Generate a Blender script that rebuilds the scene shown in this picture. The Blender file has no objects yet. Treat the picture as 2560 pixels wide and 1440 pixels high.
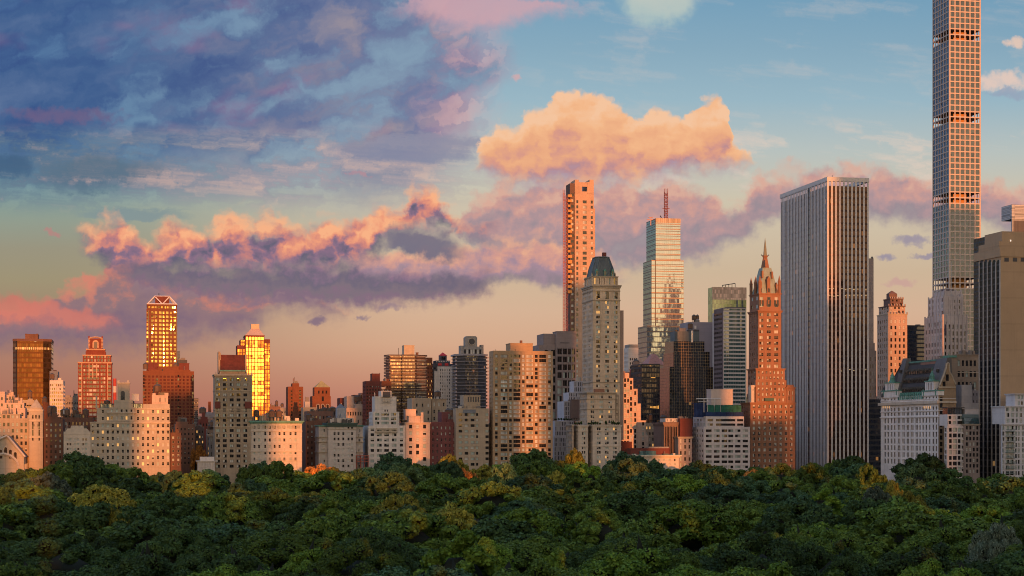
import bpy, bmesh, math, random
from mathutils import Vector, Matrix
import numpy as np
R = math.radians
sc = bpy.context.scene
COL = sc.collection
# ---------------------------------------------------------------- camera (pixel units of the 2560x1440 photograph)
F, CX, HY, CAMZ = 4400.0, 1280.0, 1087.0, 38.0
cd = bpy.data.cameras.new('camera'); cam = bpy.data.objects.new('camera', cd); COL.objects.link(cam)
cd.sensor_width = 36.0; cd.lens = 36.0*F/2560.0; cd.shift_y = (HY-720.0)/2560.0
cd.clip_start = 1.0; cd.clip_end = 60000.0
cam.location = (0, 0, CAMZ); cam.rotation_euler = (R(90), 0, 0)
sc.camera = cam
vs = sc.view_settings; vs.view_transform = 'Standard'; vs.look = 'None'; vs.exposure = 0.0; vs.gamma = 1.0
vs.use_curve_mapping = False
cy = sc.cycles
cy.filter_width = 1.05; cy.adaptive_threshold = 0.02
cy.max_bounces = 5; cy.diffuse_bounces = 2; cy.glossy_bounces = 3; cy.transmission_bounces = 3; cy.transparent_max_bounces = 6
cy.sample_clamp_indirect = 4.0
# ---------------------------------------------------------------- sun: low in the west, behind the camera and to its right
SUN_AZ, SUN_EL = 15.0, 2.6
sl = bpy.data.lights.new('sun', 'SUN'); sl.energy = 4.6; sl.angle = R(0.53); sl.color = (1.0, 0.31, 0.075)
so = bpy.data.objects.new('sun', sl); COL.objects.link(so)
sdir = Vector((math.sin(R(SUN_AZ))*math.cos(R(SUN_EL)), -math.cos(R(SUN_AZ))*math.cos(R(SUN_EL)), math.sin(R(SUN_EL))))
so.rotation_euler = sdir.to_track_quat('Z', 'Y').to_euler()

def lin(r, g=None, b=None):
    if g is None: r, g, b = r
    f = lambda c: (c/255/12.92 if c/255 <= 0.04045 else ((c/255+0.055)/1.055)**2.4)
    return (f(r), f(g), f(b), 1.0)

# ---------------------------------------------------------------- a small wrapper that writes node trees from expressions
class Net:
    def __init__(s, nt, dim='3D'): s.nt = nt; s.dim = dim; nt.nodes.clear()
    def node(s, typ, **kw):
        n = s.nt.nodes.new(typ)
        for k, v in kw.items(): setattr(n, k, v)
        return n
    def put(s, inp, v):
        if isinstance(v, Sk): s.nt.links.new(v.o, inp)
        elif v is not None: inp.default_value = v
    def m(s, op, a, b=None, c=None, clamp=False):
        n = s.node('ShaderNodeMath', operation=op, use_clamp=clamp)
        for i, v in enumerate((a, b, c)):
            if v is not None: s.put(n.inputs[i], v)
        return Sk(s, n.outputs[0])
    def vm(s, op, a, b=None, out=0):
        n = s.node('ShaderNodeVectorMath', operation=op)
        s.put(n.inputs[0], a)
        if b is not None: s.put(n.inputs[1], b)
        return Sk(s, n.outputs[out])
    def sep(s, v):
        n = s.node('ShaderNodeSeparateXYZ'); s.put(n.inputs[0], v)
        return [Sk(s, o) for o in n.outputs]
    def xyz(s, x, y, z=0.0):
        if s.dim == '2D': x = x+z*7.31; z = 0.0
        n = s.node('ShaderNodeCombineXYZ')
        for i, v in enumerate((x, y, z)): s.put(n.inputs[i], v)
        return Sk(s, n.outputs[0])
    def ss(s, x, a, b, lo=0.0, hi=1.0):       # smoothstep
        n = s.node('ShaderNodeMapRange', interpolation_type='SMOOTHSTEP')
        for i, v in enumerate((x, a, b, lo, hi)): s.put(n.inputs[i], v)
        return Sk(s, n.outputs[0])
    def ls(s, x, a, b, lo=0.0, hi=1.0):
        n = s.node('ShaderNodeMapRange')
        for i, v in enumerate((x, a, b, lo, hi)): s.put(n.inputs[i], v)
        return Sk(s, n.outputs[0])
    def noise(s, v, scale, detail=4.0, rough=0.55, dist=0.0, out=0, typ='FBM'):
        n = s.node('ShaderNodeTexNoise', noise_dimensions=s.dim, noise_type=typ)
        s.put(n.inputs['Vector'], v); s.put(n.inputs['Scale'], scale); s.put(n.inputs['Detail'], detail)
        s.put(n.inputs['Roughness'], rough); s.put(n.inputs['Distortion'], dist)
        return Sk(s, n.outputs[out])
    def voro(s, v, scale, smooth=None, detail=0.0, out='Distance', rnd=1.0):
        n = s.node('ShaderNodeTexVoronoi', feature='SMOOTH_F1' if smooth is not None else 'F1', voronoi_dimensions=s.dim)
        s.put(n.inputs['Vector'], v); s.put(n.inputs['Scale'], scale); s.put(n.inputs['Detail'], detail); s.put(n.inputs['Randomness'], rnd)
        if smooth is not None: s.put(n.inputs['Smoothness'], smooth)
        return Sk(s, n.outputs[out])
    def mix(s, f, a, b, blend='MIX'):
        n = s.node('ShaderNodeMix', data_type='RGBA', blend_type=blend)
        s.put(n.inputs[0], f); s.put(n.inputs[6], a); s.put(n.inputs[7], b)
        return Sk(s, n.outputs[2])
    def ramp(s, x, stops, interp='LINEAR'):
        n = s.node('ShaderNodeValToRGB'); e = n.color_ramp.elements; n.color_ramp.interpolation = interp
        while len(e) < len(stops): e.new(0.5)
        for el, (p, c) in zip(e, stops): el.position = p
        for el, (p, c) in zip(e, stops): el.color = c
        s.put(n.inputs[0], x)
        return Sk(s, n.outputs[0])
    def curve(s, x, pts):                     # pts in pixels/100 on the sky window x 0..25.6 -> y 0..14.4
        n = s.node('ShaderNodeFloatCurve'); c = n.mapping.curves[0]
        pp = [(px/2560.0, 1.0-py/1440.0) for px, py in pts]
        while len(c.points) < len(pp): c.points.new(0.5, 0.5)
        for q, p in zip(c.points, pp): q.location = p; q.handle_type = 'AUTO'
        n.mapping.update(); s.put(n.inputs['Value'], x*(1/25.6))
        return (1.0-Sk(s, n.outputs[0]))*14.4
class Sk:
    def __init__(s, n, o): s.n = n; s.o = o
    def __add__(s, b): return s.n.m('ADD', s, b)
    __radd__ = __add__
    def __mul__(s, b): return s.n.m('MULTIPLY', s, b)
    __rmul__ = __mul__
    def __sub__(s, b): return s.n.m('SUBTRACT', s, b)
    def __rsub__(s, b): return s.n.m('SUBTRACT', b, s)
    def __truediv__(s, b): return s.n.m('DIVIDE', s, b)
    def max(s, b): return s.n.m('MAXIMUM', s, b)
    def min(s, b): return s.n.m('MINIMUM', s, b)
    def abs(s): return s.n.m('ABSOLUTE', s)
    def pow(s, b): return s.n.m('POWER', s, b)

# ---------------------------------------------------------------- sky: evening gradient with cloud banks, brightest round the low sun
world = bpy.data.worlds.new('World'); sc.world = world; world.use_nodes = True
k = Net(world.node_tree, '2D')
tc = k.node('ShaderNodeTexCoord'); D = Sk(k, tc.outputs['Generated'])
dx, dy, dz = k.sep(D)
yy = dy.max(0.06)
U = dx/yy*44.0+12.8                  # heading and height on the eastern sky, one unit = 100 px of the photograph
V = 10.87-dz/yy*44.0
Vc = V.max(-14.0)
# clear sky
def lm(r, g, b):                     # photograph's colour less what the physical sky below already adds
    c = lin(r, g, b); return (max(c[0]-.088, .004), max(c[1]-.098, .004), max(c[2]-.078, .004), 1.0)
def vs_(*st): return [((v+6.0)/17.0, lm(*c)) for v, c in st]
left = k.ramp(k.ls(Vc, -6.0, 11.0), vs_((-6, (96, 120, 160)), (0, (96, 130, 168)), (3.5, (112, 152, 170)), (4.5, (122, 156, 162)), (5.3, (134, 152, 146)), (6.2, (144, 141, 130)), (7.0, (148, 140, 124)), (8.0, (150, 126, 120)), (9.0, (166, 128, 124)), (10.0, (170, 126, 118))))
right = k.ramp(k.ls(Vc, -6.0, 11.0), vs_((-6, (100, 135, 165)), (0, (122, 160, 184)), (1.2, (136, 168, 187)), (2.5, (152, 180, 194)), (3.8, (182, 190, 188)), (5.0, (202, 191, 172)), (6.8, (198, 176, 156)), (7.8, (206, 174, 156)), (8.6, (206, 168, 150)), (9.5, (196, 150, 136)), (10.6, (180, 130, 124))))
base = k.mix(k.ss(U, 1.0, 11.5), left, right)
# the physical sky adds its own scatter, lit from the same sun
sky = k.node('ShaderNodeTexSky', sky_type='NISHITA', sun_disc=False, sun_elevation=R(SUN_EL), sun_rotation=R(180.0-SUN_AZ))
nis = k.vm('SCALE', Sk(k, sky.outputs[0])); nis.o.node.inputs['Scale'].default_value = 0.05
base = k.mix(1.0, base, nis, 'ADD')
P = k.xyz(U, V, 0.0)
w1 = k.noise(P, 1.1, 6.0, 0.60, out=1); wx, wy, wz = k.sep(w1)
w2 = k.noise(k.xyz(U, V, 5.3), 3.3, 4.0, 0.55, out=1); qx, qy, qz = k.sep(w2)
Ub = U+(wx-0.5)*0.8+(qx-0.5)*0.26
Vb = V+(wy-0.5)*0.45+(qy-0.5)*0.24
Pb = k.xyz(Ub*0.8, Vb, 1.7)
puff = (1.0-k.voro(Pb, 1.5, 0.35, 2.0))     # rounded heads
puff2 = (1.0-k.voro(k.xyz(Ub*0.8+0.16, Vb+0.22, 1.7), 1.5, 0.35, 2.0))
relief = (puff-puff2)*1.0                   # the side of each head that faces the sun
fine = qz-0.5
st3 = k.noise(k.xyz(U*0.36+V*0.1+(wx-0.5)*0.9, V*1.25-U*0.10, 21.0), 1.25, 7.0, 0.62)
SKY = [base]
def cloud(top, bot, soft_t, soft_b, stops, op=1.0, puffiness=0.45, rel=0.6, fn=0.5, warp=1.0, ends=None, endsoft=0.8, bias=0.2, mod=None, lay=0.55):
    u = U+(Ub-U)*warp; v = V+(Vb-V)*warp
    T = k.curve(u, top); B = k.curve(u, bot)
    dt = v-T+(puff-0.45)*puffiness+bias; db = B-v+(fine*0.35)+bias
    a = k.ss(dt, -0.1, soft_t-0.1)*k.ss(db, -0.1, soft_b-0.1)*op
    if ends: a = a*k.ss(u, ends[0], ends[0]+endsoft)*k.ss(u, ends[1], ends[1]-endsoft)
    if mod is not None: a = a*mod
    h = (dt/(dt+db.max(0.02)).max(0.25))-relief*rel+fine*fn+(st3-0.5)*lay
    col = k.ramp(h, stops)
    SKY[0] = k.mix(a, SKY[0], col)
    return a, h
# thin veils, cream to pink, high in the south
veil = k.noise(k.xyz(U*0.28+(wy-0.5)*0.5, V*1.1-U*0.12, 2.0), 1.5, 6.0, 0.6)
SKY[0] = k.mix(k.ss(veil, 0.48, 0.72)*k.ss(V, 2.6, 3.8)*k.ss(V, 5.6, 4.2)*k.ss(U, 12.5, 18.5)*0.75, SKY[0], lin(226, 205, 188))
SKY[0] = k.mix(k.ss(veil, 0.50, 0.78)*k.ss(U, 12.0, 15.0)*k.ss(V, 6.5, 2.0)*0.30, SKY[0], lin(206, 196, 190))
# great slate blue bank filling the upper left
T = k.curve(Ub, [(0, 0), (2560, 0)])
edge = k.curve(V.max(0.0)*(25.6/14.4), [(0, 250), (180, 250), (320, 220), (400, 260), (560, 270), (660, 330), (800, 420), (960, 520), (2560, 1400)])
# 'edge' read sideways: right-hand limit of the bank as a function of height
lim = 14.6-edge*1.0
a_bank = k.ss(U+(Ub-U)*1.3-lim, 0.9, -0.9)*k.ss(V+(Vb-V)*1.2-(U-6.0).max(0.0)*0.14, 5.6, 3.0)
st = k.noise(k.xyz(U*0.36-V*0.16+(wx-0.5)*0.9, V*0.85+U*0.27+(wy-0.5)*0.8, 9.0), 0.62, 6.0, 0.50)
st2 = k.noise(k.xyz(U*0.42-V*0.2+(wx-0.5)*0.8, V*0.95+U*0.30+(wy-0.5)*0.5, 3.0), 1.05, 6.0, 0.52)
dens = k.ss(st*0.55+st2*0.45, 0.34, 0.53)
bankcol = k.mix(k.ss(U, 2.0, 11.5), k.ramp(st2, [(0.3, lin(50, 74, 130)), (.5, lin(66, 96, 142)), (.72, lin(88, 112, 152))]), k.ramp(st2, [(0.3, lin(84, 102, 146)), (.5, lin(112, 122, 156)), (.72, lin(160, 147, 155))]))
pinkn = k.noise(k.xyz(U*0.6, V*1.1, 14.0), 0.62, 3.0, 0.5)
bankcol = k.mix(k.ss(pinkn, 0.54, 0.80)*k.ss(U, 0.0, 9.0, 0.4, 0.7), bankcol, lin(160, 116, 146))
rim = k.ss(U+(Ub-U)*1.3-lim, -2.0, -0.1)*k.ss(V, 4.2, 3.2)*k.ss(st2*0.5+st*0.5, 0.38, 0.56)
bankcol = k.mix(rim*0.75, bankcol, k.mix(k.ss(relief, -0.06, 0.10), lin(178, 146, 164), lin(216, 170, 172)))
thin = k.mix(k.ss(U, 0.0, 9.0), lin(82, 118, 160), lin(128, 150, 174))
bank = k.mix(dens, thin, bankcol)
SKY[0] = k.mix(a_bank*k.ls(dens, 0.0, 1.0, 0.75, 1.0), SKY[0], bank)
cloud([(0, 40), (980, 30), (1100, -0), (1320, -0), (1480, 20), (2560, 60)], [(0, 20), (960, 20), (1060, 50), (1180, 80), (1280, 60), (1400, 30), (1500, 5), (2560, 0)], 0.2, 0.7,
      [(0.0, lin(200, 164, 174)), (.6, lin(206, 164, 172)), (1.0, lin(186, 160, 176))], 0.85, 0.3, 0.3, ends=(9.3, 15.2), endsoft=1.2)
cloud([(0, 40), (1500, 0), (1760, 0), (2560, 60)], [(0, 0), (1530, 0), (1600, 50), (1660, 52), (1720, 30), (1760, 0), (2560, 0)], 0.1, 0.5,
      [(0.0, lin(200, 204, 190)), (1.0, lin(176, 196, 192))], 0.8, 0.2, 0.2, warp=0.5, ends=(15.3, 17.6), endsoft=0.5)
# grey beige streaks below the bank
a3 = k.ss(V, 3.0, 3.7)*k.ss(V, 5.5, 4.5)*k.ss(U, 13.4, 9.5)
c3 = k.mix(k.ss(U, 1.0, 8.0), k.ramp(st3, [(.40, lin(78, 108, 134)), (.55, lin(104, 122, 142)), (.68, lin(168, 148, 150))]), k.ramp(st3, [(.40, lin(128, 134, 154)), (.56, lin(170, 158, 164)), (.7, lin(206, 176, 166))]))
SKY[0] = k.mix(a3*k.ss(st3, 0.36, 0.56)*0.9, SKY[0], c3)
for (x0, x1, y, dy_, c_) in ((0.6, 4.4, 4.35, 0.5, (88, 112, 132)), (8.0, 13.0, 3.75, 0.5, (138, 140, 162)), (-0.5, 0.9, 4.05, 0.45, (66, 96, 128)), (1.6, 5.0, 5.35, 0.30, (128, 146, 150))):
    e = 1.0-((Ub-(x0+x1)/2)/((x1-x0)/2)).abs().pow(2.0)-((Vb+(st3-0.5)*1.2-y)/dy_).abs().pow(2.0)
    SKY[0] = k.mix(k.ss(e, 0.0, 0.9)*0.8, SKY[0], lin(c_))
# mauve bank low on the left, salmon lit on its shoulder
cloud([(0, 790), (120, 740), (240, 700), (300, 660), (420, 690), (560, 720), (700, 740), (830, 755), (880, 790), (2560, 900)], [(0, 880), (300, 885), (440, 868), (600, 850), (690, 790), (760, 790), (820, 800), (870, 795), (900, 790), (2560, 700)], 0.35, 0.95,
      [(0.0, lin(214, 132, 112)), (.16, lin(196, 126, 114)), (.34, lin(146, 116, 122)), (.75, lin(128, 104, 122)), (1.0, lin(146, 110, 118))], 0.95, 0.5, 0.35, 0.35, ends=(-2.0, 9.0), endsoft=0.3)
cloud([(0, 745), (90, 750), (140, 770), (2560, 900)], [(0, 800), (120, 800), (290, 812), (320, 800), (2560, 700)], 0.35, 0.35,
      [(0.0, lin(206, 116, 104)), (.6, lin(214, 124, 108)), (1.0, lin(170, 112, 116))], 0.8, 0.3, 0.4, ends=(-1.0, 3.3))
# mauve bank across the middle and right
cloud([(0, 900), (1130, 560), (1180, 490), (1260, 470), (1360, 455), (1520, 450), (1700, 455), (1790, 500), (1830, 520), (1900, 440), (2040, 425), (2180, 425), (2330, 450), (2440, 455), (2560, 470)],
      [(0, 500), (1120, 560), (1230, 640), (1400, 690), (1500, 680), (1660, 650), (1760, 640), (1850, 600), (1960, 540), (2060, 540), (2200, 545), (2330, 560), (2470, 560), (2560, 590)], 0.5, 0.55,
      [(0.0, lin(218, 170, 152)), (.2, lin(204, 154, 146)), (.45, lin(178, 146, 150)), (.75, lin(154, 138, 147)), (1.0, lin(158, 145, 151))], 0.96, 0.5, 0.45, 0.6, ends=(10.9, 28.0))
cloud([(0, 900), (880, 640), (910, 625), (1010, 640), (1180, 620), (1300, 605), (1420, 615), (1500, 640), (1560, 690), (2560, 800)], [(0, 600), (900, 690), (1000, 700), (1180, 705), (1290, 690), (1420, 710), (1520, 700), (1560, 690), (2560, 600)], 0.4, 0.4,
      [(0.0, lin(236, 176, 142)), (.3, lin(214, 156, 142)), (.6, lin(168, 138, 152)), (1.0, lin(142, 127, 137))], 0.95, 0.4, 0.5, ends=(8.4, 16.0))
# long cumulus: salmon crests, slate base
cloud([(0, 900), (150, 600), (190, 575), (250, 555), (290, 545), (330, 570), (380, 590), (450, 560), (520, 560), (580, 535), (660, 545), (760, 560), (860, 545), (930, 525), (1000, 520), (1015, 480), (1050, 470), (1090, 475), (1130, 520), (1200, 545), (1260, 560), (2560, 800)],
      [(0, 500), (180, 590), (230, 640), (330, 690), (450, 680), (600, 682), (760, 678), (900, 655), (1000, 590), (1080, 570), (1160, 585), (1230, 590), (1280, 570), (2560, 500)], 0.62, 0.7,
      [(0.0, lin(248, 178, 134)), (.22, lin(238, 158, 124)), (.45, lin(208, 134, 124)), (.7, lin(140, 112, 134)), (1.0, lin(104, 99, 119))], 1.0, 0.55, 0.85, ends=(1.6, 12.8))
cloud([(0, 900), (270, 672), (330, 655), (450, 668), (620, 668), (800, 665), (930, 675), (1010, 690), (1120, 680), (1230, 690), (1270, 700), (2560, 800)], [(0, 600), (300, 690), (420, 720), (560, 740), (700, 752), (860, 760), (1000, 752), (1120, 748), (1200, 730), (1250, 700), (2560, 600)], 0.5, 0.45,
      [(0.0, lin(138, 112, 134)), (.3, lin(112, 103, 121)), (.6, lin(126, 111, 123)), (.85, lin(132, 108, 126)), (1.0, lin(150, 122, 130))], 0.98, 0.35, 0.3, 0.9, ends=(2.6, 12.6))
cloud([(0, 900), (960, 600), (1010, 575), (1080, 590), (1160, 615), (2560, 800)], [(0, 500), (960, 600), (1040, 630), (1140, 636), (1170, 620), (2560, 500)], 0.3, 0.3, [(0.0, lin(122, 113, 129)), (1.0, lin(112, 109, 129))], 0.95, 0.3, 0.3, ends=(9.3, 11.9))
# the tall peach cumulus
cloud([(0, 900), (1170, 430), (1205, 370), (1225, 345), (1250, 318), (1290, 320), (1320, 290), (1365, 285), (1380, 250), (1430, 236), (1490, 250), (1550, 270), (1590, 305), (1640, 285), (1680, 310), (1730, 295), (1745, 270), (1790, 266), (1822, 295), (1825, 350), (1870, 400), (1900, 430), (2560, 900)],
      [(0, 300), (1180, 400), (1240, 450), (1320, 464), (1420, 460), (1520, 462), (1640, 440), (1740, 428), (1820, 420), (1870, 405), (1900, 390), (2560, 300)], 0.26, 0.7,
      [(0.0, lin(244, 196, 158)), (.25, lin(243, 184, 138)), (.52, lin(234, 170, 130)), (.70, lin(216, 154, 136)), (.88, lin(184, 140, 146)), (1.0, lin(176, 146, 160))], 1.0, 0.42, 0.42, 0.22, warp=0.75, ends=(11.5, 19.2), endsoft=0.4)
# stray scraps
for (x, y, rx, ry, c_) in ((7.9, 8.0, .35, .13, (128, 106, 126)), (9.7, 7.7, .45, .12, (150, 126, 136)), (9.05, 7.9, .2, .09, (146, 124, 134)), (22.8, 6.0, .5, .16, (150, 140, 158)), (22.2, 6.4, .35, .13, (146, 138, 158)), (23.1, 6.35, .4, .1, (150, 140, 156)), (22.5, 7.1, .45, .13, (200, 160, 150)), (13.0, 2.0, .25, .12, (208, 170, 172)), (25.4, 1.05, .3, .22, (232, 200, 180)), (25.0, 2.05, 1.0, .32, (232, 202, 186)), (25.2, 2.35, .8, .13, (150, 164, 184)), (9.05, 4.35, .25, .08, (178, 140, 150)), (1.2, 5.8, .2, .09, (184, 132, 128)), (1.6, 2.9, 1.9, .26, (108, 98, 134)), (6.6, 7.5, .7, .12, (140, 114, 128))):
    e = 1.0-((Ub-x)/rx).pow(2.0)-((Vb-y)/ry).pow(2.0)+fine*1.2
    SKY[0] = k.mix(k.ss(e, 0.0, 1.0)*0.85, SKY[0], lin(c_))
# above the window the eastern sky goes to plain dusk blue; behind the camera the western glow
high = k.ss(V, -1.5, -7.0)
north = k.ss(U, -4.0, -26.0, 1.0, 2.3)     # the northern sky is paler
east = k.vm('SCALE', k.mix(high, SKY[0], lin(112, 138, 172))); k.put(east.o.node.inputs['Scale'], north)
sd = k.vm('DOT_PRODUCT', D, tuple(sdir), out=1)
ang = k.m('ARCCOSINE', k.m('MINIMUM', sd, 0.99999))*(180/math.pi)
west = k.ramp(k.ls(dz, 0.0, 1.0), [(0.0, (1.08, .68, .40, 1)), (.06, (1.12, .86, .60, 1)), (.14, (.95, .73, .54, 1)), (.3, (.52, .47, .47, 1)), (.6, (.29, .34, .44, 1)), (1.0, (.22, .29, .42, 1))])
glow = k.m('EXPONENT', (ang*(1/6.0)).pow(1.3)*-1.0)*4.0+k.m('EXPONENT', ang*(-1/24.0))*0.6
gcol = k.vm('SCALE', (1.0, .62, .20)); gcol.o.node.inputs['Scale'].default_value = 1.0
k.put(gcol.o.node.inputs['Scale'], glow)
westg = k.mix(1.0, k.mix(1.0, west, gcol, 'ADD'), nis, 'ADD')
full = k.mix(k.ss(dy, 0.22, -0.22), east, westg)
out = k.node('ShaderNodeOutputWorld'); b1 = k.node('ShaderNodeBackground'); b1.inputs[1].default_value = 1.0
k.put(b1.inputs[0], full); world.node_tree.links.new(b1.outputs[0], out.inputs[0])
world.cycles.sampling_method = 'MANUAL'; world.cycles.sample_map_resolution = 1024
# ================================================================ materials
MATS = {}
def newmat(name):
    m = bpy.data.materials.new(name); m.use_nodes = True
    n = Net(m.node_tree); p = n.node('ShaderNodeBsdfPrincipled'); o = n.node('ShaderNodeOutputMaterial')
    m.node_tree.links.new(p.outputs[0], o.inputs[0])
    return m, n, p
def objco(n):
    return Sk(n, n.node('ShaderNodeTexCoord').outputs['Object'])
def wall(name, rgb, rough=0.85, var=0.16, streak=0.14, course=3.3):
    """masonry: cloudy tone, rain streaks below ledges, faint courses"""
    if name in MATS: return MATS[name]
    m, n, p = newmat(name); co = objco(n)
    a = n.noise(co, 0.07, 4.0, 0.6); b = n.noise(co, 0.9, 3.0, 0.6)
    x, y, z = n.sep(co)
    s = n.noise(n.xyz(x*0.9, y*0.9, z*0.05), 0.8, 3.0, 0.6)
    wn = n.node('ShaderNodeTexWhiteNoise', noise_dimensions='3D'); n.put(wn.inputs['Vector'], n.xyz(n.m('FLOOR', (x+y)*0.22), n.m('FLOOR', z*0.30), 1.0))
    f = 1.0+(a-0.5)*(var*3.2)+(b-0.5)*var*1.6-(n.ss(s, 0.48, 0.75)*streak*1.3)+(Sk(n, wn.outputs['Value'])-0.5)*var*0.55
    if course:
        f = f-n.ss(n.m('FRACT', z*(1.0/course)), 0.90, 0.99)*0.10
    c = n.vm('SCALE', rgb); n.put(c.o.node.inputs['Scale'], f)
    n.put(p.inputs['Base Color'], c); p.inputs['Roughness'].default_value = rough; p.inputs['Specular IOR Level'].default_value = 0.3
    MATS[name] = m; return m
def tiltn(n, cellx, cellz, tilt, wob=0.0):
    """each pane leans a hair its own way, so reflections break from pane to pane"""
    co = objco(n); x, y, z = n.sep(co)
    s = x+y*1.0
    ci = n.xyz(n.m('FLOOR', s*(1/cellx)), n.m('FLOOR', z*(1/cellz)), 3.0)
    w = n.node('ShaderNodeTexWhiteNoise', noise_dimensions='3D'); n.put(w.inputs['Vector'], ci)
    rc = Sk(n, w.outputs['Color']); rv = Sk(n, w.outputs['Value'])
    g = Sk(n, n.node('ShaderNodeNewGeometry').outputs['Normal'])
    off = n.vm('SUBTRACT', rc, (.5, .5, .5)); sc_ = n.vm('SCALE', off); sc_.o.node.inputs['Scale'].default_value = tilt
    v = n.vm('ADD', g, sc_)
    if wob:
        nz = n.noise(co, 0.55, 2.0, 0.5, out=1); o2 = n.vm('SUBTRACT', nz, (.5, .5, .5)); s2 = n.vm('SCALE', o2); s2.o.node.inputs['Scale'].default_value = wob
        v = n.vm('ADD', v, s2)
    return n.vm('NORMALIZE', v), rc, rv, s, z
def glass(name, rgb=(.022, .022, .024), ior=1.9, rough=0.04, tilt=0.03, cell=(1.7, 3.3), wob=0.03, tint=None):
    if name in MATS: return MATS[name]
    m, n, p = newmat(name)
    nv, rc, rv, s, z = tiltn(n, cell[0], cell[1], tilt, wob)
    c = n.vm('SCALE', rgb); n.put(c.o.node.inputs['Scale'], rv*0.9+0.55)
    n.put(p.inputs['Base Color'], c); n.put(p.inputs['Normal'], nv)
    p.inputs['Roughness'].default_value = rough; p.inputs['IOR'].default_value = ior
    if tint: p.inputs['Specular Tint'].default_value = (*tint, 1)
    MATS[name] = m; return m
def curtain(name, rgb, mull, cell, mw, ior=2.2, rough=0.05, tilt=0.02, wob=0.02, lit=0.0, litc=(1.0, .5, .14), band=None, bandc=None, lite=0.7, tint=None):
    """glass curtain wall: panes in a grid of slim mullions, some rooms lit, spandrel band at each floor"""
    if name in MATS: return MATS[name]
    m, n, p = newmat(name)
    nv, rc, rv, s, z = tiltn(n, cell[0], cell[1], tilt, wob)
    fx = n.m('FRACT', s*(1/cell[0])); fz = n.m('FRACT', z*(1/cell[1]))
    c = n.vm('SCALE', rgb); n.put(c.o.node.inputs['Scale'], rv*0.9+0.55)
    isb = None
    if band:
        isb = n.m('LESS_THAN', fz, band); c = n.mix(isb, c, (*bandc, 1))
    mm = n.m('LESS_THAN', fx, mw/cell[0]).max(n.m('LESS_THAN', fz, mw/cell[1]))
    c = n.mix(mm, c, (*mull, 1))
    n.put(p.inputs['Base Color'], c); n.put(p.inputs['Normal'], nv)
    solid = mm if isb is None else mm.max(isb)
    if tint: p.inputs['Specular Tint'].default_value = (*tint, 1)
    n.put(p.inputs['Roughness'], solid*0.4+rough); n.put(p.inputs['IOR'], n.ls(solid, 0, 1, ior, 1.45))
    if lit:
        w = n.node('ShaderNodeTexWhiteNoise', noise_dimensions='3D')
        n.put(w.inputs['Vector'], n.xyz(n.m('FLOOR', s*(1/cell[0])), n.m('FLOOR', z*(1/cell[1])), 11.0))
        on = n.m('GREATER_THAN', Sk(n, w.outputs['Value']), 1.0-lit)*(1.0-solid)
        p.inputs['Emission Color'].default_value = (*litc, 1); n.put(p.inputs['Emission Strength'], on*rc.n.m('MULTIPLY', rv, lite))
    MATS[name] = m; return m
def plain(name, rgb, rough=0.6, metal=0.0, emit=None):
    if name in MATS: return MATS[name]
    m, n, p = newmat(name); co = objco(n); a = n.noise(co, 0.5, 3.0, 0.6)
    c = n.vm('SCALE', rgb); n.put(c.o.node.inputs['Scale'], (a-0.5)*0.4+1.0)
    n.put(p.inputs['Base Color'], c); p.inputs['Roughness'].default_value = rough; p.inputs['Metallic'].default_value = metal
    if emit:
        p.inputs['Emission Color'].default_value = (*emit[:3], 1); p.inputs['Emission Strength'].default_value = emit[3]
    MATS[name] = m; return m
PANE = glass('window_glass', (.020, .018, .018), 1.5, .015, .014, (1.7, 3.3), .008)
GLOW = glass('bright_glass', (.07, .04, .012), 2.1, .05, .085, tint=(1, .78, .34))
PANEW = glass('window_glass_warm', (.035, .022, .016), 1.5, .02, .015)
BLIND = glass('drawn_blind', (.50, .50, .47), 1.02, 0.3, .01, (1.7, 3.3), .0)
BLINDG = glass('pale_blind', (.38, .45, .42), 1.02, 0.3, .01, (1.7, 3.3), .0)
LITW = plain('lit_room', (.4, .25, .1), 0.4, 0, (1.0, .50, .14, 0.75))
STEEL = plain('dark_steel', (.06, .06, .065), .5, .3)
FRAME_W = plain('white_frame', (.55, .53, .50)); FRAME_D = plain('dark_frame', (.05, .045, .045)); FRAME_B = plain('bronze_frame', (.14, .09, .06), .5)
ROOF = wall('roof_felt', (.10, .09, .09)); ROOFG = wall('roof_gravel', (.22, .20, .19))
COPPER = wall('green_copper', (.12, .29, .24), .6, .25, .3); DCOPPER = wall('dark_copper', (.098, .114, .122), .55, .3, .3)
TANKW = wall('tank_cedar', (.16, .10, .07), .9, .2, .3); STEEL = plain('dark_steel', (.06, .06, .065), .5, .3)

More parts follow.
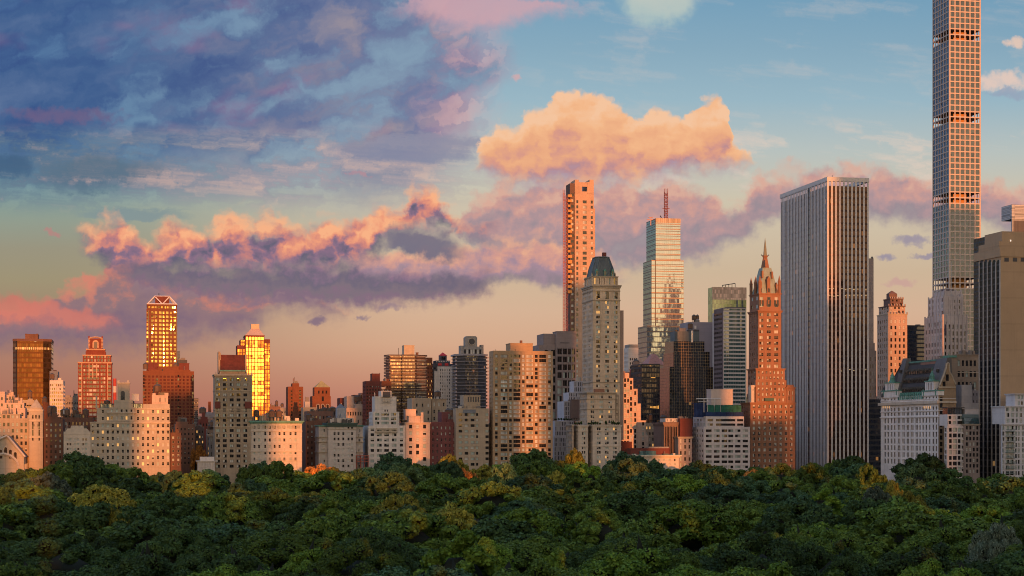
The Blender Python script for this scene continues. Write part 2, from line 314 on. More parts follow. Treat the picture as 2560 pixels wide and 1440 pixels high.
# ================================================================ mesh builder
class MB:
    def __init__(s): s.v = []; s.f = []; s.mi = []
    def quad(s, a, b, c, d, mi=0):
        i = len(s.v); s.v += [a, b, c, d]; s.f.append((i, i+1, i+2, i+3)); s.mi.append(mi)
    def poly(s, pts, mi=0):
        i = len(s.v); s.v += list(pts); s.f.append(tuple(range(i, i+len(pts)))); s.mi.append(mi)
    def box(s, x0, x1, y0, y1, z0, z1, mi=0, bottom=False):
        s.prism([(x0, y0), (x1, y0), (x1, y1), (x0, y1)], z0, z1, mi, mi, bottom)
    def prism(s, ring, z0, z1, mi=0, mt=None, bottom=True, top=None):
        """ring anticlockwise seen from above; top: another ring for a tapering body"""
        t = top or ring; k_ = len(ring)
        for i in range(k_):
            j = (i+1) % k_
            s.quad((*ring[i], z0), (*ring[j], z0), (*t[j], z1), (*t[i], z1), mi)
        s.poly([(*q, z1) for q in t], mi if mt is None else mt)
        if bottom: s.poly([(*q, z0) for q in reversed(ring)], mi)
    def cyl(s, x, y, r, z0, z1, n=12, mi=0, r1=None):
        r1 = r if r1 is None else r1
        ring = [(x+r*math.cos(2*math.pi*i/n), y+r*math.sin(2*math.pi*i/n)) for i in range(n)]
        top = [(x+r1*math.cos(2*math.pi*i/n), y+r1*math.sin(2*math.pi*i/n)) for i in range(n)]
        s.prism(ring, z0, z1, mi, None, True, top)
    def bar(s, a, b, r, mi=0):
        a = Vector(a); b = Vector(b); d = (b-a).normalized(); q = d.orthogonal().normalized(); w = d.cross(q)
        c = [q*r+w*r, -q*r+w*r, -q*r-w*r, q*r-w*r]
        for i in range(4):
            j = (i+1) % 4; s.quad(tuple(a+c[i]), tuple(a+c[j]), tuple(b+c[j]), tuple(b+c[i]), mi)
        s.poly([tuple(b+q_) for q_ in c], mi); s.poly([tuple(a+q_) for q_ in reversed(c)], mi)
    def mesh(s, name, mats):
        me = bpy.data.meshes.new(name); me.from_pydata(s.v, [], s.f)
        for m in mats: me.materials.append(m)
        if len(mats) > 1: me.polygons.foreach_set('material_index', s.mi)
        me.update(); return me
    def obj(s, name, mats, parent=None):
        if not s.f: return None
        o = bpy.data.objects.new(name, s.mesh(name, mats if isinstance(mats, (list, tuple)) else [mats])); COL.objects.link(o); o.parent = parent
        return o
A = R(11.75); CA, SA = math.cos(A), math.sin(A)
D0 = 1000.0
def tag(o, label, cat, group=None, kind=None):
    o['label'] = label; o['category'] = cat
    if group: o['group'] = group
    if kind: o['kind'] = kind
    return o
# ---- windows: one small mesh per size and state, shared by every copy
WM = {}
def winmesh(w, h, n, sash, states, frame):
    key = (round(w, 1), round(h, 1), n, sash, states, frame.name)
    if key in WM: return WM[key]
    w, h = key[0], key[1]; b = MB(); fr = min(0.08, w*0.08)
    b.quad((0, 0, 0), (w, 0, 0), (w, 0, h), (0, 0, h), 0)                 # frame board
    pw = w/n
    for i in range(n):
        st = states[i % len(states)]; x0 = i*pw+fr*(0.6 if i else 1); x1 = (i+1)*pw-fr*(0.6 if i < n-1 else 1)
        pcs = [(fr, h-fr)] if not sash else [(fr, h*0.5-fr*.4), (h*0.5+fr*.4, h-fr)]
        for q, (z0, z1) in enumerate(pcs):
            mi = {'d': 1, 'b': 2, 'l': 3, 'g': 4, 'h': 2 if q == len(pcs)-1 else 1, 'w': 6}[st]
            b.quad((x0, -.03, z0), (x1, -.03, z0), (x1, -.03, z1), (x0, -.03, z1), mi)
    b.quad((-.05, -.18, -.10), (w+.05, -.18, -.10), (w+.05, -.18, .03), (-.05, -.18, .03), 0)   # sill
    b.quad((-.05, -.18, .03), (w+.05, -.18, .03), (w+.05, 0, .03), (-.05, 0, .03), 0)
    if 'h' in states and n < 3: b.prism([(w*.25, -.45), (w*.25+.65, -.45), (w*.25+.65, .0), (w*.25, .0)], -.02, .42, 5)      # window air conditioner
    me = b.mesh('window', [frame, PANE, BLIND, LITW, BLINDG, STEEL, GLOW]); WM[key] = (me, b); return WM[key]

def G(nc, nr, wf=.5, hf=.55, l=.02, r=.02, t=.03, b=.02, p=1, sash=True, cols=None, arch=False):
    return dict(nc=nc, nr=nr, wf=wf, hf=hf, l=l, r=r, t=t, b=b, p=p, sash=sash, cols=cols)
ALLB = []
class Bld:
    def __init__(s, name, label, cat, px, D, mat, group=None, frame=None, mix='ddddbhg', glassm=None, rot=0.0, seed=None, reveal=.35, kindprob=None):
        t = (px-CX)/F; s.Y = (D0+D)/(CA-t*SA); s.C = Vector((t*s.Y, s.Y, 0)); s.mat = mat
        a = A+R(rot); s.u = Vector((math.cos(a), math.sin(a))); s.vv = Vector((-math.sin(a), math.cos(a)))
        s.root = bpy.data.objects.new(name, None); COL.objects.link(s.root); s.root.location = s.C; s.root.rotation_euler = (0, 0, a)
        s.root.empty_display_size = 2.0
        tag(s.root, label, cat, group)
        s.glow_z = None; s.walls = {}; s.roofs = {}; s.wins = []; s.frame = frame or FRAME_D; s.mix = mix; s.glassm = glassm; s.rev = reveal
        s.rng = random.Random(seed if seed is not None else int(px*7+D)); ALLB.append(s)
    # pixel -> local
    def lx(s, px, y=0.0):
        t = (px-CX)/F
        return (t*(s.C.y+y*s.vv.y)-s.C.x-y*s.vv.x)/(s.u.x-t*s.u.y)
    def ly(s, px, x):
        t = (px-CX)/F
        return (t*(s.C.y+x*s.u.y)-s.C.x-x*s.u.x)/(s.vv.x-t*s.vv.y)
    def lz(s, py, x=0.0, y=0.0):
        return CAMZ+(HY-py)/F*(s.C.y+x*s.u.y+y*s.vv.y)
    def W(s, m): return s.walls.setdefault(m.name, (m, MB()))[1]
    def RF(s, m): return s.roofs.setdefault(m.name, (m, MB()))[1]
    def facade(s, mat, O, du, inw, w, z0, z1, g, zlow=0.0, px2s=None):
        """a wall with real window openings: piers, spandrels, reveals, and a window set back in every hole"""
        mb = s.W(mat); P = lambda q, z, d=0.0: (O[0]+du[0]*q+inw[0]*d, O[1]+du[1]*q+inw[1]*d, z)
        def qd(a, b, za, zb):
            if b-a > 1e-4 and zb-za > 1e-4: mb.quad(P(a, za), P(b, za), P(b, zb), P(a, zb))
        if g is None:
            qd(0, w, zlow, z1); return
        if z0 > zlow: qd(0, w, zlow, z0)
        H = z1-z0
        if g['cols']: cols = [tuple(px2s(q) for q in c) for c in g['cols']]
        else:
            a0 = w*g['l']; b0 = w*(1-g['r']); cw = (b0-a0)/g['nc']
            cols = [(a0+cw*(i+.5-g['wf']/2), a0+cw*(i+.5+g['wf']/2)) for i in range(g['nc'])]
        g = dict(g); g['hf'] = min(.86, g['hf']*1.16) if g['hf'] < .75 else g['hf']
        if g['cols']: cols = [(c0-.07, c1+.07) for c0, c1 in cols]
        ra = z0+H*g['b']; rb = z1-H*g['t']; rh = (rb-ra)/g['nr']
        rows = [(ra+rh*(i+.5-g['hf']/2), ra+rh*(i+.5+g['hf']/2)) for i in range(g['nr'])]
        q = 0.0; d = s.rev; rot = math.atan2(du[1], du[0])
        for (c0, c1) in cols:
            qd(q, c0, z0, z1); zz = z0
            for (r0, r1) in rows:
                qd(c0, c1, zz, r0); zz = r1
                mb.quad(P(c0, r0), P(c0, r0, d), P(c0, r1, d), P(c0, r1)); mb.quad(P(c1, r0, d), P(c1, r0), P(c1, r1), P(c1, r1, d))
                mb.quad(P(c0, r0), P(c1, r0), P(c1, r0, d), P(c0, r0, d)); mb.quad(P(c0, r1, d), P(c1, r1, d), P(c1, r1), P(c0, r1))
                pn = g['p'] if not g['cols'] else max(1, round((c1-c0)/1.6)) if g['p'] == 0 else g['p']
                s.wins.append((P(c0, r0, d), rot, c1-c0, r1-r0, pn, g['sash'], (r1-r0)*(c1-c0)*abs(du[0]*1.0+.35)))
            qd(c0, c1, zz, z1); q = c1
        qd(q, w, z0, z1)
    def tier(s, x0, x1, yt, yb, y=0.0, xs=None, L=22.0, Wg=None, Ng=None, Sg=None, mat=None, roof=None, zlow=None, zt=None):
        """one block of the building: x0..x1 is its west front in photo pixels, xs where its side wall ends"""
        mat = mat or s.mat; xa = s.lx(x0, y); xb = s.lx(x1, y)
        if xs is not None:
            L = s.ly(xs, xa if xs < x0 else xb)-y
        z1 = s.lz(yt, xa, y) if zt is None else zt; z0 = s.lz(yb, xa, y)
        low = yb > 1095
        zl = (0.0 if low else z0) if zlow is None else zlow
        if low: z0 = max(z0, 0.5)
        s.facade(mat, (xa, y), (1, 0), (0, 1), xb-xa, z0, z1, Wg, zl, lambda q: s.lx(q, y)-xa)
        s.facade(mat, (xa, y+L), (0, -1), (1, 0), L, z0, z1, Ng, zl, lambda q: (y+L)-s.ly(q, xa))
        s.facade(mat, (xb, y), (0, 1), (-1, 0), L, z0, z1, Sg, zl, lambda q: s.ly(q, xb)-y)
        s.facade(mat, (xb, y+L), (-1, 0), (0, -1), xb-xa, z0, z1, None, zl)
        s.RF(roof or ROOF).quad((xa, y, z1), (xb, y, z1), (xb, y+L, z1), (xa, y+L, z1))
        return xa, xb, y, y+L, z0, z1
    def add(s, name, mb, mats): return mb.obj(name, mats, s.root)
    def pbox(s, name, x0, x1, yt, yb, y, L, mat, dx=0.0):
        """a plain block as a part of its own, with a low coping"""
        xa = s.lx(x0, y); xb = s.lx(x1, y); zt = s.lz(yt, xa, y); zb = s.lz(yb, xa, y); m = MB()
        m.box(xa, xb, y, y+L, zb, zt, 0, True)
        if name in ('penthouse', 'bulkhead', 'mechanical_box'):
            e = .18; m.box(xa-e, xb+e, y-e, y+L+e, zt-.05, zt+.35, 0, True)
        return s.add(name, m, [mat])
    def band(s, name, T, mat, h=.9, out=.5, z=None):
        """a cornice or ledge that runs round a tier"""
        xa, xb, ya, yb, z0, z1 = T; z1 = z1 if z is None else z; m = MB()
        e = out; m.prism([(xa-e, ya-e), (xb+e, ya-e), (xb+e, yb+e), (xa-e, yb+e)], z1-h*.45, z1+.04, 0)
        e = out*.5; m.prism([(xa-e, ya-e), (xb+e, ya-e), (xb+e, yb+e), (xa-e, yb+e)], z1-h, z1-h*.45, 0)
        return s.add(name, m, [mat])
    def parapet(s, T, mat=None, h=1.0, th=.35):
        xa, xb, ya, yb, z0, z1 = T; m = MB(); z0 = z1-.02; z1 = z1+h
        m.box(xa, xb, ya, ya+th, z0, z1); m.box(xa, xa+th, ya+th, yb, z0, z1); m.box(xb-th, xb, ya+th, yb, z0, z1); m.box(xa+th, xb-th, yb-th, yb, z0, z1)
        return s.add('parapet', m, [mat or s.mat])
    def tank(s, px, yt, yb, y, r=2.0, mat=None):
        x = s.lx(px, y); zt = s.lz(yt, x, y); zb = s.lz(yb, x, y); m = MB(); h = zt-zb
        m.cyl(x, y, r, zb+h*.30, zb+h*.80, 14, 0); m.cyl(x, y, r*1.06, zb+h*.80, zt, 14, 1, .1)
        o = s.add('water_tank', m, [mat or TANKW, ROOF]); g = MB()
        for sx in (-1, 1):
            for sy in (-1, 1): g.bar((x+sx*r*.6, y+sy*r*.6, zb-1), (x+sx*r*.6, y+sy*r*.6, zb+h*.31), .14)
        g.obj('tank_stand', [STEEL], o)
    def clutter(s, T, n=6, hmax=3.2):
        """lift housings, vents and pipes on the flat roof"""
        xa, xb, ya, yb, z0, z1 = T; r = s.rng
        for i in range(int(n*1.6)+1):
            w = r.uniform(.8, 3.2); d = r.uniform(.8, 3); h = r.uniform(.7, hmax); m = MB(); mt = r.choice((ROOFG, STEEL, s.mat))
            x = r.uniform(xa+.6, max(xa+.7, xb-w-.6)); y = r.uniform(ya+1, max(ya+1.1, min(yb-d, ya+9)))
            if r.random() < .10 and h > 1.2:
                q = r.uniform(1.3, 1.9); m.cyl(x, y+1, q, z1+2.2, z1+5.4, 14, 0); m.cyl(x, y+1, q*1.06, z1+5.4, z1+6.6, 14, 1, .1); o = s.add('water_tank', m, [TANKW, ROOF]); m = MB()
                for sx, sy in ((-1, -1), (1, -1), (1, 1), (-1, 1)): m.bar((x+sx*q*.6, y+1+sy*q*.6, z1-.05), (x+sx*q*.6, y+1+sy*q*.6, z1+2.25), .12)
                m.obj('tank_stand', [STEEL], o)
            elif r.random() < .35: m.cyl(x, y, r.uniform(.12, .3), z1-.05, z1+h*1.6, 8); s.add('vent_pipe', m, [mt])
            else: m.box(x, x+w, y, y+d, z1-.05, z1+h); s.add('rooftop_unit', m, [mt])
    def done(s):
        for i, (m, b) in enumerate(s.walls.values()): s.add('wall', b, [m])
        for i, (m, b) in enumerate(s.roofs.values()): s.add('roof', b, [m])
        s.wins.sort(key=lambda q: -q[6]); rest = MB(); fr = s.frame; mats = None
        for i, (p, rot, w, h, n, sash, ar) in enumerate(s.wins):
            st = ''.join(s.rng.choice(s.mix) for _ in range(n)) if n < 3 else s.rng.choice(s.mix)*n if s.rng.random() < .6 else ''.join(s.rng.choice(s.mix) for _ in range(2))*2
            st = st[:n]
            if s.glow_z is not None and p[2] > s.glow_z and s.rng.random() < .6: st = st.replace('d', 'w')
            me, b = winmesh(w, h, n, sash, st, fr)
            if i < 100:
                o = bpy.data.objects.new('window', me); COL.objects.link(o); o.parent = s.root; o.location = p; o.rotation_euler = (0, 0, rot)
                if s.glassm:
                    o.material_slots[1].link = 'OBJECT'; o.material_slots[1].material = s.glassm
            else:
                cs, sn = math.cos(rot), math.sin(rot); k0 = len(rest.v)
                rest.v += [(p[0]+x*cs-y*sn, p[1]+x*sn+y*cs, p[2]+z) for x, y, z in b.v]
                rest.f += [tuple(j+k0 for j in f) for f in b.f]; rest.mi += b.mi
        o = rest.obj('window', [fr, s.glassm or PANE, BLIND, LITW, BLINDG, STEEL, GLOW], s.root)
        if o: o['kind'] = 'stuff'
# ================================================================ wall colours
LST = wall('limestone', (.44, .37, .29)); CRM = wall('cream_stone', (.56, .48, .40)); WHT = wall('white_brick', (.64, .58, .54)); PINK = wall('pinkish_brick', (.56, .42, .34))
TANB = wall('tan_brick', (.40, .27, .165), course=3.0); BRN = wall('brown_brick', (.17, .085, .06)); RED = wall('red_brick', (.21, .052, .032)); DRED = wall('dark_red_brick', (.17, .05, .04))
ORB = wall('orange_brick', (.20, .07, .036)); MAUV = wall('mauve_concrete', (.27, .22, .215)); GREY = wall('grey_stone', (.30, .28, .27)); DGREY = wall('dark_grey', (.09, .085, .09)); BEI = wall('beige_brick', (.40, .32, .24))
PIE = wall('pale_limestone', (.56, .435, .32), .85, .22, .22); SHB = wall('rose_brown_brick', (.29, .145, .088)); MARB = wall('white_marble', (.60, .56, .55), .6, .08, .04); PLZ = wall('white_glazed_brick', (.74, .70, .69)); SLATE = wall('blue_slate', (.16, .18, .22), .6, .2, .2)
OG = G
# ---------------------------------------------------------------- left edge: stone church
b = Bld('stone_church', 'limestone church with an arched gable front and slate roof beside a square bell tower', 'church', -110, -6, LST)
T = b.tier(-110, 60, 1142, 1165, L=58); xa, xb, ya, yb, z0, z1 = T
xm = b.lx(18); zr = b.lz(1093, xm); m = MB()
m.poly([(xa, 0, z1), (xb, 0, z1), (xm, 0, zr)]); m.poly([(xb, -.01, z1), (xa, -.01, z1), (xm, -.01, zr)][::-1]); b.add('gable', m, [LST])
m = MB(); e = .6
m.poly([(xb+e, -.5, z1-.4), (xb+e, yb, z1-.4), (xm, yb, zr+.5), (xm, -.5, zr+.5)]); m.poly([(xa-e, yb, z1-.4), (xa-e, -.5, z1-.4), (xm, -.5, zr+.5), (xm, yb, zr+.5)])
b.add('slate_roof', m, [SLATE])
m = MB(); m.bar((xb+.5, -.8, z1-.2), (xm, -.8, zr+.7), .45); m.bar((xa-.5, -.8, z1-.2), (xm, -.8, zr+.7), .45); b.add('raking_cornice', m, [CRM])
for px_, pt in ((2, 1128), (14, 1122), (26, 1128), (38, 1134)):
    x = b.lx(px_); z = b.lz(pt, x); m = MB(); w = .8
    ring = [(x-w, z-4.0), (x+w, z-4.0)]+[(x+w*math.cos(t*math.pi/6), z+w*math.sin(t*math.pi/6)) for t in range(7)]
    m.poly([(q, -.06, r_) for q, r_ in ring]); b.add('arched_window', m, [PANEW])
    m = MB(); c = [(x+(w+.25)*math.cos(t*math.pi/8), z+(w+.25)*math.sin(t*math.pi/8)) for t in range(9)]
    for p, q in zip(c, c[1:]): m.bar((p[0], -.12, p[1]), (q[0], -.12, q[1]), .13)
    m.bar((c[0][0], -.12, c[0][1]), (c[0][0], -.12, z-4), .13); m.bar((c[-1][0], -.12, c[-1][1]), (c[-1][0], -.12, z-4), .13); b.add('window_surround', m, [CRM])
x = b.lx(8); z = b.lz(1172, x); m = MB(); c = [(x+8*math.cos(t*math.pi/16), z+8*math.sin(t*math.pi/16)) for t in range(17)]
for p, q in zip(c, c[1:]): m.bar((p[0], -.35, p[1]), (q[0], -.35, q[1]), .6)
b.add('entrance_arch', m, [CRM])
for i in range(6):
    y = 4+i*9.0; m = MB(); m.prism([(xb, y), (xb+2.6, y), (xb+2.6, y+1.8), (xb, y+1.8)], 0, z1-4, 0, 0, False, [(xb, y), (xb+.7, y), (xb+.7, y+1.8), (xb, y+1.8)]); b.add('buttress', m, [LST])
m = MB(); m.quad((xb+.05, 2, z1-6.5), (xb+7, 2, z1-13), (xb+7, yb, z1-13), (xb+.05, yb, z1-6.5)); m.quad((xb+7, 2, z1-13), (xb+7, 2, 0), (xb+7, yb, 0), (xb+7, yb, z1-13)); m.poly([(xb+.05, 2, 0), (xb+7, 2, 0), (xb+7, 2, z1-13), (xb+.05, 2, z1-6.5)]); b.add('aisle_roof', m, [SLATE])
b.done()
b = Bld('bell_tower', 'square stone bell tower with a low pyramid cap beside the church gable', 'church tower', 73, 12, LST, mix='d', reveal=.8)
T = b.tier(73, 107, 1024, 1165, L=8.5, Wg=G(2, 1, .22, .16, .22, .22, .18, .62, sash=False), Sg=G(2, 1, .22, .16, .22, .22, .18, .62, sash=False))
T2 = b.tier(75, 105, 1019, 1024, y=.3, L=7.9, zlow=T[5]); b.band('cornice', T, CRM, .8, .35)
xa, xb, ya, yb, z0, z1 = T2; xm, ym = (xa+xb)/2, (ya+yb)/2; m = MB()
m.prism([(xa, ya), (xb, ya), (xb, yb), (xa, yb)], z1, b.lz(998, xm, ym), 0, 0, True, [(xm-.1, ym-.1), (xm+.1, ym-.1), (xm+.1, ym+.1), (xm-.1, ym+.1)]); b.add('pyramid_cap', m, [LST])
for i, pt in enumerate((1042, 1064, 1082, 1098)):
    for q in (82, 90, 98):
        if i in (1, 2, 3) and q == 90: continue
        x = b.lx(q); z = b.lz(pt, x); h = (2.0, 4.2, 3.2, 1.6)[i]; m = MB(); m.quad((x-.4, -.05, z-h/2), (x+.4, -.05, z-h/2), (x+.4, -.05, z+h/2), (x-.4, -.05, z+h/2)); b.add('slit_window', m, [PANEW])
b.band('ledge', T, CRM, .5, .25, b.lz(1050)); b.band('ledge', T, CRM, .5, .25, b.lz(1092)); b.done()
# ---------------------------------------------------------------- blocks behind the church
def simple(name, label, px, D, mat, tiers, cat='building', group=None, frame=None, mix='ddddbhg', seed=None, extra=None, glassm=None, clutter=0, cornice=None, parapet=True):
    b = Bld(name, label, cat, px, D, mat, group, frame, mix, glassm, 0, seed); TT = []
    for t in tiers:
        t = dict(t); p = t.pop('r'); TT.append(b.tier(*p, **t))
    if cornice: b.band('cornice', TT[0], cornice[0], cornice[1], cornice[2])
    elif parapet: b.parapet(TT[0])
    if clutter:
        for T in TT[-1:]: b.clutter(T, clutter)
    if extra: extra(b, TT)
    b.done(); return b
simple('tan_apartment_block', 'dim tan apartment block low behind the church roof at the left edge', -30, 24, BEI, [dict(r=(-30, 72, 1050, 1165), L=20, Wg=G(9, 7, .5, .5)), dict(r=(-30, 50, 1035, 1050), y=6, L=12, Wg=G(7, 1, .6, .6))], clutter=8)
simple('cream_apartment_block', 'cream block with a row of windows above the church roof at the left edge', -30, 62, PINK, [dict(r=(-30, 63, 1024, 1165), L=18, Wg=G(8, 9, .5, .5)), dict(r=(12, 60, 1007, 1024), y=4, L=9, Wg=G(4, 1, .4, .5))], clutter=7, frame=FRAME_W)
simple('pink_apartment_block', 'salmon pink block cut by the left edge, taller than the cream block beside it', -40, 80, PINK, [dict(r=(-40, 12, 983, 1165), L=15, Wg=G(4, 11, .35, .4)), dict(r=(14, 36, 987, 1020), y=14, L=8, Wg=G(3, 2, .6, .5))], clutter=4)
simple('glazed_penthouse_block', 'low block with gold reflecting glazing left of the bell tower cap', 46, 96, LST, [dict(r=(46, 86, 1004, 1165), L=15, Wg=G(6, 10, .8, .6, t=.01, b=.3, sash=False)), dict(r=(66, 86, 1001, 1012), y=-2, L=8)], clutter=3)
simple('rust_brick_block', 'orange brown brick block with a blank wall right of the bell tower', 104, 70, ORB, [dict(r=(104, 134, 1018, 1165), L=16, Wg=None, Sg=G(3, 8, .4, .4))], clutter=3)
simple('brown_brick_block', 'dark brown brick apartment block between bell tower and small cream house', 110, 16, BRN, [dict(r=(110, 157, 1052, 1165), L=24, Wg=G(4, 8, .42, .45)), dict(r=(118, 150, 1042, 1052), y=5, L=9)], clutter=8)
def roofs1(b, TT): b.tank(166, 1020, 1042, 6, 1.9, plain('white_tank', (.55, .5, .46))); b.tank(190, 1024, 1044, 10, 1.6); b.clutter(TT[0], 12)
simple('flat_roofed_block', 'dark block with water tanks on its cluttered roof behind the small cream house', 150, 64, BRN, [dict(r=(150, 232, 1048, 1165), L=24, Wg=G(9, 8, .4, .45)), dict(r=(176, 214, 1034, 1048), y=6, L=8, Wg=G(4, 1))], extra=roofs1)
# ---------------------------------------------------------------- bronze glass tower
BRZ = curtain('bronze_glass', (.05, .028, .014), (.03, .02, .015), (1.6, 3.9), .15, 1.58, .09, .02, .02, .004, (1, .7, .3), .36, (.055, .03, .018), 1.2, (1, .5, .18))
b = Bld('bronze_glass_tower', 'dark bronze glass office tower with chamfered corners at far left', 'tower', 43, 420, BRZ)
x0, x1 = b.lx(43), b.lx(108); c = 5.0; zt = b.lz(850); ring = [(x0, 0), (x1, 0), (x1+c*1.2, c), (x1+c*1.2, 34), (x1, 38), (x0, 38), (x0-c*.7, 34), (x0-c*.7, c*.8)]
m = MB(); m.prism(ring, 0, zt, 0, 0, False); b.add('curtain_wall', m, [BRZ])
e = .25; m = MB(); m.prism([(p[0]+(e if p[0] > 8 else -e), p[1]+(-e if p[1] < 8 else e)) for p in ring], zt-.8, zt+1.1); b.add('parapet', m, [BRN])
for pt in (869, 904, 1000): pass
m = MB(); zz = b.lz(871); m.prism([(p[0]+(.12 if p[0] > 8 else -.12), p[1]+(-.12 if p[1] < 8 else .12)) for p in ring], zz-1, zz+1); b.add('louvre_band', m, [curtain('lit_louvre', (.3, .15, .05), (.05, .03, .02), (1.6, 2.6), .5, 1.5, .3, 0, 0, .5, (1, .6, .15), None, None, .9)])
b.pbox('mechanical_box', 63, 95, 836, 851, 10, 14, BRN); m = MB()
for q in (65, 93): x = b.lx(q, 10); m.bar((x, 11, zt+3), (x, 11, b.lz(834, x, 10)), .5)
b.add('vent_stack', m, [BRN]); b.done()
simple('gold_window_office', 'pale office block with a grid of gold reflecting windows right of the bronze tower', 124, 330, WHT, [dict(r=(124, 158, 954, 1165), L=30, Wg=G(7, 21, .62, .55, t=.02, b=.05, sash=False), Sg=G(8, 21, .6, .5))], frame=FRAME_W, mix='ddddddb', clutter=5, glassm=GLOW)
simple('slate_blue_bulkhead_block', 'plain slate blue block rising behind the gold windowed office', 124, 420, wall('slate_blue', (.18, .2, .25)), [dict(r=(124, 145, 931, 1165), L=20)], extra=lambda b, T: b.tank(137, 925, 932, 6, 1.6))
simple('grey_distant_block', 'small blue grey flat roofed block right of the gold windowed office', 159, 480, GREY, [dict(r=(159, 196, 996, 1165), L=20, Wg=G(9, 12, .5, .4)), dict(r=(164, 176, 988, 996), y=4, L=9), dict(r=(182, 195, 989, 996), y=4, L=9)], clutter=4)
# ---------------------------------------------------------------- red brick tower with arched crown
b = Bld('red_brick_tower', 'red brick tower with arched crown and stepped shoulders', 'tower', 195, 250, RED, None, FRAME_W, 'dddb')
LT = wall('pale_trim', (.52, .33, .22))
T = b.tier(195, 279, 905, 1165, L=26, Wg=G(0, 24, hf=.5, t=.02, b=.05, p=0, cols=[(197, 203.5), (209, 213), (217, 221), (223.5, 231), (233, 241), (243.5, 247.5), (252, 256), (259, 263), (270.5, 277)]), Sg=G(5, 24, .4, .5))
T2 = b.tier(207, 277, 887, 905, y=3, L=20, Wg=G(8, 2, .55, .62, sash=False), Sg=G(4, 2, .5, .6)); T3 = b.tier(214, 264, 878, 887, y=5, L=15); T4 = b.tier(216, 262, 872, 878, y=6, L=13)
T5 = b.tier(222, 256, 846, 873, y=7, L=11); b.band('cornice', T, LT, .8, .4); b.band('cornice', T2, LT, .7, .35); b.band('cornice', T4, LT, .8, .4)
xa, xb, ya, yb, z0, z1 = T5; xm = (xa+xb)/2; m = MB(); w = 2.1; zz = b.lz(862, xm, 7)
m.poly([(q, 6.9, r_) for q, r_ in [(xm-w, z0+1), (xm+w, z0+1)]+[(xm+w*math.cos(t*math.pi/8), zz+w*math.sin(t*math.pi/8)+1.2) for t in range(9)]]); b.add('crown_arch', m, [LT])
m = MB(); m.quad((xm-1.1, 6.8, z0+.5), (xm+1.1, 6.8, z0+.5), (xm+1.1, 6.8, z0+5), (xm-1.1, 6.8, z0+5)); b.add('louvre', m, [STEEL])
m = MB(); c = [(xa+(xb-xa)*i/10, z1+.9*math.sin(math.pi*i/10)) for i in range(11)]
for p, q in zip(c, c[1:]): m.bar((p[0], 7, p[1]), (q[0], 7, q[1]), .4)
b.add('arched_parapet', m, [LT])
for q in (222.5, 255.5):
    x = b.lx(q, 7)
    for i in range(7):
        z = z0+1.2+i*(z1-z0-1)/7; m = MB(); m.box(x-.7, x+.7, 6.7, 7.6, z, z+.55, 0, True); b.add('quoin', m, [LT])
    m = MB(); m.box(x-.5, x+.5, 6.8, 7.8, z1-.1, z1+1.6); b.add('pinnacle', m, [RED])
for q in (204.5, 269): x = b.lx(q); m = MB(); m.box(x-.25, x+.25, -.5, 0, 0, T[5]-.5); b.add('pilaster', m, [LT])
for q in (222.7, 232, 241.8): x = b.lx(q); m = MB(); m.box(x-.3, x+.3, -.45, 0, b.lz(945), b.lz(909)); b.add('pilaster', m, [LT])
b.done()
b = Bld('striped_chimney', 'red and white striped chimney stack right of the red brick tower', 'chimney', 283, 300, RED)
x = b.lx(286.5); m = MB(); m.cyl(x, 3, 1.25, 0, b.lz(946), 16); b.add('stack', m, [plain('red_paint', (.45, .06, .05))])
m = MB(); m.cyl(x, 3, 1.29, b.lz(981), b.lz(965), 16); b.add('white_band', m, [plain('white_paint', (.6, .55, .52))]); b.done()
# ---------------------------------------------------------------- small cream house and the big beige apartment house
b = Bld('small_cream_house', 'small cream apartment house with shaped parapet left of the big beige apartment house', 'building', 159, 0, CRM, None, FRAME_W, 'dggb')
T = b.tier(159, 226, 1079, 1166, L=22, Wg=G(0, 6, hf=.42, t=.16, b=.02, cols=[(167, 171), (174, 178), (186, 190.5), (193.5, 198), (206, 210), (213, 217)]))
xa, xb, ya, yb, z0, z1 = T; m = MB(); pts = [(b.lx(a_), b.lz(c_)) for a_, c_ in ((163, 1079), (169, 1071), (176, 1071), (178, 1064), (208, 1064), (210, 1071), (217, 1071), (224, 1079))]
m.poly([(p, -.02, q) for p, q in pts]); m.poly([(p, .5, q) for p, q in pts][::-1])
for p, q in zip(pts, pts[1:]): m.quad((q[0], -.02, q[1]), (p[0], -.02, p[1]), (p[0], .5, p[1]), (q[0], .5, q[1]))
m.f = [f for f in m.f]; b.add('shaped_parapet', m, [CRM]); b.band('ledge', T, CRM, .4, .2, b.lz(1084)); b.clutter(T, 6); b.done()
b = Bld('beige_apartment_house', 'big beige apartment house with stepped penthouses and a central turret at left', 'apartment house', 226, 0, LST, None, FRAME_W, 'ddddddbghl')
cl = [(229.5+i*12.55, 234.5+i*12.55) for i in range(16)]
T = b.tier(226, 424, 1055, 1168, L=26, Wg=G(0, 7, hf=.44, t=.01, b=.0, cols=cl)); b.band('cornice', T, CRM, .6, .4); b.band('ledge', T, CRM, .4, .25, b.lz(1072))
T2 = b.tier(242, 424, 1020, 1055, y=3, L=20, Wg=G(0, 2, hf=.42, t=.0, b=.0, cols=cl[2:])); b.band('ledge', T2, CRM, .5, .3)
T3 = b.tier(272, 336, 1018, 1054, y=1.5, L=8, Wg=G(5, 2, .4, .45)); b.band('balcony_ledge', T3, CRM, .8, .9, b.lz(1030))
b.tier(285, 332, 1000, 1020, y=5, L=13); T4 = b.tier(294, 324, 956, 1001, y=6, L=9); b.band('cornice', T4, CRM, .7, .35)
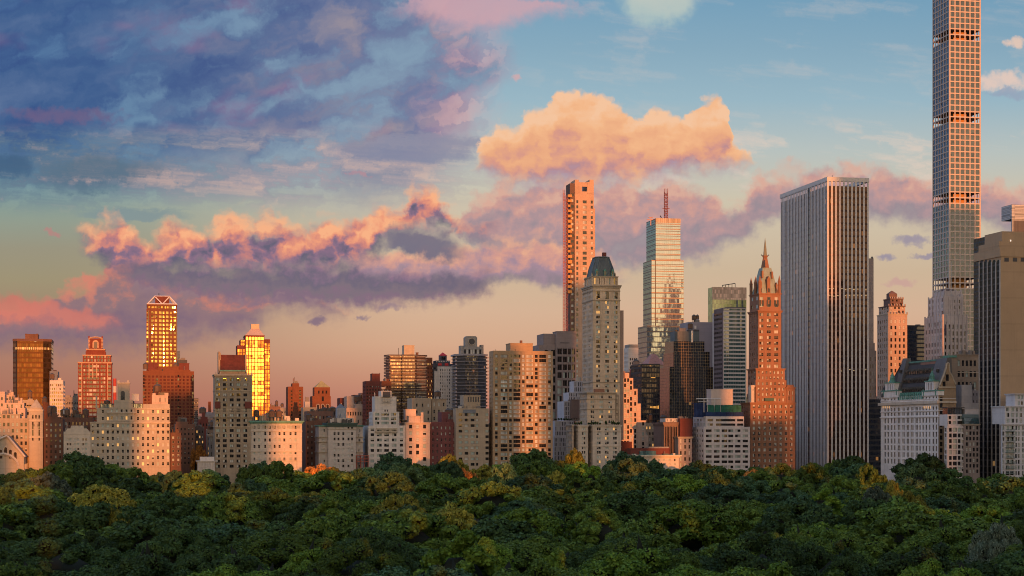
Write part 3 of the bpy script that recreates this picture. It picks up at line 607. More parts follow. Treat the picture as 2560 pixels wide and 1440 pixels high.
x = b.lx(307, 6); m = MB(); z = b.lz(982, x, 6); m.poly([(q, 5.9, r_) for q, r_ in [(x-1.1, z-4), (x+1.1, z-4)]+[(x+1.1*math.cos(t*math.pi/6), z+1.1*math.sin(t*math.pi/6)) for t in range(7)]]); b.add('turret_opening', m, [STEEL])
m = MB(); z = b.lz(1004, x, 6); m.quad((x-.8, 5.9, z-4), (x+.8, 5.9, z-4), (x+.8, 5.9, z+3), (x-.8, 5.9, z+3)); b.add('turret_window', m, [BLINDG])
for q in (296, 320): b.pbox('turret_pier', q-2.5, q+2.5, 951, 957, 6.2, 1.5, CRM)
TEAL = glass('teal_glazing', (.10, .17, .17), 2.0)
for q0, q1 in ((251, 284), (330, 356)):
    b.pbox('glass_penthouse', q0, q1, 1010, 1020.5, 5.5, 6, TEAL); m = MB(); xa, xb = b.lx(q0, 5.4), b.lx(q1, 5.4)
    for i in range(7): xx = xa+(xb-xa)*i/6; m.box(xx-.12, xx+.12, 5.2, 5.5, b.lz(1020, xa, 5.5), b.lz(1010, xa, 5.5))
    m.box(xa-.3, xb+.3, 5.0, 11.6, b.lz(1009.6, xa, 5.5), b.lz(1008.6, xa, 5.5)); b.add('penthouse_frame', m, [FRAME_D])
b.tier(356, 424, 1010, 1020, y=6, L=12); T6 = b.tier(380, 420, 988, 1011, y=7, L=9, Wg=G(3, 1, .22, .4), mat=PINK); b.pbox('chimney_stack', 381, 389, 983, 990, 7.4, 2, PINK); b.pbox('chimney_stack', 411, 421, 982, 990, 7.4, 2, PINK)
b.pbox('penthouse', 330, 347, 986, 1002, 9, 6, WHT); b.pbox('chimney_stack', 239, 243, 990, 1021, 8, 1.4, LST); b.tank(268, 1000, 1012, 10, 1.8); b.clutter(T6, 4); b.done()
# ---------------------------------------------------------------- gold windowed tower with trussed crown, and the brown block below it
b = Bld('trussed_crown_tower', 'tall orange brick tower with gold windows and a white trussed crown', 'tower', 366, 330, ORB, None, FRAME_B, 'dddddd', GLOW)
T = b.tier(366, 443, 772, 1165, L=30, Wg=G(0, 38, hf=.52, t=.01, b=.01, p=0, sash=False, cols=[(366.6, 370.5), (378, 383.5), (387, 393), (397.5, 410.5), (415, 421.5), (425, 430), (434.5, 440)]), Sg=G(5, 38, .5, .5))
b.tier(368, 442, 763, 772, y=1.2, L=27, Wg=G(9, 1, .7, .55)); T2 = b.tier(367, 443, 760.5, 764, y=.3, L=29)
b.pbox('mechanical_box', 388, 423, 742, 761, 7, 14, DRED); xa, xb, ya, yb, z0, z1 = T2; m = MB(); zt = b.lz(740.5, xa, 8)
A_, B_ = (xa+.4, 1, z1+.3), (xb-.4, 1, z1+.3); x4 = [b.lx(q, 8) for q in (387, 405, 424)]
C_, D_ = (x4[0], 8, zt), (x4[2], 8, zt); E_ = (b.lx(406, 1), 1, z1+.3)
for p, q in ((A_, B_), (A_, C_), (B_, D_), (C_, D_), (C_, E_), (D_, E_)): m.bar(p, q, .38)
A2, B2, C2, D2 = (A_[0], yb-1, A_[2]), (B_[0], yb-1, B_[2]), (C_[0], yb-8, zt), (D_[0], yb-8, zt)
for p, q in ((A2, B2), (A2, C2), (B2, D2), (C2, D2), (C_, C2), (D_, D2), (A_, A2), (B_, B2)): m.bar(p, q, .38)
b.add('crown_truss', m, [plain('white_steel', (.7, .62, .56), .4)]); m = MB(); m.bar((x4[0]+3, 9, zt), (x4[0]+3, 9, zt+2.5), .2); b.add('aerial', m, [STEEL])
for q in (371.5, 442): x = b.lx(q); m = MB(); m.box(x-.3, x+.3, -.25, 0, 0, T[5]-1); b.add('corner_fin', m, [STEEL])
b.done()
b = Bld('brown_panel_block', 'broad brown block gridded with dark red panels below the trussed crown tower', 'apartment block', 357, 190, ORB, None, FRAME_B, 'd', curtain('maroon_panel', (.12, .035, .03), (.1, .03, .02), (1.5, 3), .1, 1.1, .5, .02))
T = b.tier(357, 485, 930, 1165, L=26, Wg=G(13, 27, .72, .62, .01, .01, .03, .0, 1, False), Sg=G(4, 26, .5, .5)); T2 = b.tier(372, 476, 924, 931, y=3, L=20); b.pbox('bulkhead', 395, 447, 917, 931, 4, 14, ORB); b.pbox('bulkhead', 368, 394, 909, 928, 6, 12, DRED); b.pbox('bulkhead', 447.5, 473, 909, 928, 6, 12, DRED)
b.parapet(T, ORB, .7)
for q in (359.5, 393, 446, 482):
    for i in range(15):
        if b.rng.random() < .72:
            x = b.lx(q); z = b.lz(938+i*8.6+2, x); m = MB(); tl = b.rng.uniform(-.04, .04); m.quad((x-.5, -.12, z-.75), (x+.5, -.12-tl, z-.75), (x+.5, -.12-tl, z+.75), (x-.5, -.12, z+.75)); b.add('bay_window', m, [PANE])
b.clutter(T, 5); b.done()
simple('slim_blue_tower', 'slim blue grey tower peeping out right of the trussed crown tower', 443, 520, wall('blue_grey', (.13, .16, .2)), [dict(r=(438, 450, 880, 1165), L=20, Wg=G(3, 30, .7, .5)), dict(r=(443, 449, 877, 881), y=2, L=6)])
simple('dark_step_block', 'dark block between the trussed crown tower and the brown panel block roof', 445, 260, DGREY, [dict(r=(444, 468, 903, 1165), L=16)], extra=lambda b, T: b.clutter(T[0], 5))
# ---------------------------------------------------------------- side street gap
simple('brown_corner_house', 'narrow dark brown house standing right of the big beige apartment house', 426, 4, BRN, [dict(r=(426, 453, 1086, 1168), L=30, Wg=G(2, 7, .4, .45), Sg=G(8, 7, .4, .45))], clutter=4, frame=FRAME_W)
simple('russet_house', 'taller russet apartment house behind the narrow dark brown house', 450, 60, wall('russet', (.25, .13, .09)), [dict(r=(438, 487, 1064, 1165), L=40, Wg=G(5, 8, .36, .4), Sg=G(6, 8, .36, .4)), dict(r=(440, 470, 1054, 1064), y=6, L=10)], clutter=8)
simple('balconied_grey_tower', 'slim grey tower with a stack of balconies right of the brown panel block', 484, 420, wall('dusk_grey', (.15, .15, .18)), [dict(r=(484, 496, 998, 1165), L=14, Wg=G(3, 16, .6, .4))], extra=lambda b, T: [ (lambda m: (m.box(T[0][0]-.8, T[0][1]+.8, -1.2, 3, T[0][5]-3.2*i-.3, T[0][5]-3.2*i, 0, True), b.add('balcony', m, [GREY])))(MB()) for i in range(14)])
def domed(b, T):
    xm = b.lx(522, 4); z = T[0][5]; m = MB(); r = (T[0][1]-T[0][0])/2; pr = 9; prev = None
    for i in range(pr):
        a0, a1 = i*math.pi/2/pr, (i+1)*math.pi/2/pr; m.cyl(xm, 4+r*.6, r*math.cos(a0), z+r*1.5*math.sin(a0)*.75, z+r*1.5*math.sin(a1)*.75, 20, 0, max(.1, r*math.cos(a1)))
    b.add('dome', m, [wall('dome_grey', (.3, .25, .23))]); b.pbox('chimney_stack', 520.5, 527.5, 1004, 1040, 4+r*.5, 2, ORB)
simple('domed_tower', 'pink grey tower with a dome and a chimney seen down the side street', 508, 300, wall('rose_grey', (.38, .26, .22)), [dict(r=(508, 537, 1045, 1165), L=16, Wg=G(5, 8, .4, .6))], extra=domed, parapet=False)
simple('ochre_house', 'dark red house with an ochre glowing end wall deep in the side street', 497, 150, DRED, [dict(r=(497, 521, 1052, 1165), L=30, Wg=G(3, 8, .4, .45), Sg=G(6, 8)), dict(r=(502, 519, 1042, 1052), y=4, L=8)], clutter=4)
simple('columned_house', 'small grey house with a heavy cornice left of the tall brown hotel', 524, 44, GREY, [dict(r=(524, 540, 1086, 1165), L=18, Wg=G(2, 4, .35, .5))], cornice=(CRM, 1.2, 1.2), frame=FRAME_W)
def porch(b, T):
    for i in range(7):
        x = T[0][0]+.4+i*(T[0][1]-T[0][0]-.8)/6; m = MB(); m.cyl(x, -.9, .22, 0, T[0][5]-1, 10); b.add('column', m, [WHT])
simple('white_pavilion', 'low white pavilion with columns and flat roofs at the foot of the hotel', 494, -4, WHT, [dict(r=(494, 537, 1152, 1175), L=9), dict(r=(500, 536, 1142, 1152), y=3, L=6)], cornice=(WHT, .8, .9), extra=porch)
# ---------------------------------------------------------------- brown stone hotel
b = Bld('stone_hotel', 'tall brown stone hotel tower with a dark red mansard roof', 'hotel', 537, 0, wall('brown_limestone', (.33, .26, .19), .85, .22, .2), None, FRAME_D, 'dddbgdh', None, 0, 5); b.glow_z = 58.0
cl = [(540.5+i*17.1, 549.5+i*17.1) for i in range(6)][:5]
T = b.tier(537, 630, 935, 1172, L=24, Wg=G(0, 18, hf=.50, t=.03, b=.0, p=2, cols=cl, sash=False), Sg=G(4, 18, .4, .45)); b.band('cornice', T, LST, 1.2, .7)
for pt in (1042, 1066, 1024, 975): b.band('ledge', T, LST, .5, .3 if pt != 1042 else .8, b.lz(pt))
for q0, q1 in ((537, 551), (612, 630)): b.pbox('brick_panel', q0, q1, 1004, 1021, -.28, .27, DRED)
b.tier(548, 617, 927, 935, y=3, L=17); xa, xb = b.lx(550, 3), b.lx(613, 3); zb = b.lz(928, xa, 3); zt = b.lz(886, xa, 3); m = MB()
RT = wall('red_roof_tile', (.11, .030, .024), .8, .5, .1)
m.prism([(xa, 3), (xb, 3), (xb, 18), (xa, 18)], zb, zt, 0, 0, False, [(xa+.2, 7), (xb-.2, 7), (xb-.2, 14), (xa+.2, 14)]); b.add('mansard_roof', m, [RT])
m = MB(); m.box(xa-.9, xa+.1, 3, 16, zb-1, zt+1.6); m.box(xb-.1, xb+.9, 3, 16, zb-1, zt+.2); b.add('gable_wall', m, [b.mat]); m = MB(); m.box(xa-.2, xb+.2, 2.4, 3.2, zb-.1, zb+.7); b.add('gutter', m, [COPPER])
b.pbox('chimney_stack', 548, 552, 882, 900, 3, 2, b.mat); b.pbox('chimney_stack', 609, 617, 905, 928, 6, 2, b.mat)
for q in (540, 551, 617, 629): b.pbox('pinnacle', q-1.2, q+1.2, 929, 936, .2, .7, LST)
b.done()
# ---------------------------------------------------------------- gold glass tower
GOLD = glass('gold_glass', (.40, .22, .04), 1.34, .17, .10, (1.9, 3.1), .03, (1, .72, .25))
b = Bld('gold_glass_tower', 'glittering gold glass tower with a pyramid top behind the stone hotel', 'tower', 613, 330, DRED, None, FRAME_B, 'dddddd', GOLD, reveal=.12)
T = b.tier(613, 661, 838, 1165, L=24, Wg=G(6, 34, .74, .74, .02, .02, .01, .03, 1, False), Ng=G(6, 34, .8, .8), Sg=G(6, 34, .8, .8)); b.tier(593, 613.2, 863, 1165, y=2, L=20, Wg=G(3, 31, .74, .74, p=1, sash=False)); b.tier(601, 613.2, 849, 864, y=2.5, L=18, Wg=G(2, 2, .82, .8, sash=False)); T2 = b.tier(660.8, 675, 848, 1165, y=3, L=18, Wg=G(2, 32, .74, .74, sash=False), Sg=G(4, 32, .8, .8))
xa, xb, ya, yb, z0, z1 = T; q = [b.lx(628, 8), b.lx(648, 8)]; m = MB(); m.prism([(xa, 0), (xb, 0), (xb, 24), (xa, 24)], z1, b.lz(821, xa, 6), 0, 0, False, [(q[0], 8), (q[1], 8), (q[1], 16), (q[0], 16)]); m.prism([(q[0], 8), (q[1], 8), (q[1], 16), (q[0], 16)], b.lz(821, xa, 6), b.lz(810, xa, 8), 0, 0, False)
b.add('pyramid_top', m, [wall('peach_panel', (.62, .40, .28), .5, .08, .05)]); b.band('cornice', T, ORB, .7, .3); b.done()
# ---------------------------------------------------------------- wide palazzo
b = Bld('cream_palazzo', 'wide cream palazzo with green copper cornice right of the stone hotel', 'apartment house', 627, 0, CRM, None, FRAME_W, 'dddbg')
cl = [(634+q, 638.5+q) for q in (0, 11.5, 27, 38.5, 50.5, 62.5, 74.5, 90, 102.5)]
T = b.tier(627, 755, 1060, 1172, L=30, Wg=G(0, 7, hf=.44, t=.0, b=.0, cols=cl), Sg=G(8, 7, .35, .4)); b.tier(627, 755, 1053, 1060, L=30); T = (*T[:5], b.lz(1052))
b.band('cornice', T, COPPER, 1.5, 1.2); b.band('ledge', T, CRM, .5, .3, b.lz(1077)); b.band('ledge', T, CRM, .5, .3, b.lz(1128))
xa = T[0]; z = b.lz(1067)
for i in range(10):
    x = b.lx(633+i*12.6); m = MB(); m.box(x-.8, x+.8, -.12, .0, z-.9, z+.9, 0, True); m.box(x-.5, x+.5, -.2, -.12, z-.6, z+.6, 0, True); b.add('wall_panel', m, [LST])
for i in range(9):
    x = b.lx(634+[0, 11.5, 27, 38.5, 50.5, 62.5, 74.5, 90, 102.5][i]); z = b.lz(1148); m = MB(); m.box(x-.3, x+1.4, -.75, 0, z-.7, z-.4, 0, True)
    for q in range(5): m.bar((x-.2+q*.36, -.7, z-.4), (x-.2+q*.36, -.7, z+.3), .03)
    m.bar((x-.2, -.7, z+.3), (x+1.3, -.7, z+.3), .04); b.add('balcony', m, [CRM])
b.pbox('penthouse', 645, 665, 1040, 1053, 9, 7, BEI); b.pbox('penthouse', 668, 702, 1033, 1053, 12, 7, LST); b.pbox('penthouse', 706, 716, 1042, 1053, 10, 5, BEI); b.clutter(T, 12, 3); b.done()
# ================================================================ middle of the avenue
simple('slim_brick_tower', 'slim orange brick tower with a taller central shaft and two lines of gold windows', 720, 240, ORB, [dict(r=(720, 758, 970, 1165), L=18, Wg=G(0, 22, hf=.5, t=.02, b=.02, cols=[(727, 731), (748, 752.5)])), dict(r=(731, 748, 958, 1000), y=-.4, L=12)], mix='d', frame=FRAME_B, clutter=2)
simple('white_tank_house', 'small block carrying a pale square tank right of the slim brick tower', 758, 180, BEI, [dict(r=(758, 790, 1022, 1165), L=16, Wg=G(4, 8)), dict(r=(762, 775, 1004, 1023), y=3, L=6, mat=plain('pale_tank', (.42, .38, .36)))], clutter=3)
def pyr(b, TT):
    xa, xb, ya, yb, z0, z1 = TT[1]; xm, ym = (xa+xb)/2, (ya+yb)/2; m = MB(); e = .4
    q0, q1 = b.lx(788, ya), b.lx(825, ya); m.prism([(q0, ya), (q1, ya), (q1, yb), (q0, yb)], z1, b.lz(951, xm, ya), 0, 0, True, [(xm-.1, ym-.1), (xm+.1, ym-.1), (xm+.1, ym+.1), (xm-.1, ym+.1)]); b.add('pyramid_roof', m, [wall('ochre_copper', (.40, .34, .14), .6, .15, .2)])
    for q in (795, 807, 819):
        x = b.lx(q); z = b.lz(1014, x); m = MB(); m.poly([(p, -.05, r_) for p, r_ in [(x-.8, z-4), (x+.8, z-4)]+[(x+.8*math.cos(t*math.pi/6), z+.8*math.sin(t*math.pi/6)) for t in range(7)]]); b.add('arched_window', m, [PANEW])
        m = MB(); c = [(x+1.0*math.cos(t*math.pi/6), z+1.0*math.sin(t*math.pi/6)) for t in range(7)]
        for p, r_ in zip([(c[0][0], z-4)]+c, c+[(c[-1][0], z-4)]): m.bar((p[0], -.1, p[1]), (r_[0], -.1, r_[1]), .14)
        b.add('window_surround', m, [CRM])
    for q in (797, 807, 816):
        x = b.lx(q, 2.5); z = b.lz(980, x); m = MB(); m.quad((x-.5, 2.4, z-1), (x+.5, 2.4, z-1), (x+.5, 2.4, z+1), (x-.5, 2.4, z+1)); b.add('slit_window', m, [PANE])
    x = b.lx(807); z = b.lz(997, x); m = MB(); m.quad((x-.7, -.06, z-1.6), (x+.7, -.06, z-1.6), (x+.7, -.06, z+1.6), (x-.7, -.06, z+1.6)); b.add('slit_window', m, [PANE])
simple('pyramid_roofed_tower', 'orange brick tower with a pale yellow pyramid roof and arched windows', 781, 200, ORB, [dict(r=(781, 827, 990, 1165), L=18), dict(r=(786, 825, 968, 991), y=2.5, L=13)], mix='d', extra=pyr, parapet=False)
simple('dark_side_house', 'dark brown house in shade between cream palazzo and green corniced house', 764, 34, BRN, [dict(r=(764, 806, 1056, 1168), L=30, Wg=G(4, 8, .35, .4))], clutter=6)
simple('shaded_brown_terrace', 'brown block with roof tanks below the pyramid roofed tower', 770, 90, wall('umber_brick', (.2, .11, .085)), [dict(r=(768, 832, 1032, 1165), L=20, Wg=G(7, 8, .4, .4))], extra=lambda b, T: (b.tank(811, 1018, 1034, 5, 1.9), b.tank(832, 1016, 1034, 7, 2.0), b.clutter(T[0], 10)))
simple('pale_water_house', 'pale blue grey roof house with a peaked cap above the green corniced house', 842, 60, wall('pale_blue_grey', (.36, .36, .38)), [dict(r=(843, 864, 1020, 1165), L=9), dict(r=(853, 865, 1034, 1050), y=-4, L=4)], extra=lambda b, TT: (lambda m, T: (m.prism([(T[0], T[2]), (T[1], T[2]), (T[1], T[3]), (T[0], T[3])], T[5], T[5]+2.6, 0, 0, False, [((T[0]+T[1])/2-.1, 3), ((T[0]+T[1])/2+.1, 3), ((T[0]+T[1])/2+.1, 6), ((T[0]+T[1])/2-.1, 6)]), b.add('hipped_roof', m, [SLATE])))(MB(), TT[0]), parapet=False)
simple('maroon_block', 'small dark maroon block left of the pink sunlit block', 850, 300, DRED, [dict(r=(850, 868, 998, 1165), L=20, Wg=G(3, 10, .4, .4))])
simple('pink_sunlit_block', 'pink sunlit block with a flat roof beside the dark maroon block', 867, 280, PINK, [dict(r=(867, 887, 994, 1165), L=20), dict(r=(866, 906, 1020, 1165), y=-20, L=18, Wg=G(6, 7, .45, .4)), dict(r=(890, 911, 1010, 1030), y=-12, L=10)], clutter=5)
simple('gold_fin_block', 'distant block with a gold finned top storey left of the dark brown tower', 884, 460, ORB, [dict(r=(884, 906, 998, 1165), L=20, Wg=G(6, 12, .45, .5)), dict(r=(884, 905, 987, 998), y=.5, L=18, Wg=G(8, 1, .5, .85, sash=False))])
simple('pink_brick_far_tower', 'distant pink brick tower under construction left of the dark brown tower', 902, 520, wall('salmon_brick', (.42, .2, .15)), [dict(r=(902, 917, 985, 1165), L=20, Wg=G(5, 16, .45, .4))], extra=lambda b, T: [(lambda m: (m.bar((b.lx(q), 1, T[0][5]-1), (b.lx(q), 1, T[0][5]+h), .3), b.add('hoist_mast', m, [plain('red_mast', (.4, .1, .08))])))(MB()) for q, h in ((911, 8), (914, 5))])
# green corniced house
b = Bld('green_corniced_house', 'pale stone apartment house with dark green cornice and narrow side wings', 'apartment house', 797, 2, wall('dove_stone', (.50, .44, .40)), None, FRAME_W, 'ddbb')
T = b.tier(821, 890, 1058, 1172, y=-3, L=24, Wg=G(0, 8, hf=.46, t=.05, b=.0, cols=[(835-.8, 839), (844, 848.5), (856, 860.5), (869, 873.5), (878, 882.5)]), Ng=None)
b.band('cornice', (*T[:5], T[5]+.2), plain('dark_green_paint', (.035, .07, .06)), 2.2, 1.0); b.tier(832, 884, 1045, 1058, y=2, L=14, Wg=G(5, 1, .5, .6)); b.band('ledge', T, LST, .4, .25, b.lz(1072))
for q0, q1, pt in ((797, 821, 1063), (890, 907, 1063)):
    TT = b.tier(q0, q1, pt, 1172, y=2, L=20, Wg=G(1, 8, .34, .5, .1, .1, .06, .0, 2)); b.band('cornice', TT, COPPER, .8, .9)
    for i in range(3): b.band('ledge', (TT[0], TT[1], TT[2], TT[3], 0, 0), LST, .6, .7, b.lz(1092+i*12+(i > 1)*14))
b.clutter(T, 8); b.tank(823, 1040, 1058, 8, 1.7); b.done()
RS = plain('red_oxide_steel', (.35, .08, .05), .6)
b = Bld('red_scaffold', 'red steel scaffold deck standing between the green corniced house and the white setback house', 'scaffold', 892, -2, RS)
x0, x1 = b.lx(892), b.lx(921)
for i in range(4):
    m = MB(); x = x0+(x1-x0)*i/3; m.bar((x, 0, 0), (x, 0, b.lz(1138)), .12); m.bar((x, 2.4, 0), (x, 2.4, b.lz(1138)), .12); b.add('post', m, [RS])
for pt in (1154, 1147, 1139): z = b.lz(pt); m = MB(); m.box(x0-.4, x1+.4, -.4, 2.8, z-.2, z+.15, 0, True); m.bar((x0, -.3, z+1), (x1, -.3, z+1), .06); b.add('deck', m, [RS])
b.done()
# white setback house
b = Bld('white_setback_house', 'white stone apartment house stepping up to a blocky square tower', 'apartment house', 921, 4, WHT, None, FRAME_D, 'ddgbgh')
WG = [(927, 935), (943, 954), (961, 972), (980, 991), (1000, 1007.5)]
T = b.tier(921, 1013, 1064, 1172, L=26, Wg=G(0, 8, hf=.46, t=.03, b=.0, p=0, cols=WG)); T2 = b.tier(932, 998, 1029, 1064, y=3, L=18, Wg=G(0, 3, hf=.5, t=.03, b=.03, p=0, cols=[(938, 948), (954, 972), (978, 990)]), Ng=G(3, 3, .4, .4)); T3 = b.tier(937, 991, 991, 1030, y=6, L=13); T4 = b.tier(953, 979, 977, 992, y=5, L=12)
for q0, q1, pt in ((940, 992, 1072), (937, 993, 1079)):
    m = MB(); xa, xb = b.lx(q0), b.lx(q1); z = b.lz(pt); m.box(xa, xb, -1.0, 0, z-.5, z+.5, 0, True); b.add('balcony', m, [LST])
m = MB(); xa, xb = b.lx(957, 5), b.lx(976, 5); m.quad((xa, 4.9, b.lz(993, xa, 5)), (xb, 4.9, b.lz(993, xa, 5)), (xb, 4.9, b.lz(979, xa, 5)), (xa, 4.9, b.lz(979, xa, 5))); b.add('louvre', m, [DGREY])
m = MB(); m.box(xa, xb, 4.6, 5, b.lz(1003, xa, 5), b.lz(996, xa, 5), 0, True)
for i in range(5): x = xa+(xb-xa)*(i+.5)/5; m.box(x-.3, x+.3, 4.4, 4.6, b.lz(1006, xa, 5), b.lz(996, xa, 5), 0, True)
b.add('carved_panel', m, [CRM]); x = b.lx(965, 5); m = MB()
for q0, q1 in ((961, 964.5), (967, 970)): m.box(b.lx(q0, 6), b.lx(q1, 6), 5.9, 6.2, b.lz(1030, xa, 6), b.lz(1024, xa, 6), 0, True)
b.add('terrace_door', m, [DGREY])
T5 = b.tier(1014, 1075, 1056, 1172, y=-1, L=24, mat=PINK, Wg=G(0, 7, hf=.5, t=.02, b=.0, cols=[(1023, 1030), (1040.5, 1047.5), (1058, 1065)]), Sg=G(5, 7, .35, .45)); b.band('cornice', T5, PINK, .8, .5); b.band('ledge', T5, PINK, .4, .2, b.lz(1072)); b.pbox('penthouse', 1022, 1052, 1041, 1056, 5, 9, PINK); b.pbox('chimney_stack', 1052.5, 1058.5, 1031, 1056, 4, 1.6, PINK); b.pbox('penthouse', 1014, 1040, 1024, 1050, 12, 8, PINK)
x, z = b.lx(958, 8), b.lz(974, 10, 8); m = MB(); m.cyl(x, 8, .2, z-2, z-.3, 8)
for i in range(5): m.cyl(x, 8, 1.4*math.sin((i+.0)*math.pi/10+.05), z+.0+1.2*(1-math.cos(i*math.pi/10)), z+.02+1.2*(1-math.cos((i+1)*math.pi/10)), 12, 0, 1.4*math.sin((i+1)*math.pi/10))
b.add('roof_dish', m, [plain('dish_white', (.6, .58, .55))]); b.clutter(T3, 3, 1.5); b.done()
b = Bld('maroon_brick_tower', 'dark maroon brick tower with a blank box on its roof', 'tower', 914, 240, DRED, None, FRAME_D, 'dddb')
T = b.tier(914, 951, 956, 1165, L=18, Wg=G(5, 24, .5, .4, p=2), Ng=G(5, 24, .5, .4)); b.pbox('bulkhead', 930, 950, 935, 957, 3, 10, DRED); b.parapet(T, DRED); m = MB()
for q in (931, 949): m.bar((b.lx(q, 3), 4, b.lz(936, 9, 3)), (b.lx(q, 3), 4, b.lz(932, 9, 3)), .12)
b.add('aerial', m, [STEEL]); b.clutter(T, 3, 1.4); b.done()
simple('russet_box_block', 'small russet block between the maroon brick tower and the balconied round tower', 954, 300, ORB, [dict(r=(954, 978, 956, 1165), L=18, Wg=G(4, 22, .4, .4))], clutter=2)
# faceted balconied tower
CURB = curtain('bronze_window_wall', (.10, .06, .03), (.12, .07, .05), (1.3, 3.1), .2, 2.0, .08, .03, .02, .01, (1, .5, .15), .3, (.12, .065, .04), .8)
b = Bld('faceted_balcony_tower', 'brown faceted tower ringed with balcony slabs and a plain roof box', 'apartment tower', 1005, 320, CURB)
x = [b.lx(q) for q in (976, 1005, 1037, 1071)]; zt = b.lz(889)
ring = [(x[0]-2, 12), (x[0]+.5, 2.5), (x[1], 2.5), (x[1]+.4, 0), (x[2], 0), (x[2]+2, 3.5), (x[3]-1, 7), (x[3]-1, 24), (x[0], 24)]
m = MB(); m.prism(ring, 0, zt, 0, 0, False); b.add('wall', m, [CURB]); SLB = wall('balcony_slab', (.42, .33, .28), .8, .1, .1)
cen = ((x[0]+x[3])/2, 12)
for i in range(28):
    z = zt-i*2.52-.1
    def grow(e): return [(cen[0]+(p[0]-cen[0])*(1+e/13), cen[1]+(p[1]-cen[1])*(1+e/12)) for p in ring]
    m = MB(); m.prism(grow(1.15), z-.28, z); b.add('balcony_slab', m, [SLB]); 
    m = MB(); gr = grow(1.1)
    for p, q in zip(gr[:7], gr[1:8]): m.quad((*p, z+.1), (*q, z+.1), (*q, z+.95), (*p, z+.95)); m.quad((*q, z+.1), (*p, z+.1), (*p, z+.95), (*q, z+.95))
    b.add('railing', m, [plain('bronze_rail', (.12, .075, .055), .5)])
b.pbox('mechanical_box', 1010, 1036, 864, 888, 7, 10, LST); b.pbox('mechanical_box', 1041, 1046, 882, 889, 6, 3, BRN); m = MB(); q = b.lx(996, 5); m.bar((q, 5, zt), (q, 5, zt+6), .12); b.add('aerial', m, [STEEL]); b.done()
simple('orange_slab_tower', 'orange brown slab just right of the faceted balcony tower', 1066, 420, ORB, [dict(r=(1066, 1081, 897, 1165), L=20, Wg=G(4, 24, .4, .4))], mix='ddl')
# white and slate tower with a red pyramid cap
SLT = wall('slate_cladding', (.075, .08, .11), .6)
b = Bld('red_capped_tower', 'white and slate tower with a little red pyramid cap', 'tower', 1077, 420, SLT, None, FRAME_D, 'ddb')
T = b.tier(1077, 1135, 909, 1165, y=2, L=22, Wg=G(9, 32, .6, .5)); T2 = b.tier(1090, 1125, 901, 910, y=3, L=15); T3 = b.tier(1100, 1117, 889, 902, y=6, L=7, Wg=G(1, 1, .6, .5)); b.tier(1094, 1131, 916, 1165, y=0, L=4, mat=WHT, Wg=G(5, 30, .36, .5, .12, .12, .02, 0, 1)); b.tier(1086, 1094.1, 928, 1165, y=.5, L=4, mat=WHT)
xa, xb, ya, yb, z0, z1 = T3; xm, ym = (xa+xb)/2, (ya+yb)/2; m = MB(); e = .4
m.prism([(xa-e, ya-e), (xb+e, ya-e), (xb+e, yb+e), (xa-e, yb+e)], z1, b.lz(880.5, xm, ya), 0, 0, True, [(xm-.1, ym-.1), (xm+.1, ym-.1), (xm+.1, ym+.1), (xm-.1, ym+.1)]); RP = plain('bright_red_roof', (.55, .035, .04), .6); b.add('pyramid_cap', m, [RP])
for q0, q1 in ((1095, 1104), (1112, 1121)): b.pbox('red_panel', q0, q1, 908, 914, 1.6, .5, RP)
for i in range(9): x = b.lx(1091+i*4.2, 2.9); m = MB(); z = b.lz(903.5, x, 3); m.box(x-.3, x+.3, 2.6, 3, z-.5, z+.5, 0, True); b.add('parapet_stud', m, [WHT])
b.done()
# dark balcony tower with the round opening
NAVY = curtain('navy_window_wall', (.025, .03, .045), (.05, .05, .06), (1.5, 3.1), .22, 2.0, .06, .03, .02, .02, (1, .35, .15), .3, (.06, .055, .065), .5)
b = Bld('round_window_tower', 'dark blue balcony tower topped by a stone block with a round opening', 'apartment tower', 1144, 380, NAVY)
x = [b.lx(q) for q in (1144, 1163, 1195, 1218)]; zt = b.lz(888); ring = [(x[0], 6), (x[1], 0), (x[2], 0), (x[3], 5), (x[3], 24), (x[0], 24)]; m = MB(); m.prism(ring, 0, zt, 0, 0, False); b.add('wall', m, [NAVY]); cen = ((x[0]+x[3])/2, 12); SB2 = wall('grey_slab', (.34, .31, .33), .8, .1, .1)
b.add('top_slab', (lambda m: (m.prism(grow(1.4), zt-.2, zt+1.2), m)[1])(MB()), [SB2])
for i in range(27):
    z = zt-2-i*2.75; m = MB(); m.prism(grow(1.0), z-.32, z); b.add('balcony_slab', m, [SB2])
    for q0, q1 in ((1139.5, 1145), (1217, 1221.5)):
        m = MB(); xa, xb = sorted((b.lx(q0, 6), b.lx(q1, 6))); m.box(xa, xb, 5.5, 9, z, z+1.1, 0, True); b.add('corner_balcony', m, [wall('pink_slab', (.5, .38, .36))])
T = b.tier(1159, 1204, 866, 889, y=4, L=14, mat=GREY, Wg=G(8, 1, .75, .7, .02, .02, .25, .1, 1, False)); 
for q0, q1, pt in ((1151, 1159, 864), (1203, 1209, 862)): b.pbox('stone_shoulder', q0, q1, pt, 889, 5, 8, GREY)
xa, xb = b.lx(1163, 6), b.lx(1193, 6); z0, z1 = b.lz(867, xa, 6), b.lz(840, xa, 6); m = MB(); ch = 1.2
pr = [(xa, z0), (xb, z0), (xb, z1-ch), (xb-ch, z1), (xa+ch, z1), (xa, z1-ch)]
m.poly([(p, 6, q) for p, q in pr]); m.poly([(p, 14, q) for p, q in pr][::-1])
for p, q in zip(pr, pr[1:]+pr[:1]): m.quad((q[0], 6, q[1]), (p[0], 6, p[1]), (p[0], 14, p[1]), (q[0], 14, q[1]))
b.add('stone_block', m, [GREY]); xm, zm = b.lx(1179.5, 6), b.lz(854, xa, 6)
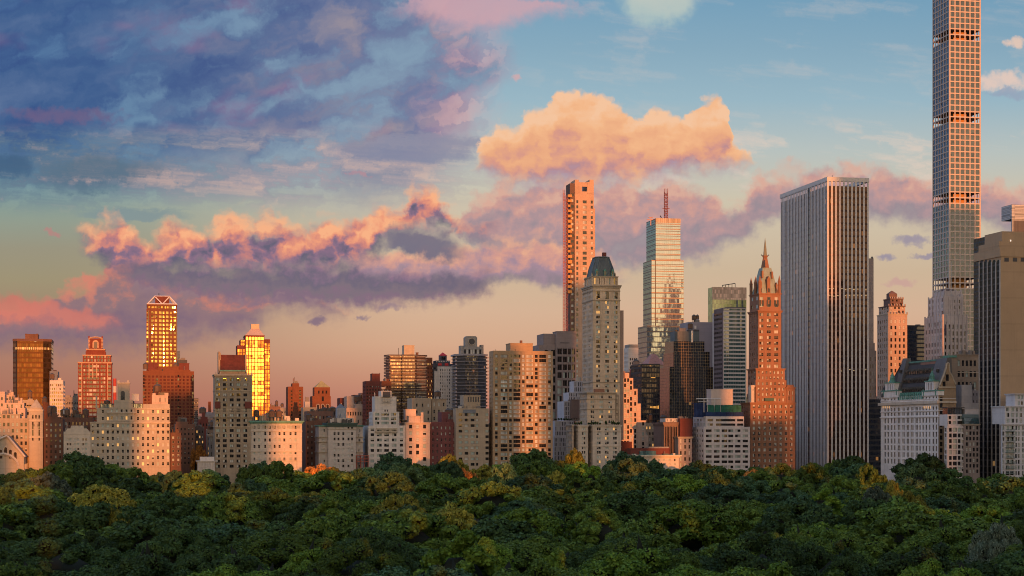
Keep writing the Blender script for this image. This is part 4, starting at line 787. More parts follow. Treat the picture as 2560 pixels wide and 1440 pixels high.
m = MB(); m.poly([(xm+2.5*math.cos(t*math.pi/12), 5.9, zm+2.5*math.sin(t*math.pi/12)) for t in range(24)]); b.add('round_opening', m, [DGREY]); m = MB(); c = [(xm+2.7*math.cos(t*math.pi/12), zm+2.7*math.sin(t*math.pi/12)) for t in range(25)]
for p, q in zip(c, c[1:]): m.bar((p[0], 5.85, p[1]), (q[0], 5.85, q[1]), .22)
b.add('round_rim', m, [LST]); b.done()
# lower blocks before them
b = Bld('beige_twin_block', 'beige brick block of two wings with a cedar water tank on its roof', 'building', 1030, 60, BEI, None, FRAME_W, 'ddbb')
T = b.tier(1030, 1078, 999, 1165, L=20, Wg=G(3, 9, .28, .4, .1, 0)); T2 = b.tier(1079, 1116, 997, 1165, y=1.5, L=20, Wg=G(3, 9, .34, .45)); b.band('cornice', T2, BEI, .7, .4); b.parapet(T); b.tank(1094, 976, 998, 6, 2.1); b.clutter(T, 6); b.done()
simple('plum_brick_house', 'plum red brick house with a blank upper wall right of the white setback house', 1076, 8, wall('plum_brick', (.19, .07, .07)), [dict(r=(1076, 1142, 1059, 1168), L=24, Wg=G(6, 7, .3, .4)), dict(r=(1104, 1141, 1030, 1060), y=6, L=14), dict(r=(1118, 1142, 1048, 1062), y=3, L=8)], clutter=8, frame=FRAME_W)
b = Bld('beige_slotted_house', 'beige house whose roof box has five dark upright slots', 'apartment house', 1140, 2, BEI, None, FRAME_D, 'dddbgg')
T = b.tier(1140, 1222, 1025, 1168, L=26, Wg=G(0, 10, hf=.42, t=.03, b=.0, p=0, cols=[(1147, 1155.5), (1162, 1170.5), (1177, 1186), (1190.5, 1195.5), (1214, 1221.5)])); b.parapet(T, BEI); b.pbox('penthouse', 1159, 1201, 989, 1025, 6, 12, BEI)
for i in range(5):
    xa = b.lx(1169.5+i*6.2, 6); m = MB(); m.quad((xa, 5.95, b.lz(1005, xa, 6)), (xa+.75, 5.95, b.lz(1005, xa, 6)), (xa+.75, 5.95, b.lz(992, xa, 6)), (xa, 5.95, b.lz(992, xa, 6))); b.add('slot', m, [DGREY])
b.pbox('sloped_roof', 1158, 1189, 1024, 1033, -.25, 1.2, SLATE); b.tank(1153, 1012, 1026, 7, 1.9, plain('galvanised_tank', (.4, .38, .37), .4, .3)); b.clutter(T, 5); b.done()
# big tan apartment slab
b = Bld('tan_apartment_slab', 'big tan brick apartment slab with many paired picture windows', 'apartment block', 1233, 0, TANB, None, FRAME_D, 'dddbbbgb')
cl = [(1238, 1244), (1252, 1268.5), (1273.2, 1279.5), (1284, 1300.5), (1305.5, 1311.7), (1316, 1332.5), (1337.5, 1344), (1348.5, 1365), (1370.5, 1377)]
T = b.tier(1233, 1382, 880, 1173, xs=1223, L=20, Wg=G(0, 27, hf=.62, t=.015, b=.0, p=0, cols=cl), Ng=G(2, 27, .3, .45)); b.parapet(T, TANB, .8)
b.pbox('penthouse', 1276, 1332, 859, 880, 8, 13, TANB); b.pbox('chimney_stack', 1301, 1306, 851, 860, 9, 2, BRN)
for q in (1248, 1270.5, 1302.5, 1334.5, 1346.5, 1367.5): x = b.lx(q); m = MB(); m.box(x-.12, x+.12, -.12, 0, 0, T[5]-.2); b.add('pilaster', m, [TANB])
m = MB()
for q in (1239, 1290, 1341, 1372): x = b.lx(q); m.bar((x, 1, T[5]), (x, 1, T[5]+1.8), .07)
b.add('aerial', m, [STEEL]); b.done()
# mauve office
b = Bld('mauve_office', 'mauve concrete office block with dark square windows behind the tan slab', 'office block', 1392, 140, MAUV, None, FRAME_D, 'dddddg')
T = b.tier(1391, 1440, 832, 1165, xs=1375, L=20, Wg=G(0, 15, hf=.62, t=.11, b=.0, p=2, sash=False, cols=[(1394, 1404), (1407, 1417), (1420, 1427), (1429.5, 1436.5)]), zlow=0); T2 = b.tier(1358.5, 1391.2, 834, 1165, y=4, L=20); T3 = b.tier(1347, 1392, 862, 1165, y=1.5, L=20, Wg=G(0, 13, hf=.6, t=.03, p=2, sash=False, cols=[(1362, 1369), (1378, 1388)]))
b.pbox('bulkhead', 1392, 1440, 829, 833, 3, 12, MAUV); x = b.lx(1405); m = MB(); z = b.lz(857); m.box(x-1.2, x+5, -.05, .1, z-.3, z+.3); b.add('roof_slot', m, [DGREY])
for q in (1392, 1406, 1418.5, 1428.5, 1438): x = b.lx(q); m = MB(); m.box(x-.3, x+.3, -.4, 0, 0, b.lz(868)); b.add('pier', m, [MAUV])
b.done()
# ---------------------------------------------------------------- unfinished tower
APR = wall('apricot_stone', (.50, .335, .24), .8, .14, .1, 4.0)
b = Bld('unfinished_tower', 'tall slim apricot stone tower under construction with an open notched crown', 'skyscraper', 1437, 480, APR, None, FRAME_B, 'ddbb')
cl = [(1441, 1445.5), (1457, 1466.5), (1477, 1482)]
T = b.tier(1437, 1484.5, 484, 1165, L=18, Wg=G(0, 52, hf=.5, t=.02, b=.0, cols=cl), zlow=0)
b.tier(1437, 1455, 455, 484.3, y=0, L=18); b.tier(1468, 1484.5, 455, 484.3, L=18); xa, xb = b.lx(1454.5), b.lx(1468.5); zq = b.lz(466); zr = b.lz(478); z5 = b.lz(455); m = MB(); m.box(xa, xb, 0, 3, zq, z5, 0, True); m.box(xa, xb, 0, 3, T[5]-.1, zr); m.box(xa, xb, 5, 18, T[5]-.1, T[5]+1); b.add('crown_beam', m, [APR])
for q0, q1 in ((1437.5, 1447), (1474, 1484)): b.pbox('crown_pier', q0, q1, 449, 455.3, .2, 16, APR)
b.tier(1484, 1487.5, 521, 1165, y=1, L=15)
DK = wall('raw_concrete', (.16, .10, .08)); RN = plain('orange_netting', (.55, .26, .07), .7)
b.tier(1425, 1437.1, 458, 1165, y=1.0, L=15, mat=DK, Wg=G(1, 46, .55, .4, sash=False)); zt = b.lz(485)
for i in range(20):
    z = b.lz(486+i*12.6); xa = b.lx(1419.5); m = MB(); m.box(xa, xa+(3.6 if b.rng.random() < .7 else 2.2), -.6, 3.5, z-3.2+b.rng.random(), z-.3, 0, True); b.add('loading_deck', m, [RN])
RW = plain('red_white_steel', (.55, .20, .16), .5)
def lattice(b, name, q, y, r, zt, step, mat, zb=0.0):
    x = b.lx(q, y); m = MB(); c = [(x-r, y-r), (x+r, y-r), (x+r, y+r), (x-r, y+r)]
    for p in c: m.bar((*p, zb), (*p, zt), r*.14)
    n = int((zt-zb)/step)
    for i in range(n):
        z = zb+i*step
        for p, o in zip(c, c[1:]+c[:1]):
            m.bar((*p, z), (*o, z+step), r*.09); m.bar((*p, z), (*o, z), r*.09)
    return b.add(name, m, [mat])
lattice(b, 'hoist_mast', 1410, 2, .75, b.lz(474), 2.4, RW, 20); lattice(b, 'hoist_mast', 1417, 2, .8, b.lz(488), 2.4, RW, 20)
for i in range(7):
    z = b.lz(500+i*52); m = MB(); m.bar((b.lx(1410), 2, z), (b.lx(1426), 3, z), .15); b.add('mast_tie', m, [RW])
b.done()
# ---------------------------------------------------------------- stone hotel tower with the copper mansard
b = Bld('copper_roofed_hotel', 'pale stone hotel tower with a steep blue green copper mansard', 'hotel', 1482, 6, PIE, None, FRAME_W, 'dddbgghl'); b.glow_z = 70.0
cl = [(1491, 1494.8), (1495.8, 1499.6), (1513.5, 1517.3), (1518.3, 1522.1), (1535, 1538.8), (1539.8, 1543.6)]
T = b.tier(1482, 1550, 714, 983, xs=1456, y=2, L=24, Wg=G(0, 21, hf=.5, t=.04, b=.0, cols=cl), Ng=G(8, 21, .36, .5), zlow=0)
b.band('cornice', (*T[:5], T[5]+.5), BEI, 1.8, .8); b.band('ledge', T, BEI, .7, .35, b.lz(749, 0, 2)); b.band('ledge', T, BEI, .5, .3, b.lz(726, 0, 2)); b.band('ledge', T, BEI, .5, .3, b.lz(955, 0, 2))
for q in (1497, 1519, 1541):
    x = b.lx(q, 2); m = MB(); za, zb = b.lz(746, x, 2), b.lz(731, x, 2); m.poly([(p, 1.9, r_) for p, r_ in [(x-.8, za), (x+.8, za)]+[(x+.8*math.cos(t*math.pi/6), zb+.8*math.sin(t*math.pi/6)) for t in range(7)]]); b.add('arched_window', m, [PANEW])
T2 = b.tier(1480, 1544, 690, 714, y=3.5, xs=1461, L=20, Wg=G(5, 1, .3, .6), Ng=G(4, 1, .3, .6)); b.band('cornice', T2, BEI, .9, .5)
for q in (1480.5, 1501, 1513, 1527, 1543): x = b.lx(q, 3.5); m = MB(); m.box(x-.45, x+.45, 3.1, 3.5, T2[4], T2[5]-.8); b.add('pilaster', m, [PIE])
xa, xb, ya, yb, z0, z1 = T2; zt = b.lz(643, 5, 8); xm = (xa+xb)/2+.0; m = MB(); rr = []
cx_, cy_ = (xa+xb)/2, (ya+yb)/2
def octr(sx, sy, c): return [(cx_-sx+c, cy_-sy), (cx_+sx-c, cy_-sy), (cx_+sx, cy_-sy+c), (cx_+sx, cy_+sy-c), (cx_+sx-c, cy_+sy), (cx_-sx+c, cy_+sy), (cx_-sx, cy_+sy-c), (cx_-sx, cy_-sy+c)]
hx, hy = (xb-xa)/2, (yb-ya)/2; r0, r1, r2 = octr(hx-.7, hy-.7, 2.2), octr(hx*.78, hy*.78, 2.0), octr(hx*.52, hy*.56, 1.6)
zm = z1+(zt-z1)*.45
m.prism(r0, z1, zm, 0, 0, False, r1); m.prism(r1, zm, zt, 0, 0, False, r2); b.add('mansard_roof', m, [DCOPPER]); m = MB()
for p, q, w in zip(r0, r1, r2): m.bar((*p, z1), (*q, zm), .2); m.bar((*q, zm), (*w, zt), .2)
for p, q in zip(r2, r2[1:]+r2[:1]): m.bar((*p, zt), (*q, zt), .35)
b.add('roof_rib', m, [wall('dull_copper', (.12, .15, .155))]); b.pbox('chimney_stack', 1507, 1516, 631, 645, cy_-1, 2, DRED)
for q, yq in ((1492, 0), (1512, 0), (1531, 0)):
    x = b.lx(q, ya+1); m = MB(); z = z1+1.5; m.box(x-.7, x+.7, ya+.4, ya+2.6, z1, z+1.8); m.poly([(x-.9, ya+.3, z+1.8), (x+.9, ya+.3, z+1.8), (x, ya+.3, z+3)]); m.quad((x-.9, ya+.3, z+1.8), (x, ya+.3, z+3), (x, ya+3, z+3), (x-.9, ya+3, z+1.8)); m.quad((x+.9, ya+3, z+1.8), (x, ya+3, z+3), (x, ya+.3, z+3), (x+.9, ya+.3, z+1.8)); d = b.add('dormer', m, [COPPER]); w = MB(); w.quad((x-.45, ya+.38, z1+.5), (x+.45, ya+.38, z1+.5), (x+.45, ya+.38, z+1.5), (x-.45, ya+.38, z+1.5)); w.obj('dormer_window', [PANE], d)
for p in r0[:3]+[r0[7]]:
    m = MB(); m.box(p[0]-.35, p[0]+.35, p[1]-.35, p[1]+.35, z1, z1+1.4); m.cyl(p[0], p[1], .4, z1+1.4, z1+2.6, 8, 0, .05); b.add('urn_finial', m, [BEI])
# stepped base
cb = [(1477, 1480.5), (1481.7, 1485), (1499, 1502.5), (1503.7, 1507), (1521.5, 1525), (1526.2, 1529.6)]
T3 = b.tier(1468, 1538, 981, 1062, xs=1449, y=0, L=26, Wg=G(0, 6, hf=.46, t=.06, b=.02, cols=cb), Ng=G(5, 6, .3, .45)); T4 = b.tier(1537.5, 1547, 987, 1062, y=2, L=20, Wg=G(1, 6, .5, .45, p=2))
for T_ in (T3,): b.band('cornice', T_, BEI, 1.0, .6); b.band('ledge', T_, BEI, .5, .3, b.lz(1022)); b.band('ledge', T_, BEI, .4, .25, b.lz(997))
cb2 = [(1492.5, 1496.4), (1497.6, 1501.5), (1513, 1516.6), (1517.8, 1521.4), (1533, 1536.8), (1538, 1541.8)]
T5 = b.tier(1482, 1552.5, 1063, 1172, xs=1469, y=-5, L=20, mat=CRM, Wg=G(0, 9, hf=.5, t=.03, b=.0, cols=cb2), Ng=G(4, 9, .3, .45)); T6 = b.tier(1446, 1470, 1063, 1172, xs=1432, y=-3, L=20, mat=CRM, Wg=G(0, 9, hf=.5, t=.03, b=.0, cols=[(1455, 1458.3), (1460, 1463.3)]), Ng=G(4, 9, .36, .5)); T7 = b.tier(1431, 1434, 1061, 1172, xs=1415, y=0, L=20, Ng=G(4, 9, .4, .6))
for T_ in (T5, T6, T7): b.band('cornice', T_, CRM, 1.0, .6); b.band('ledge', T_, CRM, .45, .25, b.lz(1077)); b.band('ledge', T_, CRM, .45, .25, b.lz(1115))
b.pbox('terrace_pavilion', 1487, 1511, 972, 981, -.5, 2.5, wall('rust_pavilion', (.3, .15, .1))); b.pbox('side_wing', 1550, 1559, 776, 1100, 8, 12, wall('dun_brick', (.36, .26, .22))); b.done()
# roof shrubs on the hotel terraces
b0 = b; HT5 = T5; HT6 = T6
# stepped white block left of it
b = Bld('white_finned_terraces', 'white finned block stepping up in planted terraces left of the stone hotel', 'building', 1385, 50, wall('cool_white', (.52, .50, .54)), None, FRAME_D, 'ddb')
FT = []
for i, (q0, q1, pt) in enumerate(((1385, 1432, 1091), (1387, 1434, 1052), (1410, 1452, 1003), (1422, 1456, 981), (1435, 1458, 953))):
    FT.append(b.tier(q0, q1, pt, 1165 if i == 0 else (1165, 1091, 1052, 1003, 981)[i], y=i*4.0, L=24-i*3, Wg=G(int((q1-q0)/4.2), (6, 3, 4, 2, 2)[i], .5, .8, .02, .02, .04, .04, 1, False), zlow=0 if i == 0 else None))
m = MB(); z = FT[-1][5]; m.cyl(b.lx(1448, 20), 22, 1.8, z, z+2.6, 14); b.add('water_tank', m, [CRM]); b.pbox('penthouse', 1428, 1456, 1000, 1046, 5, 8, wall('brown_panel', (.24, .17, .15))); b.done(); bfin = b
# stepped pink building right of the hotel
b = Bld('stepped_pink_house', 'pink apartment house whose right side steps down like a staircase', 'apartment house', 1548, 70, PINK, None, FRAME_D, 'dddbbg')
st = ((1573, 932, 945), (1583, 945, 972), (1594, 972, 1009), (1602, 1009, 1051), (1614.5, 1051, 1088), (1621, 1088, 1110))
for i, (q1, pt, nb) in enumerate(st):
    q0 = 1548 if i == 0 else st[i-1][0]-.1
    if i == 0: cl = [(1553, 1557.5), (1560.5, 1565), (1568.3, 1572.2)]
    elif q1-q0 > 9.5: cl = [(q0+1.4, q0+4.4), (q1-4, q1-1)] if i in (3,) else [((q0+q1)/2-2.6, (q0+q1)/2+2)]
    else: cl = None
    nr = max(1, round((1165-pt)/13.4)); Tt = b.tier(q0, q1, pt-.0, 1165, y=0+i*.0, L=16, Wg=G(0, nr, hf=.6, t=.02 if i else .05, b=0, cols=cl) if cl else None, Sg=G(2, nr, .3, .5) if 0 < i < 5 else None)
b.pbox('louvre', 1552, 1563, 928, 945, -.2, .3, wall('brown_louvre', (.25, .17, .16))); b.pbox('maroon_wing', 1553, 1580, 1104, 1170, -34, 14, DRED); m = MB(); x = b.lx(1578, -20); z = b.lz(1098, x, -20); m.bar((x-1.8, -20, z-2.5), (x+1.6, -20, z+2.5), .35); m.bar((x-1.8, -20, z-2.5), (x-1.8, -20, z-8), .3); b.add('flue_pipe', m, [plain('pale_pipe', (.6, .58, .56), .4)]); b.done()
simple('white_square_window_block', 'small white block with square windows between the hotel and the white glass tower', 1571, 360, WHT, [dict(r=(1571, 1596, 869, 1165), xs=1560, Wg=G(4, 26, .52, .5, .1, .1, .08, 0, sash=False), Ng=G(5, 26, .4, .45))], frame=FRAME_D, mix='ddd', extra=lambda b, T: b.pbox('roof_screen', 1573, 1595, 861, 869, .5, 14, GREY), parapet=False)
simple('red_brick_tank_block', 'dull red brick block with a water tank on stilts right of the stepped pink house', 1575, 150, wall('dull_red', (.26, .10, .09)), [dict(r=(1569, 1604, 934, 1165), L=20, Wg=G(3, 6, .3, .2))], extra=lambda b, T: (b.tank(1590, 896, 934, 5, 2.3, wall('pink_tank', (.36, .24, .2))), b.pbox('bulkhead', 1580, 1590, 924, 935, 3, 6, plain('red_box', (.4, .05, .04)))))
NG = curtain('navy_glass', (.012, .016, .03), (.012, .014, .022), (1.8, 3.4), .12, 1.7, .08, .015, .02, .025, (1, .42, .10), .35, (.014, .018, .03), .7)
b = Bld('navy_glass_block', 'dark navy glass office block with a few amber lit rooms', 'office block', 1603, 110, NG)
xa, xb = b.lx(1604), b.lx(1649); m = MB(); m.box(xa, xb, 0, 26, 0, b.lz(912)); b.add('curtain_wall', m, [NG]); zt = b.lz(912)
for i in range(12): x = xa+(xb-xa)*i/11; m = MB(); m.box(x-.12, x+.12, -.18, 0, 0, zt); b.add('mullion', m, [plain('navy_metal', (.02, .022, .035), .4)])
m = MB(); m.box(xa-.15, xb+.15, -.25, 26.2, zt-10, zt-9.4); m.box(xa-.2, xb+.2, -.3, 26.2, zt-.2, zt+.7); b.add('coping', m, [plain('navy_metal', (.02, .022, .035))])
LB = plain('amber_sign_light', (.4, .2, .05), .5, 0, (1, .45, .09, .8))
for pt, q0, n in ((1018, 1625, 7), (1100, 1626, 5)):
    for i in range(n):
        x = b.lx(q0+i*3.3); z = b.lz(pt, x); m = MB(); h = b.rng.uniform(.5, 1.1); m.quad((x, -.2, z-h), (x+.55, -.2, z-h), (x+.55, -.2, z+h), (x, -.2, z+h)); b.add('lit_room', m, [LB])
x = b.lx(1627); z = b.lz(945, x); m = MB(); m.quad((x, -.2, z), (x+3, -.2, z), (x+3, -.2, z+.5), (x, -.2, z+.5)); b.add('ceiling_light', m, [LB]); b.done()
b = Bld('white_clubhouse', 'low white stone clubhouse with a wide eaves cornice and roof garden', 'clubhouse', 1580, -14, wall('clubhouse_limestone', (.62, .54, .46)), None, FRAME_W, 'dbg')  # clubhouse walls in an even cream stone
T = b.tier(1583, 1697, 1140, 1178, L=20, Wg=G(8, 3, .32, .42, .03, .03, .12, 0)); b.band('cornice', (*T[:5], T[5]+.4), wall('eaves_cream', (.66, .56, .46)), 1.3, 1.3); m = MB(); e = 1.2; m.box(T[0]-e, T[1]+e, T[2]-e, T[3], T[5]+.45, T[5]+.7); b.add('gutter', m, [COPPER]); b.pbox('penthouse', 1576, 1674, 1122, 1137, 6, 8, DRED); b.pbox('conservatory', 1600, 1640, 1127, 1137, 4, 2, TEAL); b.pbox('pale_roof', 1622, 1672, 1117, 1123, 7, 6, GREY); b.clutter(T, 8, 2); b.done(); bclub = b
# ================================================================ right half
# white glass tower with mast
WG1 = curtain('white_glass', (.13, .13, .13), (.22, .22, .22), (1.9, 4.2), .10, 3.9, .04, .008, .010, 0, band=.12, bandc=(.10, .09, .085), tint=(.80, .93, 1.0))
b = bwhite = Bld('white_glass_tower', 'tall pale reflective glass tower in setbacks with a lattice mast on top', 'skyscraper', 1629, 460, WG1)
def gbox(b, x0, x1, yt, yb, y, xs, L, mat, name='curtain_wall', zb=None):
    xa, xb = b.lx(x0, y), b.lx(x1, y)
    if xs is not None: L = b.ly(xs, xa)-y
    m = MB(); m.box(xa, xb, y, y+L, b.lz(yb, xa, y) if zb is None else zb, b.lz(yt, xa, y)); b.add(name, m, [mat]); return xa, xb, y, y+L, b.lz(yb, xa, y) if zb is None else zb, b.lz(yt, xa, y)
TA = gbox(b, 1639.5, 1701, 546, 660, 6, 1616, 0, WG1); TB = gbox(b, 1629, 1709, 650, 820, 0, 1608, 0, WG1); TC = gbox(b, 1618, 1709, 814, 1165, -4, 1595, 0, WG1, zb=0)
BNZ = plain('bronze_band', (.20, .14, .11), .4, .2)
for T, n, st in ((TA, 11, 4.35), (TB, 12, 4.6), (TC, 6, 4.6)):
    for i in range(n):
        z = T[5]-.3-i*st
        if z < T[4]+.4: break
        m = MB(); e = .12; m.box(T[0]-e, T[1]+e, T[2]-e, T[3]+.0, z-.36, z+.36, 0, True); b.add('spandrel_band', m, [BNZ])
CRN = curtain('crown_screen', (.34, .25, .19), (.2, .14, .1), (1.9, 8.8), .22, 1.6, .25, .01)
m = MB(); xa, xb, ya, yb, z0, z1 = TA; m.box(xa-.05, xb+.15, ya-.2, ya+.1, b.lz(556.5, xa, 6), z1+.35); b.add('crown_screen', m, [CRN])
m = MB(); x = b.lx(1638.6); m.box(x-.35, x+.35, -.2, 0, 60, TB[5]); b.add('corner_notch', m, [STEEL])
lattice(b, 'lattice_mast', 1665, 14, 1.25, b.lz(471, 10, 14), 3.2, plain('mast_red', (.30, .11, .10), .5), z1-1)
x = b.lx(1665, 14); m = MB()
for q in range(7): z = b.lz(486+q*8.5, x, 14); m.bar((x-1.9, 13, z), (x+1.9, 15, z), .18)
z = b.lz(521, x, 14); m.bar((x-3.2, 14, z), (x+3.2, 14, z), .22); b.add('antenna_arm', m, [plain('mast_red', (.3, .11, .1))])
x = b.lx(1627, 14); m = MB(); z = b.lz(549, x, 14); m.bar((x-3.6, 14, z), (x+4, 14, z), .28); m.bar((x, 14, z-5), (x, 14, z+2), .3); m.bar((x-2, 14, z+2), (x+2, 14, z+2), .25); b.add('window_crane', m, [plain('crane_pink', (.6, .38, .32))])
x = b.lx(1655, 10); m = MB(); m.bar((x, 10, z1), (x-1.6, 10, z1+3), .3); b.add('roof_crane', m, [STEEL]); b.done()
# mauve plain block, hip roofed block, gridded dark glass
simple('plain_mauve_block', 'windowless mauve block between the gridded dark glass block and banded office', 1722, 330, wall('mauve_panel', (.30, .27, .31), .8, .08, .06), [dict(r=(1722, 1790, 808, 1165), L=24), dict(r=(1735, 1752, 806, 812), y=-.2, L=4)], clutter=6, extra=lambda b, T: [b.pbox('roof_slot', 1736, 1748, 824, 842, -.25, .3, DGREY), b.pbox('white_duct', 1736, 1741, 814, 822, -.5, .5, WHT)])
simple('pink_roofed_block', 'block with a pink copper hipped roof behind the navy glass block', 1624, 250, PINK, [dict(r=(1622, 1662, 912, 1165), L=22, Wg=G(8, 3, .5, .5))], parapet=False, extra=lambda b, TT: (lambda m, T: (m.prism([(T[0]-.6, T[2]-.6), (T[1]+.6, T[2]-.6), (T[1]+.6, T[3]), (T[0]-.6, T[3])], T[5], b.lz(884, T[0], 6), 0, 0, True, [((T[0]+T[1])/2-1, 9), ((T[0]+T[1])/2+1.5, 9), ((T[0]+T[1])/2+1.5, 13), ((T[0]+T[1])/2-1, 13)]), b.add('hipped_roof', m, [wall('pink_copper', (.42, .2, .17), .6, .2, .2)])))(MB(), TT[0]))
DGG = curtain('dark_gridded_glass', (.016, .020, .026), (.36, .25, .13), (1.75, 2.1), .13, 1.75, .05, .012, .01, .004, (1, .5, .15), None, None, .5)
REDG = curtain('rust_gridded_glass', (.16, .05, .035), (.14, .05, .035), (1.75, 2.1), .13, 1.6, .12, .02)
b = Bld('gridded_dark_glass_block', 'dark glass office block netted with fine gold gridlines and stepping up to the middle', 'office block', 1674, 180, DGG)
for q in ((1684, 1761, 853, 6, 1659), (1674, 1783, 917, 0, 1649)): gbox(b, q[0], q[1], q[2], 1165, q[3], None, 22, DGG, zb=0)
for q in ((1701, 1761, 853, 5.6, None), (1684, 1774, 879, 2.8, 1659)): gbox(b, q[0], q[1], q[2], 1165, q[3], None, 20, DGG, zb=0)
for q0, q1, pt, y in ((1649, 1674, 919, 0), (1659, 1684, 881, 2.8)):
    x0 = b.lx(q1, y); L = b.ly(q0, x0)-y; m = MB(); m.box(x0-.12, x0-.02, y+.01, y+L, 0, b.lz(pt, x0, y)); b.add('rust_side_wall', m, [REDG])
T = gbox(b, 1688, 1748, 828, 856, 9, None, 12, wall('plant_grey', (.13, .15, .16)), 'mechanical_box', b.lz(856, 0, 9)); gbox(b, 1700, 1716, 820, 829, 10, None, 6, wall('plant_grey2', (.2, .2, .21)), 'roof_house', b.lz(829, 0, 10)); m = MB(); x = b.lx(1730, 5); m.cyl(x, 4.6, .75, b.lz(856, x, 5), b.lz(827, x, 5), 10); b.add('steel_flue', m, [plain('bright_flue', (.7, .66, .62), .25, .8)]); b.clutter((*T[:4], 0, T[5]), 8, 2); b.done()
# yellow glass tower, banded office
YG = curtain('yellow_glass', (.40, .44, .16), (.34, .30, .2), (1.7, 3.4), .12, 1.9, .05, .008, .012)
b = Bld('yellow_glass_tower', 'yellow green glass tower with roof railing behind the banded office', 'skyscraper', 1781, 520, YG)
T = gbox(b, 1781, 1866, 718, 1165, 0, 1770, 0, YG, zb=0); BG = curtain('blue_end_glass', (.06, .09, .11), (.4, .36, .3), (1.7, 3.4), .12, 2.0, .05)
for q in (1843, 1856): x = b.lx(q); m = MB(); m.box(x-.9, x+.9, -.1, 0, 0, T[5]-.4); b.add('blue_strip', m, [BG])
m = MB(); m.box(T[0]-.1, T[1]+.1, -.14, .1, T[5]-11, T[5]+.3); b.add('crown_screen', m, [curtain('pink_screen', (.5, .36, .3), (.36, .26, .22), (1.7, 3.6), .2, 1.5, .3)]); m = MB(); z = b.lz(711, 20, 5); xa, xb = b.lx(1806, 5), b.lx(1838, 5); m.bar((xa, 5, z-1), (xb, 5, z+1), .25)
for i in range(5): x = xa+(xb-xa)*i/4; m.bar((x, 5, T[5]), (x, 5, z-1+2*i/4), .2)
b.add('roof_crane', m, [STEEL]); b.done()
TG = glass('teal_window', (.03, .075, .075), 2.1, .05, .02, (2.2, 3.3), .02)
b = Bld('banded_office', 'office slab with alternating white bands and teal ribbon windows', 'office block', 1808, 290, wall('white_band', (.58, .54, .53), .6, .06, .05), None, FRAME_W, 'ddd', TG)
n = 22; T = b.tier(1808, 1865, 778, 1165, y=0, L=26, Wg=G(1, 40, .97, .56, .01, .01, .0, .0, 9, False), zlow=0)
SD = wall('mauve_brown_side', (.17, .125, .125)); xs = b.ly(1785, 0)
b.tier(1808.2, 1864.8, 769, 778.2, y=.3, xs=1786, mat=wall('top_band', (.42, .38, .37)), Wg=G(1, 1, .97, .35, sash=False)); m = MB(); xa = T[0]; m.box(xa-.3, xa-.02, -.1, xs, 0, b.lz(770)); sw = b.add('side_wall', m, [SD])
for i in range(30):
    for j in range(4): m = MB(); y0 = 2+j*(xs-3)/4; z = b.lz(782)-i*3.5; m.quad((xa-.33, y0+(xs-6)/4, z-1.6), (xa-.33, y0, z-1.6), (xa-.33, y0, z), (xa-.33, y0+(xs-6)/4, z)); m.obj('window', [PANE], b.root) if i < 22 else None
b.pbox('roof_rail', 1812, 1864, 767, 769, 2, .3, STEEL); b.done()
# netted white apartment house
b = Bld('netted_white_house', 'white modern apartment house with green and blue netting on its roof works', 'apartment house', 1760, -2, wall('pinkish_white', (.60, .54, .53), .7, .08, .08), None, FRAME_D, 'dddbg')
T = b.tier(1760, 1875, 1067, 1174, xs=1727, L=26, Wg=G(0, 8, hf=.42, t=.03, b=.0, p=0, cols=[(1765, 1779), (1785, 1799), (1804.5, 1818), (1821, 1833), (1838, 1851), (1857, 1870)]), Ng=G(5, 8, .5, .42)); T2 = b.tier(1764, 1860, 1043, 1067, xs=1733, y=4, Wg=G(0, 2, hf=.45, t=.08, b=.0, p=0, cols=[(1769, 1782), (1790, 1838), (1843, 1858)]), Ng=G(4, 2, .5, .5))
NET = wall('green_netting', (.025, .13, .09), .8, .5, .4); BNET = wall('blue_netting', (.018, .035, .11), .8, .6, .3)
def drape(q0, q1, pt, pb, y, L, mat, name, amp=.35):
    xa, xb = b.lx(q0, y), b.lx(q1, y); zb, zt = b.lz(pb, xa, y), b.lz(pt, xa, y); m = MB(); n = 26; g = []
    for i in range(n+1):
        t = i/n; g.append([(xa+(xb-xa)*t, y-amp*abs(math.sin(i*1.3))-.15*math.sin(i*2.9), zb), (xa+(xb-xa)*t, y-amp*.5*abs(math.sin(i*1.3+.4)), zt+amp*.6*math.sin(i*.9)), (xa+(xb-xa)*t, y+L, zt+.3*math.sin(i*1.7))])
    for p, q in zip(g, g[1:]):
        for j in (0, 1): m.quad(p[j], q[j], q[j+1], p[j+1])
    b.add(name, m, [mat])
drape(1768, 1853, 1013, 1031, 7, 7, NET, 'green_net'); drape(1764, 1858, 1030, 1043, 5.5, 5, BNET, 'blue_net'); drape(1735, 1766, 1008, 1043, 8, 5, BNET, 'blue_net')
b.pbox('penthouse', 1778, 1832, 974, 1012, 16, 9, wall('pink_beige', (.55, .45, .41))); m = MB(); z = b.lz(997, 0, 7)
m.bar((b.lx(1741, 7), 7, z), (b.lx(1802, 7), 7, z+.1), .22)
for q in (1760, 1769, 1786, 1801): m.bar((b.lx(q, 7), 7, z), (b.lx(q, 7), 7, z-8), .16)
m.bar((b.lx(1745, 7), 7, z-1.6), (b.lx(1790, 7), 7, z-1.4), .14); b.add('roof_gantry', m, [plain('gantry_white', (.6, .55, .52))])
b.parapet(T2, wall('pinkish_white', (.6, .54, .53)), .5); b.done()
